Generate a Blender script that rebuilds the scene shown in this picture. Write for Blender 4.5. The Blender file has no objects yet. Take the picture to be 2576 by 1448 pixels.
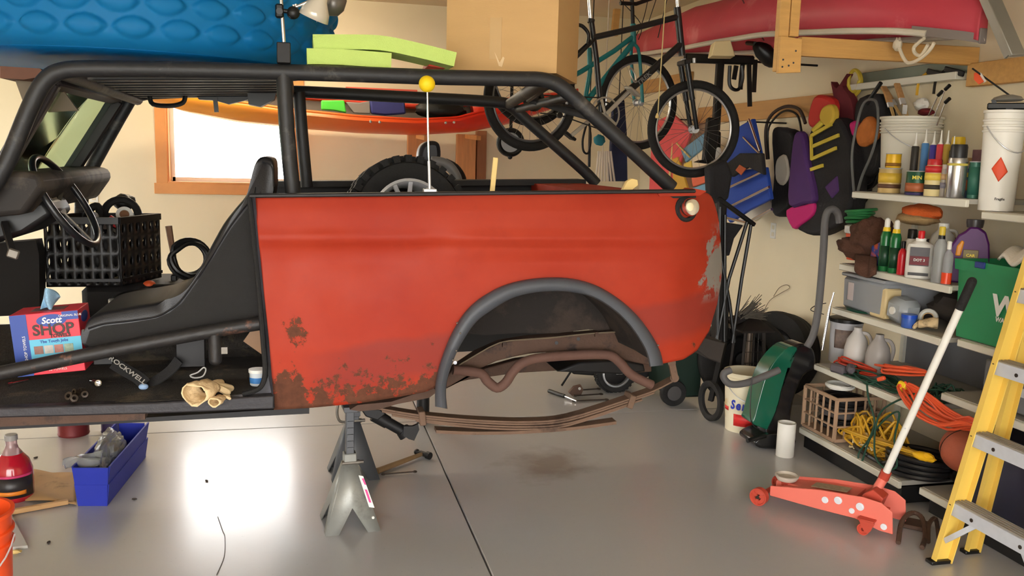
import bpy, bmesh, math, random
from mathutils import Vector as V, Matrix, Quaternion, Euler, noise
random.seed(7)
R_ = math.radians
SC = bpy.context.scene
COL = SC.collection
# ------------------------------------------------------------------ camera
FPX, CX, CY, CAMH = 2200.0, 1288.0, 724.0, 1.65
_Y = V((757 - CX, 380 - CY, FPX)).normalized()
_X = V((10200 - CX, 640 - CY, FPX)); _X = (_X - _Y * _X.dot(_Y)).normalized()
_Z = -_X.cross(_Y)
if _Z.y > 0: _Z = -_Z
CAM = V((0, 0, CAMH))
def ray(u, v):
    d = V((u - CX, v - CY, FPX))
    return V((_X.dot(d), _Y.dot(d), _Z.dot(d)))
def P(u, v, x=None, y=None, z=None):
    """point of the place seen at pixel u,v that lies on a plane x=, y= or z="""
    d = ray(u, v)
    if x is not None: t = x / d.x
    elif y is not None: t = y / d.y
    else: t = (z - CAMH) / d.z
    return CAM + d * t
def mpp(p):
    """metres per pixel at a point"""
    q = V(p) - CAM
    return (_X.z * q.x + _Y.z * q.y + _Z.z * q.z) / FPX
cd = bpy.data.cameras.new('camera'); cam = bpy.data.objects.new('camera', cd); COL.objects.link(cam)
cd.sensor_width = 36; cd.lens = 36 * FPX / 2576; cd.clip_start = .05; cd.clip_end = 200
cr = V((_X.x, _Y.x, _Z.x)); cu = -V((_X.y, _Y.y, _Z.y)); cf = V((_X.z, _Y.z, _Z.z))
cam.matrix_world = Matrix(((cr.x, cu.x, -cf.x, 0), (cr.y, cu.y, -cf.y, 0), (cr.z, cu.z, -cf.z, CAMH), (0, 0, 0, 1)))
SC.camera = cam
# ------------------------------------------------------------------ light: an overcast sky through the open garage door and the window
w = bpy.data.worlds.new('sky'); SC.world = w; w.use_nodes = True
bg = w.node_tree.nodes['Background']; bg.inputs[0].default_value = (1.0, .98, .955, 1); bg.inputs[1].default_value = 12.0
SC.view_settings.view_transform = 'Standard'; SC.view_settings.look = 'None'
SC.view_settings.exposure = 0.17; SC.view_settings.gamma = 1.0; SC.view_settings.use_curve_mapping = False
# ------------------------------------------------------------------ materials
def lin(c):
    return tuple(((x / 255) / 12.92 if x / 255 <= .04045 else ((x / 255 + .055) / 1.055) ** 2.4) for x in c)
MATS = {}
def mt(key, rgb=None, r=.5, m=0., var=.12, ns=6., bump=0., bs=60., alpha=None, trans=0., wear=None, wamt=.5, wns=5., coat=0., stretch=None, sss=0., ior=1.45):
    """procedural material: base colour (sRGB 0-255) with noise variation, optional wear colour, optional bump"""
    if key in MATS: return MATS[key]
    M = bpy.data.materials.new(key); M.use_nodes = True; nt = M.node_tree; N = nt.nodes; L = nt.links
    b = N['Principled BSDF']; c = lin(rgb)
    b.inputs['Roughness'].default_value = r; b.inputs['Metallic'].default_value = m
    b.inputs['IOR'].default_value = ior
    if coat: b.inputs['Coat Weight'].default_value = coat; b.inputs['Coat Roughness'].default_value = .15
    if trans: b.inputs['Transmission Weight'].default_value = trans
    if alpha is not None: b.inputs['Alpha'].default_value = alpha
    tc = N.new('ShaderNodeTexCoord'); src = tc.outputs['Object']
    if stretch:
        mp = N.new('ShaderNodeMapping'); mp.inputs['Scale'].default_value = stretch; L.new(src, mp.inputs[0]); src = mp.outputs[0]
    n1 = N.new('ShaderNodeTexNoise'); n1.inputs['Scale'].default_value = ns; n1.inputs['Detail'].default_value = 6; L.new(src, n1.inputs['Vector'])
    mx = N.new('ShaderNodeMix'); mx.data_type = 'RGBA'
    mx.inputs[6].default_value = (*[x * (1 - var) for x in c], 1); mx.inputs[7].default_value = (*[min(1, x * (1 + var)) for x in c], 1)
    L.new(n1.outputs['Fac'], mx.inputs[0]); out = mx.outputs[2]
    if wear:
        n2 = N.new('ShaderNodeTexNoise'); n2.inputs['Scale'].default_value = wns; n2.inputs['Detail'].default_value = 9; n2.inputs['Roughness'].default_value = .65; L.new(src, n2.inputs['Vector'])
        rp = N.new('ShaderNodeMapRange'); rp.inputs[1].default_value = 1 - wamt - .04; rp.inputs[2].default_value = 1 - wamt + .06; L.new(n2.outputs['Fac'], rp.inputs[0])
        m2 = N.new('ShaderNodeMix'); m2.data_type = 'RGBA'; L.new(rp.outputs[0], m2.inputs[0]); L.new(out, m2.inputs[6]); m2.inputs[7].default_value = (*lin(wear), 1); out = m2.outputs[2]
    L.new(out, b.inputs['Base Color'])
    if bump:
        n3 = N.new('ShaderNodeTexNoise'); n3.inputs['Scale'].default_value = bs; n3.inputs['Detail'].default_value = 4; L.new(src, n3.inputs['Vector'])
        bp = N.new('ShaderNodeBump'); bp.inputs['Strength'].default_value = bump; bp.inputs['Distance'].default_value = .01; L.new(n3.outputs['Fac'], bp.inputs['Height']); L.new(bp.outputs[0], b.inputs['Normal'])
    MATS[key] = M
    return M
# ------------------------------------------------------------------ mesh helpers
def smooth_path(pts, k=6, closed=False):
    pts = [V(p) for p in pts]; n = len(pts); out = []
    if n < 3: return pts
    g = (lambda i: pts[i % n]) if closed else (lambda i: pts[max(0, min(n - 1, i))])
    for i in range(n if closed else n - 1):
        a, b, c, d = g(i - 1), g(i), g(i + 1), g(i + 2)
        for j in range(k):
            t = j / k
            out.append(.5 * ((2 * b) + (c - a) * t + (2 * a - 5 * b + 4 * c - d) * t * t + (3 * b - a - 3 * c + d) * t ** 3))
    if not closed: out.append(pts[-1])
    return out
def frame(d):
    d = d.normalized(); a = V((0, 0, 1)) if abs(d.z) < .9 else V((1, 0, 0))
    s = d.cross(a).normalized(); return s, d.cross(s).normalized()
class MB:
    def __init__(s): s.v = []; s.f = []
    def add(s, vs, fs):
        k = len(s.v); s.v += [V(v) for v in vs]; s.f += [[i + k for i in f] for f in fs]; return s
    def box(s, c, size, rot=None, bev=0., taper=1.):
        """box about centre c; rot = Euler tuple in degrees or Matrix; bev = chamfer; taper scales the top"""
        hx, hy, hz = [q / 2 for q in size]; b = min(bev, hx * .9, hy * .9, hz * .9)
        m = Matrix.Identity(3) if rot is None else (rot if isinstance(rot, Matrix) else Euler([R_(q) for q in rot]).to_matrix())
        c = V(c); vs = []; fs = []
        if b <= 0:
            for z in (-1, 1):
                t = taper if z > 0 else 1
                for x, y in ((-1, -1), (1, -1), (1, 1), (-1, 1)): vs.append(c + m @ V((x * hx * t, y * hy * t, z * hz)))
            fs = [[3, 2, 1, 0], [4, 5, 6, 7], [0, 1, 5, 4], [1, 2, 6, 5], [2, 3, 7, 6], [3, 0, 4, 7]]
        else:
            idx = {}
            for x in (-1, 1):
                for y in (-1, 1):
                    for z in (-1, 1):
                        t = taper if z > 0 else 1
                        for ax in range(3):
                            p = [x * hx * t, y * hy * t, z * hz]; sg = (x, y, z)
                            for a2 in range(3):
                                if a2 != ax: p[a2] -= sg[a2] * b
                            idx[(x, y, z, ax)] = len(vs); vs.append(c + m @ V(p))
            for ax in range(3):
                o = [a for a in range(3) if a != ax]
                for sg in (-1, 1):
                    q = []
                    for e in ((-1, -1), (1, -1), (1, 1), (-1, 1)):
                        k = [0, 0, 0]; k[ax] = sg; k[o[0]] = e[0]; k[o[1]] = e[1]; q.append(idx[(*k, ax)])
                    fs.append(q)
            for a, d in ((0, 1), (0, 2), (1, 2)):
                e = 3 - a - d
                for sa in (-1, 1):
                    for sd in (-1, 1):
                        q = []
                        for se, ax in ((-1, a), (1, a), (1, d), (-1, d)):
                            k = [0, 0, 0]; k[a] = sa; k[d] = sd; k[e] = se; q.append(idx[(*k, ax)])
                        fs.append(q)
            for x in (-1, 1):
                for y in (-1, 1):
                    for z in (-1, 1): fs.append([idx[(x, y, z, ax)] for ax in range(3)])
        return s.add(vs, fs)
    def bar(s, a, b, wd, ht, up=(0, 0, 1), bev=0.):
        a, b = V(a), V(b); d = b - a; L = d.length; d.normalize(); up = V(up)
        sd = d.cross(up).normalized(); u2 = sd.cross(d)
        m = Matrix((d, sd, u2)).transposed()
        return s.box((a + b) / 2, (L, wd, ht), m, bev)
    def cyl(s, a, b, r, r2=None, n=16, cap=True):
        r2 = r if r2 is None else r2; a, b = V(a), V(b); sx, sy = frame(b - a); vs = []
        for c, q in ((a, r), (b, r2)):
            for i in range(n):
                t = 2 * math.pi * i / n; vs.append(c + sx * math.cos(t) * q + sy * math.sin(t) * q)
        fs = [[i, (i + 1) % n, n + (i + 1) % n, n + i] for i in range(n)]
        if cap: fs += [list(range(n))[::-1], list(range(n, 2 * n))]
        return s.add(vs, fs)
    def tube(s, pts, r, n=8, closed=False, k=0, cap=True, rad=None):
        """sweep a circle along pts; k>0 smooths; rad optional list of radii"""
        pts = smooth_path(pts, k, closed) if k else [V(p) for p in pts]
        m = len(pts); rs = [r if rad is None else rad[0] + (rad[1] - rad[0]) * i / max(1, m - 1) for i in range(m)]
        tang = [(pts[(i + 1) % m] - pts[(i - 1) % m]) if closed else (pts[min(m - 1, i + 1)] - pts[max(0, i - 1)]) for i in range(m)]
        tang = [t.normalized() if t.length > 1e-9 else V((0, 0, 1)) for t in tang]
        sx, sy = frame(tang[0]); rings = []
        for i in range(m):
            if i:
                q = tang[i - 1].rotation_difference(tang[i]); sx = (q @ sx); sx = (sx - tang[i] * sx.dot(tang[i])).normalized(); sy = tang[i].cross(sx)
            rings.append([pts[i] + (sx * math.cos(2 * math.pi * j / n) + sy * math.sin(2 * math.pi * j / n)) * rs[i] for j in range(n)])
        return s.loft(rings, loop=closed, cap=cap and not closed)
    def loft(s, rings, loop=False, cap=True, ring_closed=True):
        n = len(rings[0]); m = len(rings); vs = [p for q in rings for p in q]; fs = []
        for i in range(m if loop else m - 1):
            a, b = i * n, ((i + 1) % m) * n
            for j in range(n if ring_closed else n - 1): fs.append([a + j, a + (j + 1) % n, b + (j + 1) % n, b + j])
        if cap and not loop and ring_closed: fs += [list(range(n))[::-1], list(range((m - 1) * n, m * n))]
        return s.add(vs, fs)
    def lathe(s, o, prof, ax=(0, 0, 1), n=24, cap=True, sx=1., sy=1., x0=None):
        """prof = [(radius, height)...] about axis ax from o; sx, sy squash"""
        o = V(o); ax = V(ax).normalized(); a, b = frame(ax)
        if abs(ax.z) > .99: a, b = V((1, 0, 0)), V((0, 1, 0))
        if x0: a = V(x0).normalized(); b = ax.cross(a)
        rings = [[o + ax * h + a * (r * sx * math.cos(2 * math.pi * j / n)) + b * (r * sy * math.sin(2 * math.pi * j / n)) for j in range(n)] for r, h in prof]
        return s.loft(rings, cap=cap)
    def ell(s, c, rad, rot=None, n=16, m=10, nz=0., seed=0, ns=3.):
        rad = (rad,) * 3 if isinstance(rad, (int, float)) else rad
        mm = Matrix.Identity(3) if rot is None else (rot if isinstance(rot, Matrix) else Euler([R_(q) for q in rot]).to_matrix())
        vs = []; c = V(c)
        for i in range(m + 1):
            ph = math.pi * i / m
            for j in range(n):
                t = 2 * math.pi * j / n; d = V((math.sin(ph) * math.cos(t), math.sin(ph) * math.sin(t), math.cos(ph)))
                k = 1 + (nz * noise.noise(d * ns + V((seed, seed * .7, 0))) if nz else 0)
                vs.append(c + mm @ V((d.x * rad[0] * k, d.y * rad[1] * k, d.z * rad[2] * k)))
        fs = [[i * n + j, (i + 1) * n + j, (i + 1) * n + (j + 1) % n, i * n + (j + 1) % n] for i in range(m) for j in range(n)]
        return s.add(vs, fs)
    def prism(s, pts, vec, n2=None):
        """closed outline extruded along vec"""
        pts = [V(p) for p in pts]; vec = V(vec); n = len(pts)
        fs = [list(range(n))[::-1], list(range(n, 2 * n))] + [[i, (i + 1) % n, n + (i + 1) % n, n + i] for i in range(n)]
        return s.add(pts + [p + vec for p in pts], fs)
    def torus(s, c, R, r, ax=(0, 0, 1), n=40, m=10, sx=1., rz=None):
        c = V(c); a, b = frame(V(ax)); ax = V(ax).normalized(); rings = []
        for i in range(n):
            t = 2 * math.pi * i / n; d = a * math.cos(t) + b * math.sin(t)
            rings.append([c + d * (R + r * math.cos(2 * math.pi * j / m)) + ax * ((rz or r) * math.sin(2 * math.pi * j / m)) for j in range(m)])
        return s.loft(rings, loop=True)
    def grid(s, fn, nu, nv, wrap=False):
        vs = [fn(i / (nu if wrap else nu - 1), j / (nv - 1)) for i in range(nu) for j in range(nv)]
        fs = [[i * nv + j, ((i + 1) % nu) * nv + j, ((i + 1) % nu) * nv + j + 1, i * nv + j + 1] for i in range(nu if wrap else nu - 1) for j in range(nv - 1)]
        return s.add(vs, fs)
    def o(s, name, mat, par=None, ang=.7, weld=True, solid=0., bev=0., sub=0, stuff=False, label=None):
        me = bpy.data.meshes.new(name); bm = bmesh.new()
        bv = [bm.verts.new(v) for v in s.v]
        for f in s.f:
            try: bm.faces.new([bv[i] for i in f])
            except ValueError: pass
        if weld: bmesh.ops.remove_doubles(bm, verts=bm.verts, dist=1e-6)
        bmesh.ops.recalc_face_normals(bm, faces=bm.faces)
        bm.to_mesh(me); bm.free()
        for p in me.polygons: p.use_smooth = ang > .3
        me.set_sharp_from_angle(angle=ang)
        me.materials.append(mat)
        ob = bpy.data.objects.new(name, me); COL.objects.link(ob)
        if par: ob.parent = par
        if solid: md = ob.modifiers.new('solidify', 'SOLIDIFY'); md.thickness = solid; md.offset = 0
        if bev: md = ob.modifiers.new('bevel', 'BEVEL'); md.width = bev; md.segments = 2; md.limit_method = 'ANGLE'; md.angle_limit = .6
        if sub: md = ob.modifiers.new('subsurf', 'SUBSURF'); md.levels = sub; md.render_levels = sub
        if stuff: ob['kind'] = 'stuff'
        if label: ob['label'] = label
        return ob
def T(name, label, cat, group=None):
    o = bpy.data.objects.new(name, None); COL.objects.link(o); o.empty_display_size = .1
    return tag(o, label, cat, group)
def tag(o, label, cat, group=None):
    o['label'] = label; o['category'] = cat
    if group: o['group'] = group
    return o
def st(o): o['kind'] = 'structure'; return o
def text(par, s, loc, size, right, up, mat, name='lettering', ext=.0006, align='CENTER', shear=0., bold=0., sx=1.):
    cu = bpy.data.curves.new(name, 'FONT'); cu.body = s; cu.size = size; cu.align_x = align; cu.align_y = 'CENTER'; cu.extrude = ext; cu.shear = shear; cu.offset = bold; cu.resolution_u = 3
    to = bpy.data.objects.new(name, cu); me = bpy.data.meshes.new_from_object(to); bpy.data.objects.remove(to)
    r = V(right).normalized(); u = V(up).normalized(); n = r.cross(u); u = n.cross(r)
    m = Matrix(((r.x * sx, u.x, n.x, loc[0]), (r.y * sx, u.y, n.y, loc[1]), (r.z * sx, u.z, n.z, loc[2]), (0, 0, 0, 1)))
    me.transform(m); me.materials.append(mat); me.name = name
    ob = bpy.data.objects.new(name, me); COL.objects.link(ob); ob.parent = par
    return ob
def pl(pts, y=None, x=None, z=None): return [P(u, v, y=y, x=x, z=z) for u, v in pts]
def lerpf(tab):
    def g(x):
        if x <= tab[0][0]: return tab[0][1]
        for (a, b), (c, d) in zip(tab, tab[1:]):
            if x <= c: return b + (d - b) * (x - a) / (c - a)
        return tab[-1][1]
    return g
# ------------------------------------------------------------------ common materials
BLK = mt('black_tube', (36, 36, 38), .5, .0, .35, 9, .15, 40, wear=(84, 80, 76), wamt=.36, wns=6)
BLK2 = mt('black_plastic', (17, 17, 18), .42, 0, .2)
DRK = mt('dark_metal', (30, 29, 30), .5, .3, .3)
RUB = mt('rubber', (26, 25, 25), .8, 0, .25, 20, .3, 120)
CHR = mt('chrome', (225, 225, 228), .18, 1.0, .05)
ALU = mt('aluminium', (204, 206, 210), .38, .5, .1, 30)
WHT = mt('white_plastic', (228, 226, 218), .4, 0, .06)
WOOD = mt('pine_wood', (214, 166, 98), .55, 0, .2, 5, .2, 30, stretch=(1, 1, 8))
WOODX = mt('pine_wood_along_x', (206, 158, 92), .55, 0, .2, 5, .2, 30, stretch=(.6, 9, 9))
ORW = mt('orange_pine', (216, 148, 82), .45, 0, .25, 4, .1, 40, stretch=(1, 8, 1))
# ------------------------------------------------------------------ room shell
XW, YB, ZC, XL, YF = 3.5, 8.8, 3.09, -4.6, -2.6
WALL = mt('cream_wall_paint', (232, 219, 189), .75, 0, .04, 2.5, .08, 180)
CEIL = mt('ceiling_paint', (222, 206, 176), .85, 0, .04, 3, .1, 150)
FLO = bpy.data.materials.new('grey_epoxy_floor'); FLO.use_nodes = True
def floor_mat(M):
    nt = M.node_tree; N = nt.nodes; L = nt.links; b = N['Principled BSDF']
    tc = N.new('ShaderNodeTexCoord')
    def noi(sc, det=6, rg=.6):
        n = N.new('ShaderNodeTexNoise'); n.inputs['Scale'].default_value = sc; n.inputs['Detail'].default_value = det; n.inputs['Roughness'].default_value = rg
        L.new(tc.outputs['Object'], n.inputs['Vector']); return n.outputs['Fac']
    def mix(fac, a, c):
        m = N.new('ShaderNodeMix'); m.data_type = 'RGBA'; L.new(fac, m.inputs[0])
        if isinstance(a, tuple): m.inputs[6].default_value = (*lin(a), 1)
        else: L.new(a, m.inputs[6])
        m.inputs[7].default_value = (*lin(c), 1); return m.outputs[2]
    def rng(src, a, c, lo=0, hi=1):
        r = N.new('ShaderNodeMapRange'); r.inputs[1].default_value = a; r.inputs[2].default_value = c; r.inputs[3].default_value = lo; r.inputs[4].default_value = hi; L.new(src, r.inputs[0]); return r.outputs[0]
    base = mix(noi(1.6), (168, 168, 170), (188, 188, 190))

    base = mix(rng(noi(60, 3), .68, .76, 0, .35), base, (84, 78, 72))        # specks of dirt
    base = mix(rng(noi(.8, 6, .6), .45, .8, 0, .35), base, (150, 138, 126))   # dusty stains
    # a rusty spill under the axle
    g = N.new('ShaderNodeVectorMath'); g.operation = 'DISTANCE'; L.new(tc.outputs['Object'], g.inputs[0]); g.inputs[1].default_value = (1.30, 4.40, 0)
    ad = N.new('ShaderNodeMath'); ad.operation = 'MULTIPLY_ADD'; L.new(noi(6, 6), ad.inputs[0]); ad.inputs[1].default_value = .45; L.new(g.outputs['Value'], ad.inputs[2])
    base = mix(rng(ad.outputs[0], .30, .52, .6, 0), base, (98, 72, 56))
    L.new(base, b.inputs['Base Color'])
    b.inputs['Roughness'].default_value = .29       # kept even: the coating is uniform
    b.inputs['Coat Weight'].default_value = .35; b.inputs['Coat Roughness'].default_value = .16
    bp = N.new('ShaderNodeBump'); bp.inputs['Strength'].default_value = .1; bp.inputs['Distance'].default_value = .01; L.new(noi(7, 3), bp.inputs['Height']); L.new(bp.outputs[0], b.inputs['Normal'])
floor_mat(FLO)
GRT = mt('joint_grime', (52, 48, 45), .9)
fl = st(MB().box(((XL + XW) / 2, (YF + YB) / 2 - 3, -.06), (XW - XL + .4, YB - YF + 6.4, .08)).o('floor', GRT))
gm = MB()
for x0, x1, y0, y1 in ((-45, 45, -45, -8.9), (-45, XL - .3, -8.9, 45), (XW + .3, 45, -8.9, 45), (XL - .3, XW + .3, YB + .3, 45)): gm.box(((x0 + x1) / 2, (y0 + y1) / 2, -.08), (x1 - x0, y1 - y0, .06))
st(gm.o('ground', mt('yard_ground', (128, 128, 104), .95, 0, .2, 2)))
JX, JY, g = .726, 5.268, .006
def slab(x0, x1, y0, y1):
    return MB().box(((x0 + x1) / 2, (y0 + y1) / 2, -.0105), (x1 - x0 - g, y1 - y0 - g, .021), bev=.004).o('slab', FLO, fl)
for x0, x1 in ((XL - .1, JX), (JX, XW + .1)):
    for y0, y1 in ((YF - 6, JY - 5.2), (JY - 5.2, JY), (JY, YB + .1)): slab(x0, x1, y0, y1)
# back wall with the window opening
WX0, WX1, WZ0, WZ1 = P(418, 300, y=YB).x, P(738, 300, y=YB).x, P(420, 460, y=YB).z, P(420, 130, y=YB).z
wb = MB()
for x0, x1, z0, z1 in ((XL, WX0, 0, ZC), (WX1, XW, 0, ZC), (WX0, WX1, 0, WZ0), (WX0, WX1, WZ1, ZC)):
    wb.box(((x0 + x1) / 2, YB + .08, (z0 + z1) / 2), (x1 - x0, .16, z1 - z0))
st(wb.o('wall_back', WALL))
st(MB().box((XW + .08, (YF + YB) / 2 + .08, ZC / 2), (.16, YB - YF + .16, ZC)).o('wall_right', WALL))
LY0, LY1, LZ0, LZ1 = 6.7, 8.65, .5, 2.6      # unseen window added in the left wall, sized to light the back wall
wlm = MB()
for y0, y1, z0, z1 in ((YF, LY0, 0, ZC), (LY1, YB + .16, 0, ZC), (LY0, LY1, 0, LZ0), (LY0, LY1, LZ1, ZC)): wlm.box((XL - .08, (y0 + y1) / 2, (z0 + z1) / 2), (.16, y1 - y0, z1 - z0))
st(wlm.o('wall_left', WALL))
wf = MB(); DX0, DX1, DZ = -3.9, 1.5, 2.55
for x0, x1, z0, z1 in ((XL - .16, DX0, 0, ZC), (DX1, XW + .16, 0, ZC), (DX0, DX1, DZ, ZC)):
    wf.box(((x0 + x1) / 2, YF - .08, (z0 + z1) / 2), (x1 - x0, .16, z1 - z0))
st(wf.o('wall_front', WALL))
st(MB().box(((XL + XW) / 2, (YF + YB) / 2, ZC + .05), (XW - XL + .32, YB - YF + .32, .1)).o('ceiling', CEIL))
# window: orange pine casing, inner jamb, white sash and pane
wn = st(bpy.data.objects.new('window_1', None)); COL.objects.link(wn)
c = .1
for a, s in ((((WX0 - c / 2), YB - .012, (WZ0 + WZ1) / 2), (c, .024, WZ1 - WZ0 + 2 * c)), ((WX1 + c / 2, YB - .012, (WZ0 + WZ1) / 2), (c, .024, WZ1 - WZ0 + 2 * c)),
             (((WX0 + WX1) / 2, YB - .014, WZ0 - c / 2), (WX1 - WX0 + 2 * c + .04, .028, c)), (((WX0 + WX1) / 2, YB - .012, WZ1 + c / 2), (WX1 - WX0, .024, c))):
    MB().box(a, s, bev=.004).o('casing_board', ORW, wn)
for a, s in (((WX0 + .008, YB + .06, (WZ0 + WZ1) / 2), (.016, .13, WZ1 - WZ0)), ((WX1 - .008, YB + .06, (WZ0 + WZ1) / 2), (.016, .13, WZ1 - WZ0)),
             (((WX0 + WX1) / 2, YB + .05, WZ0 + .008), (WX1 - WX0, .15, .016)), (((WX0 + WX1) / 2, YB + .06, WZ1 - .008), (WX1 - WX0, .13, .016))):
    MB().box(a, s).o('jamb_board', ORW, wn)
sash = MB()
for a, s in (((WX0 + .035, YB + .1, (WZ0 + WZ1) / 2), (.04, .03, WZ1 - WZ0 - .03)), ((WX1 - .035, YB + .1, (WZ0 + WZ1) / 2), (.04, .03, WZ1 - WZ0 - .03)),
             (((WX0 + WX1) / 2, YB + .1, WZ0 + .035), (WX1 - WX0 - .06, .03, .04)), (((WX0 + WX1) / 2, YB + .1, WZ1 - .035), (WX1 - WX0 - .06, .03, .04))): sash.box(a, s)
sash.o('sash', WHT, wn)
GLS = mt('window_glass', (250, 252, 252), 0., 0, 0, trans=1.0, ior=1.05)
MB().box(((WX0 + WX1) / 2, YB + .1, (WZ0 + WZ1) / 2), (WX1 - WX0 - .1, .004, WZ1 - WZ0 - .1)).o('pane', GLS, wn)
wn2 = st(bpy.data.objects.new('unseen_window', None)); COL.objects.link(wn2)  # frame and panes of the unseen window added for daylight
for a, s in (((XL - .05, (LY0 + LY1) / 2, LZ0 + .02), (.1, LY1 - LY0, .04)), ((XL - .05, (LY0 + LY1) / 2, LZ1 - .02), (.1, LY1 - LY0, .04)), ((XL - .05, LY0 + .02, (LZ0 + LZ1) / 2), (.1, .04, LZ1 - LZ0 - .08)), ((XL - .05, LY1 - .02, (LZ0 + LZ1) / 2), (.1, .04, LZ1 - LZ0 - .08)), ((XL - .05, (LY0 + LY1) / 2, (LZ0 + LZ1) / 2), (.08, .06, LZ1 - LZ0 - .08))): MB().box(a, s).o('frame_board', WHT, wn2)
for y in ((LY0 * 3 + LY1) / 4, (LY0 + LY1 * 3) / 4): MB().box((XL - .05, y, (LZ0 + LZ1) / 2), (.004, (LY1 - LY0) / 2 - .08, LZ1 - LZ0 - .09)).o('pane', GLS, wn2)
# outlets on the walls
def outlet(p, n, label):
    t = T('wall_outlet', label, 'outlet', 'wall outlets'); n = V(n); sd = n.cross(V((0, 0, 1)))
    m = Matrix((sd, n, V((0, 0, 1)))).transposed(); p = V(p)
    MB().box(p + n * .003, (.075, .006, .118), m, .002).o('cover_plate', WHT, t)
    for k in (-1, 1): MB().box(p + n * .0065 + V((0, 0, k * .026)), (.034, .003, .03), m, .001).o('socket_face', mt('ivory', (214, 206, 182), .4), t)
outlet(P(236, 492, y=YB), (0, -1, 0), 'white duplex outlet on the back wall left of the window')
outlet(P(1946, 580, x=XW), (-1, 0, 0), 'cream outlet on the right wall below the life vests')
# added lamp out of view, brightens the back wall: white housing, two warm tubes
def fill_light(c, L_, label):
    t = T('fill_light', label, 'light', 'added ceiling fill lights'); c = V(c)
    MB().box(c + V((0, 0, -.03)), (L_, .14, .05), None, .006).o('housing', WHT, t)
    TUB = bpy.data.materials.new('warm_tube'); TUB.use_nodes = True; e = TUB.node_tree.nodes['Principled BSDF']
    e.inputs['Emission Color'].default_value = (1, .84, .62, 1); e.inputs['Emission Strength'].default_value = 130.
    for s in (-.035, .035):
        MB().cyl(c + V((-L_ / 2 + .04, s, -.075)), c + V((L_ / 2 - .04, s, -.075)), .013, n=10).o('tube', TUB, t)
        for k in (-1, 1): MB().box(c + V((k * (L_ / 2 - .03), s, -.07)), (.02, .03, .045)).o('tube_holder', WHT, t)
fill_light((-.3, 7.3, ZC), 1.22, 'added white twin-tube fill light on the ceiling, out of view')
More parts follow.
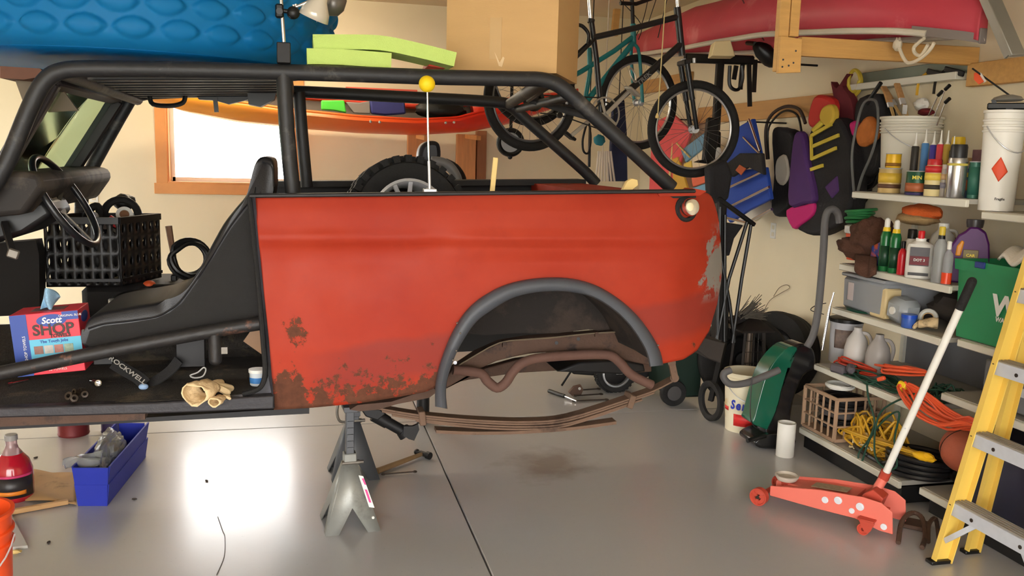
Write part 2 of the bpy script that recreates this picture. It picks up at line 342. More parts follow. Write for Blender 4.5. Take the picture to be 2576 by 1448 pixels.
# ================================================================== the truck body on its stands
NUT0 = mt('dull_steel', (112, 106, 98), .45, .6, .3, 30)
YS = 3.25                                     # plane of its near side
CAR = T('truck_body', 'red and black roofless truck body with tubular cage, raised on jack stands', 'truck')
RED = bpy.data.materials.new('worn_red_paint'); RED.use_nodes = True
def red_mat(M):
    nt = M.node_tree; N = nt.nodes; L = nt.links; b = N['Principled BSDF']; b.inputs['Specular IOR Level'].default_value = .22; tc = N.new('ShaderNodeNewGeometry'); pos = tc.outputs['Position']
    sp = N.new('ShaderNodeSeparateXYZ'); L.new(pos, sp.inputs[0])
    def noi(sc, det=7, rg=.6):
        n = N.new('ShaderNodeTexNoise'); n.inputs['Scale'].default_value = sc; n.inputs['Detail'].default_value = det; n.inputs['Roughness'].default_value = rg; L.new(pos, n.inputs['Vector']); return n.outputs['Fac']
    def mth(op, a, c=None, d=None):
        m = N.new('ShaderNodeMath'); m.operation = op
        for i, q in enumerate((a, c, d)):
            if q is None: continue
            if isinstance(q, (int, float)): m.inputs[i].default_value = q
            else: L.new(q, m.inputs[i])
        return m.outputs[0]
    def rng(src, a, c, lo=0, hi=1):
        r = N.new('ShaderNodeMapRange'); r.inputs[1].default_value = a; r.inputs[2].default_value = c; r.inputs[3].default_value = lo; r.inputs[4].default_value = hi; L.new(src, r.inputs[0]); return r.outputs[0]
    def mix(fac, a, c):
        m = N.new('ShaderNodeMix'); m.data_type = 'RGBA'; L.new(fac, m.inputs[0])
        if isinstance(a, tuple): m.inputs[6].default_value = (*lin(a), 1)
        else: L.new(a, m.inputs[6])
        if isinstance(c, tuple): m.inputs[7].default_value = (*lin(c), 1)
        else: L.new(c, m.inputs[7])
        return m.outputs[2]
    X, Z = sp.outputs['X'], sp.outputs['Z']
    base = mix(rng(noi(2.2, 4), .3, .7), (154, 43, 24), (168, 56, 32))
    base = mix(rng(noi(7, 8, .7), .55, .75, 0, .35), base, (142, 46, 31))
    # old primer overspray band low on the panel
    zr = mth('SUBTRACT', mth('SUBTRACT', Z, .70), mth('MULTIPLY_ADD', X, .127, .014))      # height above the panel's lower edge
    zn = mth('MULTIPLY_ADD', noi(3), .08, zr)
    band = mth('MULTIPLY', mth('MULTIPLY', rng(zn, .245, .215), rng(zn, .05, .10)), rng(mth('MULTIPLY_ADD', noi(4), .25, X), .12, .3))
    base = mix(mth('MULTIPLY', band, .6), base, (126, 50, 44))
    # rust: along the lower edge, up the front edge, and one blister patch
    nz = noi(11, 9, .72)
    edge = mth('ADD', rng(zr, .20, .0, -.14, .115), rng(X, .06, -.15, 0, .15))
    edge = mth('ADD', edge, rng(X, .62, .8, 0, -.2)); edge = mth('ADD', edge, rng(Z, 1.05, 1.2, 0, -.3))
    rust = rng(mth('ADD', nz, edge), .54, .58)
    dp = N.new('ShaderNodeVectorMath'); dp.operation = 'DISTANCE'; L.new(pos, dp.inputs[0]); dp.inputs[1].default_value = tuple(P(745, 835, y=YS))
    patch = rng(mth('MULTIPLY_ADD', noi(14, 8, .75), .22, dp.outputs['Value']), .155, .145)
    rust = mth('MAXIMUM', rust, patch)
    rc = mix(noi(30, 6), (64, 39, 30), (112, 68, 48))
    base = mix(rust, base, rc)
    # grey primer scraped bare near the rear corner
    tx = P(1790, 600, y=YS).x
    gp = mth('MULTIPLY', rng(mth('ADD', noi(9, 8, .7), rng(X, tx - .1, tx + .06, -.32, .1)), .53, .57), mth('MULTIPLY', rng(Z, 1.06, 1.12), rng(Z, 1.40, 1.34)))
    base = mix(gp, base, (132, 126, 120))
    L.new(base, b.inputs['Base Color'])
    L.new(mth('MAXIMUM', mth('MULTIPLY', rust, .8), rng(noi(5), .3, .7, .46, .6)), b.inputs['Roughness'])
    bp = N.new('ShaderNodeBump'); bp.inputs['Strength'].default_value = .35; bp.inputs['Distance'].default_value = .004; L.new(mth('MULTIPLY_ADD', rust, mth('MULTIPLY', noi(60), 1.0), mth('MULTIPLY', noi(120, 2), .06)), bp.inputs['Height']); L.new(bp.outputs[0], b.inputs['Normal'])
red_mat(RED)
top = lerpf([(640, 493), (1735, 480), (1778, 483), (1790, 495), (1800, 520), (1808, 560), (1813, 610), (1816, 676)])
bot = lerpf([(640, 495), (645, 545), (652, 620), (662, 720), (675, 850), (682, 950), (690, 1030), (780, 1025), (900, 1014), (1000, 998), (1070, 985), (1094, 975), (1108, 930), (1128, 872), (1160, 815), (1200, 772), (1235, 748), (1270, 731), (1310, 719), (1350, 712), (1400, 711), (1440, 714), (1490, 728), (1530, 747), (1560, 769), (1600, 807), (1630, 850), (1650, 895), (1661, 915), (1720, 903), (1752, 882), (1783, 833), (1803, 765), (1812, 715), (1816, 678)])
def dy(u, v):
    d = lerpf([(480, .035), (530, .012), (575, 0), (600, -.012), (622, .004), (660, .010), (760, .006), (880, .012), (960, .022), (1040, .04)])(v)
    if u > 1640: d += .20 * ((u - 1640) / 176) ** 3
    d += .013 * math.exp(-((u - 900) / 150) ** 2 - ((v - 640) / 40) ** 2) + .012 * math.exp(-((u - 1105) / 50) ** 2 - ((v - 615) / 28) ** 2)
    d += .009 * math.exp(-((u - 730) / 45) ** 2 - ((v - 720) / 100) ** 2) - .006 * math.exp(-((u - 820) / 60) ** 2 - ((v - 600) / 16) ** 2)
    d += .012 * math.exp(-((u - 1740) / 30) ** 2 - ((v - 720) / 90) ** 2) + .010 * math.exp(-((u - 1400) / 160) ** 2 - ((v - 660) / 24) ** 2)
    return d
cols = ['L%d' % k for k in range(7)] + [690] + list(range(704, 1090, 14)) + [1090, 1094, 1100, 1108, 1118] + list(range(1128, 1640, 10)) + [1640, 1650, 1661] + list(range(1672, 1780, 9)) + [1783, 1790, 1797, 1803, 1808, 1812, 1814, 1815.5]
NR = 56; pm = MB(); vs = []; fs = []
uleft = lerpf([(493, 641), (545, 645), (620, 652), (720, 662), (850, 675), (950, 682), (1030, 689)])
for u in cols:
    a, b = (top(690), bot(690)) if isinstance(u, str) else (top(u), bot(u))
    for j in range(NR + 1):
        v = a + (b - a) * j / NR; uu = u
        if isinstance(u, str): uu = uleft(v) + (690 - uleft(v)) * int(u[1:]) / 7
        vs.append(P(uu, v, y=YS + dy(uu, v)))
for i in range(len(cols) - 1):
    for j in range(NR): k = i * (NR + 1) + j; fs.append([k, k + 1, k + NR + 2, k + NR + 1])
pm.add(vs, fs).o('quarter_panel', RED, CAR, ang=1.2, solid=.004)
# small flat scrap of red lip at the top rear
MB().prism(pl([(1655, 487), (1740, 479), (1746, 474), (1778, 480), (1760, 492), (1660, 494)], y=YS + .02), (0, .09, 0)).o('rear_lip', RED, CAR)
# black rail along the top of the panel and the deck behind it
TR = mt('black_trim', (38, 35, 36), .55, .1, .25, 14, wear=(110, 50, 38), wamt=.28, wns=8)
MB().bar(P(626, 492, y=YS + .03), P(1745, 480, y=YS + .03), .05, .014, bev=.004).o('top_rail', TR, CAR)
def carz(x): 
    a, b = P(640, 490, y=YS), P(1740, 480, y=YS); return a.z + (b.z - a.z) * (x - a.x) / (b.x - a.x)
DK = mt('tub_dark', (26, 24, 23), .6, .1, .3, 8, wear=(58, 46, 40), wamt=.3)
def dbox(x0, x1, y0, y1, dz0, dz1, name, mat, n=6):
    """slab that follows the slope of the truck"""
    m = MB(); r = []
    for x in (x0, x1): r.append([V((x, y0, carz(x) + dz0)), V((x, y1, carz(x) + dz0)), V((x, y1, carz(x) + dz1)), V((x, y0, carz(x) + dz1))])
    return m.loft(r).o(name, mat, CAR)
XR = P(1760, 482, y=YS).x; XD = P(640, 492, y=YS).x; YF2 = 4.86
dbox(XD, XR, YS + .03, YS + .2, -.03, -.012, 'near_deck', DK)
dbox(XD, XR, YF2 - .16, YF2, -.03, -.0, 'far_deck', DK)
dbox(XD, XR, YF2 - .03, YF2, -.98, -.0, 'far_side_panel', DK)
dbox(XR - .3, XR - .03, YS + .2, YF2 - .1, -.3, -.02, 'tailgate_top', RED)
dbox(XD, XR - .1, YS + .2, YS + .22, -.13, -.03, 'near_inner_wall', DK)
dbox(XD - .02, XR - .1, YS + .53, YF2 - .03, -.52, -.49, 'cargo_floor', DK)
dbox(XR - .06, XR - .03, YS + .28, YF2 - .1, -.62, -.1, 'tailgate', RED)
# fender flare
fo = [(1095, 1022), (1095, 985), (1099, 945), (1115, 890), (1136, 840), (1166, 790), (1205, 752), (1262, 720), (1320, 704), (1380, 698), (1440, 701), (1500, 718), (1560, 754), (1606, 797), (1641, 845), (1661, 885), (1668, 918)]
fi = [(1126, 1028), (1122, 990), (1126, 952), (1143, 900), (1166, 855), (1196, 812), (1232, 783), (1285, 751), (1336, 737), (1390, 732), (1440, 735), (1490, 747), (1540, 777), (1578, 812), (1606, 850), (1626, 888), (1634, 922)]
fo_, fi_ = smooth_path([V((*p, 0)) for p in fo], 4), smooth_path([V((*p, 0)) for p in fi], 4)
FLR = mt('grey_flare_rubber', (70, 73, 80), .5, 0, .2, 7, .1, 60, wear=(150, 150, 152), wamt=.24, wns=18)
rings = []
for a, b in zip(fo_, fi_):
    def q(t, y): c = a.lerp(b, t); return P(c.x, c.y, y=y)
    rings.append([q(-.02, YS + .012), q(.02, YS - .018), q(.2, YS - .036), q(.55, YS - .046), q(.9, YS - .04), q(1., YS - .022), q(.98, YS + .012), q(.6, YS - .022), q(.2, YS - .012)])
MB().loft(rings).o('fender_flare', FLR, CAR, ang=.9)
for u, v in ((1150, 812), (1158, 838), (1148, 882), (1140, 905), (1656, 868)): MB().ell(P(u, v, y=YS - .046), .004).o('rivet', NUT0, CAR)
# wheel housing behind the arch
RST = mt('rusty_underbody', (58, 47, 40), .85, 0, .35, 10, .3, 50, wear=(36, 30, 27), wamt=.5, wns=4)
RST2 = mt('rust_brown', (84, 62, 50), .75, .1, .3, 14, .25, 70, wear=(50, 40, 36), wamt=.42, wns=7)
hs = MB(); rr = []
inner = smooth_path([V((*p, 0)) for p in [(1112, 1000), (1122, 940), (1150, 865), (1190, 805), (1235, 768), (1300, 738), (1380, 722), (1450, 726), (1510, 745), (1570, 790), (1612, 840), (1640, 905)]], 4)
for p in inner:
    a = P(p.x, p.y, y=YS + .02); rr.append([a, a + V((0, .2, .0)), a + V((0, .42, -.01)), a + V((0, .5, -.06))])
hs.loft(rr, cap=False, ring_closed=False).o('wheel_housing', RST, CAR, solid=.004)
hb = pl([(1150, 835), (1190, 785), (1240, 755), (1310, 730), (1390, 715), (1460, 718), (1520, 740), (1580, 785), (1610, 832), (1560, 838), (1480, 828), (1400, 838), (1300, 838), (1220, 842)], y=YS + .45)
MB().prism(hb, (0, .01, 0)).o('housing_back', RST, CAR)
# frame rail, brake line, exhaust, leaf springs, driveshaft stub
YR = 3.69
MB().prism(pl([(1092, 985), (1143, 926), (1200, 888), (1259, 862), (1330, 850), (1398, 845), (1500, 837), (1589, 829), (1640, 835), (1660, 862), (1668, 905), (1640, 920), (1590, 910), (1500, 884), (1400, 884), (1330, 890), (1290, 898), (1250, 908), (1210, 926), (1160, 955), (1110, 985)], y=YR - .03), (0, .07, 0)).o('frame_rail', RST2, CAR, bev=.006)
YR2 = 4.44
MB().prism(pl([(1120, 975), (1210, 930), (1300, 905), (1420, 892), (1560, 888), (1640, 905), (1640, 935), (1560, 940), (1440, 930), (1300, 938), (1180, 955), (1120, 968)], y=YR2), (0, .06, 0)).o('frame_rail', RST2, CAR, bev=.006)
MB().prism(pl([(1400, 935), (1460, 910), (1560, 905), (1620, 915), (1625, 935), (1560, 942), (1480, 938)], y=4.1), (0, .25, 0)).o('muffler', DRK, CAR, bev=.01)
MB().tube(pl([(1145, 924), (1180, 903), (1256, 862), (1330, 853), (1398, 848), (1480, 839), (1589, 832)], y=YR - .045), .0035, 6, k=3).o('brake_line', mt('line', (140, 124, 104), .4, .5), CAR)
for u, v in ((1268, 866), (1500, 840)): MB().box(P(u, v, y=YR - .045), (.014, .016, .022)).o('line_clip', RST2, CAR)
for u, v in ((1145, 912), (1400, 862), (1455, 852)): MB().cyl(P(u, v, y=YR - .04), P(u, v, y=YR - .032), .008).o('rail_bolt', ALU if u < 1200 else DRK, CAR)
MB().tube(pl([(1140, 930), (1207, 938), (1226, 958), (1250, 975), (1272, 962), (1290, 935), (1312, 914), (1350, 901), (1427, 894), (1510, 891), (1540, 896), (1562, 914), (1590, 943), (1640, 968)], y=YR - .1), .0215, 12, k=4).o('exhaust_pipe', mt('exhaust_rust', (98, 70, 60), .8, 0, .2, 12, .2, 60), CAR)
spring = T_ = None
spr = bpy.data.objects.new('leaf_spring', None); COL.objects.link(spr); spr.parent = CAR
LF = mt('spring_rust', (112, 88, 72), .8, .1, .3, 9, .25, 60, wear=(78, 60, 50), wamt=.42, wns=5)
mainp = [(905, 1015), (960, 1024), (1060, 1040), (1195, 1052), (1325, 1056), (1427, 1046), (1572, 1001), (1640, 978), (1695, 950)]
def leaf(pts, off, th, y, wd=.06):
    m = MB(); pp = smooth_path([P(u, v + off, y=y) for u, v in pts], 4); r = []
    for p in pp: r.append([p + V((0, -wd / 2, th / 2)), p + V((0, wd / 2, th / 2)), p + V((0, wd / 2, -th / 2)), p + V((0, -wd / 2, -th / 2))])
    return m.loft(r).o('leaf', LF, spr)
YL = 3.6
leaf(mainp, 0, .008, YL); leaf(mainp[1:8], 5.5, .008, YL); leaf([(985, 1036), (1060, 1048), (1195, 1061), (1325, 1065), (1427, 1056), (1560, 1014), (1610, 998)], 3, .008, YL)
leaf([(1045, 1052), (1195, 1069), (1325, 1073), (1427, 1063), (1590, 1009)], 1, .008, YL)
leaf([(1095, 1080), (1200, 1084), (1325, 1081), (1440, 1072), (1545, 1058)], 0, .014, YL)
for u, v in ((1060, 1046), (1582, 1005)): MB().box(P(u, v, y=YL), (.028, .085, .062), (0, -8 if u < 1300 else 18, 0), .004).o('spring_clamp', LF, spr)
MB().cyl(P(1697, 950, y=YL - .04), P(1697, 950, y=YL + .05), .02).o('spring_eye', LF, spr)
MB().bar(P(1690, 915, y=YL - .045), P(1698, 952, y=YL - .045), .012, .03).bar(P(1690, 915, y=YL + .045), P(1698, 952, y=YL + .045), .012, .03).cyl(P(1690, 912, y=YL - .05), P(1690, 912, y=YL + .05), .018).o('shackle', LF, spr)
MB().prism(pl([(900, 1018), (985, 1010), (1090, 975), (1100, 985), (1080, 1000), (1000, 1016), (950, 1030), (905, 1034), (880, 1030)], y=3.5), (0, .16, 0)).o('spring_hanger', RST2, CAR)
MB().prism(pl([(908, 1030), (955, 1028), (972, 1040), (950, 1058), (920, 1048)], y=3.9), (0, .12, 0)).o('shaft_bracket', DRK, CAR, bev=.006)
ds = MB().cyl(P(940, 1042, y=3.95), P(975, 1062, y=3.95), .032, .03, 14).cyl(P(975, 1062, y=3.95), P(1015, 1084, y=3.95), .026, .026, 14)
ds.cyl(P(1012, 1080, y=3.95), P(1022, 1090, y=3.95), .034, .04, 14)
for s in (-1, 1): ds.prism(pl([(1016, 1072), (1038, 1072), (1052, 1066), (1055, 1080), (1042, 1108), (1028, 1104), (1014, 1094)], y=3.95 + s * .04 - .01), (0, .018, 0))
ds.o('driveshaft_stub', DRK, CAR)
# sill, floor pan, under-rails
SIL = mt('sill_black_worn', (44, 42, 46), .5, .1, .3, 12, .2, 70, wear=(150, 62, 42), wamt=.3, wns=9)
MB().prism(pl([(-260, 1038), (0, 1026), (400, 1012), (690, 994), (690, 1029), (400, 1040), (0, 1051), (-260, 1062)], y=YS), (0, .05, 0)).o('rocker_sill', SIL, CAR, bev=.006)
MB().prism(pl([(-260, 1064), (0, 1050), (365, 1040), (365, 1055), (0, 1073), (-260, 1086)], y=YS + .05), (0, .06, 0)).o('under_rail', RST2, CAR)
MB().prism(pl([(-260, 1080), (0, 1071), (365, 1050), (690, 1030), (778, 1026), (778, 1040), (500, 1054), (0, 1080), (-260, 1092)], y=YR - .05), (0, .08, 0)).o('frame_rail', DRK, CAR)
CPT = mt('dirty_carpet', (50, 46, 42), .95, 0, .35, 9, .8, 160, wear=(92, 82, 66), wamt=.42, wns=4)
ca, cb = P(-300, 1040, y=YS + .02), P(690, 993, y=YS + .02)
MB().loft([[ca, ca + V((0, 1.58, 0)), ca + V((0, 1.58, -.03)), ca + V((0, 0, -.03))], [cb, cb + V((0, 1.58, 0)), cb + V((0, 1.58, -.03)), cb + V((0, 0, -.03))]]).o('floor_pan', CPT, CAR)
floorz = lambda x: ca.z + (cb.z - ca.z) * (x - ca.x) / (cb.x - ca.x)
MB().box((-.78, 4.05, floorz(-.8) + .06), (1.7, .34, .16), (0, -1.8, 0), .06).o('transmission_tunnel', CPT, CAR)
# door jamb and black weather strip
JMB = mt('jamb_grey', (70, 68, 78), .5, .1, .25, 10, wear=(44, 42, 46), wamt=.5)
jl = [(626, 496), (634, 560), (642, 640), (652, 740), (664, 850), (672, 930), (684, 1002)]
jr = [(642, 494), (648, 560), (654, 640), (664, 740), (676, 850), (684, 950), (692, 1030)]
MB().loft([[P(a, b, y=YS + .05), P(c, d, y=YS + .003), P(c, d, y=YS + .03), P(a, b, y=YS + .09)] for (a, b), (c, d) in zip(jl, jr)]).o('door_jamb', JMB, CAR)
MB().prism(pl([(690, 900), (686, 1003), (600, 996), (650, 985), (672, 955)], y=YS + .04), (0, .02, 0)).o('jamb_gusset', JMB, CAR)
MB().tube(pl([(627, 495), (636, 570), (645, 660), (655, 770), (663, 870), (667, 930), (662, 962), (646, 980), (610, 991)], y=YS + .03), .0095, 8, k=4).o('weather_strip', RUB, CAR)
# fuel cap
fc = P(1727, 522, y=YS + .02); ax = V((.16, -1, .08)).normalized()
MB().lathe(P(1720, 526, y=YS + .045), [(.052, -.01), (.052, .02), (.046, .026), (.036, .026), (.033, .0)], ax).o('filler_ring', RUB, CAR)
MB().lathe(P(1733, 521, y=YS + .01), [(.03, -.02), (.036, 0), (.037, .014), (.032, .026), (.02, .03), (.0, .03)], ax).o('fuel_cap', CHR, CAR)
MB().lathe(P(1735, 520, y=YS - .02), [(.017, -.006), (.017, .004), (.012, .008), (0, .008)], ax).o('cap_button', mt('cream_enamel', (238, 226, 190), .35), CAR)
# ------------------------------------------------------------------ roll cage
CG = bpy.data.objects.new('roll_cage', None); COL.objects.link(CG); CG.parent = CAR
YN, YFc = 3.45, 4.68
def rail(pts, y, r, name='tube', mat=BLK, k=5):
    return MB().tube(pl(pts, y=y), r, 14, k=k).o(name, mat, CG)
rail([(-175, 1040), (-160, 860), (-120, 640), (-60, 520), (-20, 470), (22, 398), (69, 285), (100, 222), (128, 190), (162, 177), (210, 173), (300, 173), (500, 176), (700, 181), (900, 187), (1100, 194), (1300, 198), (1360, 200), (1400, 212), (1440, 242), (1500, 297), (1600, 388), (1690, 472)], YN, .030)
nearpix = [(-60, 520), (69, 285), (128, 190), (210, 173), (700, 181), (1100, 194), (1360, 200), (1440, 242), (1690, 472)]
# far rail at the same heights
FZ = lambda u, y: P(u, 181 + (u - 700) * .03, y=YN).z
farz = P(715, 182, y=YN).z
a0, a1 = P(330, 258, y=YFc), P(1290, 262, y=YFc)
MB().tube([P(205, 560, y=YFc), P(206, 500, y=YFc), P(222, 440, y=YFc), P(318, 266, y=YFc), P(340, 243, y=YFc), P(420, 232, y=YFc), P(700, 229, y=YFc), P(1000, 243, y=YFc), P(1240, 256, y=YFc), P(1285, 268, y=YFc), P(1320, 298, y=YFc), P(1400, 368, y=YFc), P(1470, 430, y=YFc), P(1500, 462, y=YFc)], .031, 14, k=4).o('tube', BLK, CG)
# B hoop uprights, cross bars
rail([(714, 186), (722, 330), (737, 485)], YN, .0295, k=2)
MB().tube([P(716, 186, y=YN), V((P(716, 186, y=YN).x + .0, YFc, P(730, 232, y=YFc).z))], .028, 12).o('tube', BLK, CG)
rail([(752, 232), (760, 340), (772, 470)], YFc - .05, .031, k=2)
MB().tube([P(1370, 204, y=YN), P(1280, 262, y=YFc)], .027, 12).o('tube', BLK, CG)
MB().tube([P(150, 180, y=YN), P(345, 250, y=YFc)], .028, 12).o('tube', BLK, CG)
MB().tube([P(1440, 240, y=YN), P(1300, 275, y=YFc)], .02, 10).o('tube', BLK, CG)
MB().tube([P(1385, 210, y=YN), P(1330, 250, y=4.1), P(1500, 300, y=3.9)], .016, 8).o('tube', BLK, CG)
# rear diagonal brace from far hoop down to the near rear corner
# top slats over the cab
z0 = P(400, 190, y=YN).z
for i in range(8):
    y = YN + .1 + i * .145
    MB().bar((P(190, 178, y=YN).x + .02, y, z0 - .012), (P(700, 184, y=YN).x, y, z0 + .02), .06, .022, bev=.004).o('roof_slat', BLK, CG)
# socket on top of the B hoop that holds the work light
MB().box(P(714, 134, y=YN), (.05, .05, .075), bev=.003).o('socket_tube', DRK, CG)
# plate in front of hoop, brackets hanging
MB().prism(pl([(620, 215), (625, 262), (655, 268), (690, 250), (700, 215)], y=4.3), (0, .1, 0)).o('bracket', BLK2, CG)
MB().tube(pl([(376, 240), (385, 262), (430, 266), (460, 258), (466, 240)], y=4.5), .011, 8, k=4).o('grab_strap', BLK2, CG)
MB().prism(pl([(490, 232), (620, 225), (625, 250), (575, 262), (540, 252), (500, 250)], y=4.55), (0, .05, 0)).o('speaker_bar', BLK2, CG)
MB().bar(P(541, 245, y=4.55), P(545, 282, y=4.55), .02, .02).o('hanging_strap', BLK2, CG)
# door bar with stub
DB = mt('door_bar', (40, 38, 38), .5, .1, .3, 12, .2, 60, wear=(126, 84, 66), wamt=.36, wns=8)
MB().tube(pl([(-140, 962), (0, 938), (200, 896), (400, 857), (560, 828), (662, 812)], y=YS + .1), .0255, 14, k=3).o('door_bar', DB, CAR)
MB().tube(pl([(540, 840), (542, 905)], y=YS + .1), .024, 12).ell(P(542, 905, y=YS + .1), (.024, .024, .02)).o('bar_stub', DB, CAR)
MB().box(P(565, 880, y=YS + .1), (.022, .02, .025)).o('bar_tab', NUT0, CAR)
# ------------------------------------------------------------------ windshield, dash, steering
WS = bpy.data.objects.new('windshield', None); COL.objects.link(WS); WS.parent = CAR
PIL = mt('pillar_black', (46, 40, 42), .5, .1, .3)
nb, ntp = P(-10, 452, y=YN + .08), P(132, 205, y=YN + .08); fb, ftp = P(172, 430, y=YFc - .06), P(290, 248, y=YFc - .06)
for a, b, wd in ((nb, ntp, .06), (fb, ftp, .085), (ntp, ftp, .05), (nb, fb, .05)): MB().bar(a, b, .045, wd, up=(1, 0, .4), bev=.006).o('frame_bar', PIL, WS)
MB().add([nb, ntp, ftp, fb], [[0, 1, 2, 3]]).o('pane', mt('green_tint_glass', (196, 222, 200), .03, 0, 0, trans=1., ior=1.02), WS, solid=.005)
MB().prism(pl([(36, 196), (150, 216), (196, 278), (95, 283), (60, 262)], y=3.7), (0, .02, .0)).o('sun_visor', mt('visor', (112, 100, 84), .8, 0, .3, 6), CAR)
MB().prism(pl([(0, 166), (100, 172), (120, 190), (60, 200), (0, 196)], y=3.6), (0, .5, 0)).o('header_trim', mt('header', (104, 66, 48), .7, 0, .4, 8), CAR)
DSH = mt('dash', (74, 66, 58), .7, 0, .3, 5, wear=(40, 36, 34), wamt=.5)
MB().prism(pl([(-160, 428), (60, 432), (100, 440), (110, 470), (60, 540), (-160, 560)], y=3.5), (0, 1.2, 0)).o('dashboard', DSH, CAR, bev=.02)
MB().prism(pl([(120, 436), (198, 430), (206, 440), (186, 500), (130, 520), (110, 470)], y=4.5), (0, .2, 0)).o('far_cowl', DSH, CAR, bev=.012)
MB().prism(pl([(-100, 560), (110, 500), (135, 540), (60, 590), (-100, 640)], y=3.62), (0, .3, 0)).o('under_dash', BLK2, CAR, bev=.02)
MB().prism(pl([(-100, 620), (90, 604), (98, 640), (100, 790), (-100, 800)], y=4.2), (0, .1, 0)).o('firewall', mt('firewall', (22, 20, 20), .8), CAR)
swc = P(166, 506, y=3.78); nrm = V((.86, -.05, .5)).normalized()
SW = bpy.data.objects.new('steering_wheel', None); COL.objects.link(SW); SW.parent = CAR
MB().torus(swc, .195, .0135, nrm, 48, 10).o('rim', mt('wheel_black', (30, 31, 34), .3, 0, .1), SW)
MB().cyl(swc - nrm * .05, swc - nrm * .03, .04, .045, 16).o('hub', BLK2, SW)
for k in range(3):
    s_, u_ = frame(nrm); a = 2 * math.pi * (k / 3 + .25); d = s_ * math.cos(a) + u_ * math.sin(a)
    MB().bar(swc - nrm * .04, swc + d * .188, .02, .005, up=nrm).o('spoke', DRK, SW)
MB().tube([swc - nrm * .04, P(40, 568, y=3.78), P(-60, 600, y=3.78)], .026, 12).o('steering_column', BLK2, CAR)
MB().box(P(33, 638, y=3.5), (.04, .012, .035), (0, 20, 0), .005).o('pedal_pad', NUT0, CAR)
MB().bar(P(33, 638, y=3.51), P(10, 560, y=3.6), .02, .02).o('pedal_arm', DRK, CAR)
# ------------------------------------------------------------------ bucket seat
SE = bpy.data.objects.new('bucket_seat', None); COL.objects.link(SE); SE.parent = CAR
VIN = mt('black_vinyl', (26, 26, 30), .42, 0, .15, 6, .1, 200)
VIN2 = mt('black_seat_cloth', (22, 20, 20), .75, 0, .15, 20, .2, 300)
outer = [(692, 470), (690, 410), (676, 396), (654, 396), (640, 415), (628, 460), (618, 492), (592, 524), (560, 566), (530, 620), (505, 668), (482, 706), (462, 732), (436, 750), (390, 762), (310, 776), (250, 788), (222, 802), (210, 826), (206, 862), (218, 884), (250, 888), (330, 874), (450, 850), (560, 832), (660, 815), (672, 760), (672, 600)]
so = smooth_path([V((*p, 0)) for p in outer[:21]], 3); so += [V((*p, 0)) for p in outer[21:]]
yc0, yc1 = 3.42, 3.92
n = len(so); cen = V((560, 700, 0))
def ins(p, k): 
    return p + (V((600, 640, 0)) - p).normalized() * k if p.y < 760 else p + V((.2, 1, 0)).normalized() * k * (1 if p.y < 830 else -1)
rings = []
for k, y in ((9, yc0), (3, yc0 + .012), (0, yc0 + .035), (0, yc1 - .035), (3, yc1 - .012), (9, yc1)): rings.append([P(ins(p, k).x, ins(p, k).y, y=yc0) + V((0, y - yc0, 0)) for p in so])
MB().loft(rings).o('cushion', VIN, SE, ang=1.1)
seam = [(642, 470), (636, 500), (622, 512), (580, 568), (537, 637), (493, 704), (453, 758), (425, 780), (392, 796), (330, 806), (261, 814), (222, 826)]
MB().prism([P(u, v, y=yc0 - .004) for u, v in [(656, 480), (640, 505), (622, 524), (582, 574), (540, 642), (497, 708), (457, 764), (428, 786), (392, 801), (330, 812), (261, 820), (226, 832), (216, 862), (230, 880), (330, 868), (450, 844), (660, 808), (664, 700)]], (0, .012, 0)).o('side_panel', VIN2, SE)
MB().tube(pl(seam, y=yc0 - .003), .004, 6, k=4).o('piping', VIN, SE)
MB().tube(pl([(660, 405), (684, 420), (688, 470)], y=yc0 - .002), .003, 6, k=4).o('piping', VIN, SE)
MB().box(P(480, 885, y=3.55), (.11, .02, .12), bev=.004).o('seat_bracket', DRK, SE)
MB().box(P(262, 905, y=3.5), (.07, .04, .03), bev=.004).o('seat_slider', DRK, SE)
# seat belt lying on the floor with buckle and tongue
BW = mt('seat_belt_web', (34, 33, 34), .8, 0, .2, 40, .2, 200)
def strap(pts, y, wd, name, mat, par, up=(0, 0, 1), th=.003):
    pp = smooth_path(pl(pts, y=y), 4); r = []
    for i, p in enumerate(pp):
        d = (pp[min(i + 1, len(pp) - 1)] - pp[max(0, i - 1)]).normalized(); s = d.cross(V(up)).normalized(); u = s.cross(d)
        r.append([p + s * wd / 2 + u * th, p - s * wd / 2 + u * th, p - s * wd / 2 - u * th, p + s * wd / 2 - u * th])
    return MB().loft(r).o(name, mat, par)
sb = strap([(285, 912), (310, 928), (345, 948), (365, 966)], 3.46, .05, 'seat_belt', BW, CAR, up=(0, -.6, .8))
text(sb, 'ROCKWELL', P(322, 934, y=3.44) + V((0, -.006, .006)), .03, P(352, 957, y=3.44) - P(298, 918, y=3.44), (0, .45, .9), mt('belt_print', (150, 146, 140), .6), bold=.0006)
strap([(365, 966), (395, 955), (430, 930), (450, 905)], 3.5, .045, 'seat_belt', BW, CAR, up=(0, -.6, .8))
MB().tube(pl([(478, 944), (498, 936), (512, 924), (518, 930), (510, 946), (490, 950)], y=3.40), .003, 6, closed=True, k=3).o('belt_tongue', ALU, CAR)
MB().ell(P(361, 972, y=3.44), (.018, .012, .012)).o('belt_tip', mt('pale_blue', (150, 178, 214), .4), CAR)
# front pillar and cowl side beyond the door opening
MB().prism(pl([(-420, 470), (-200, 450), (-170, 560), (-175, 1040), (-420, 1070)], y=YS), (0, .05, 0)).o('cowl_side', RED, CAR, bev=.012)
MB().prism(pl([(-420, 470), (-160, 440), (-160, 520), (-420, 560)], y=YS + .06), (0, 1.5, 0)).o('cowl_top', RED, CAR, bev=.02)
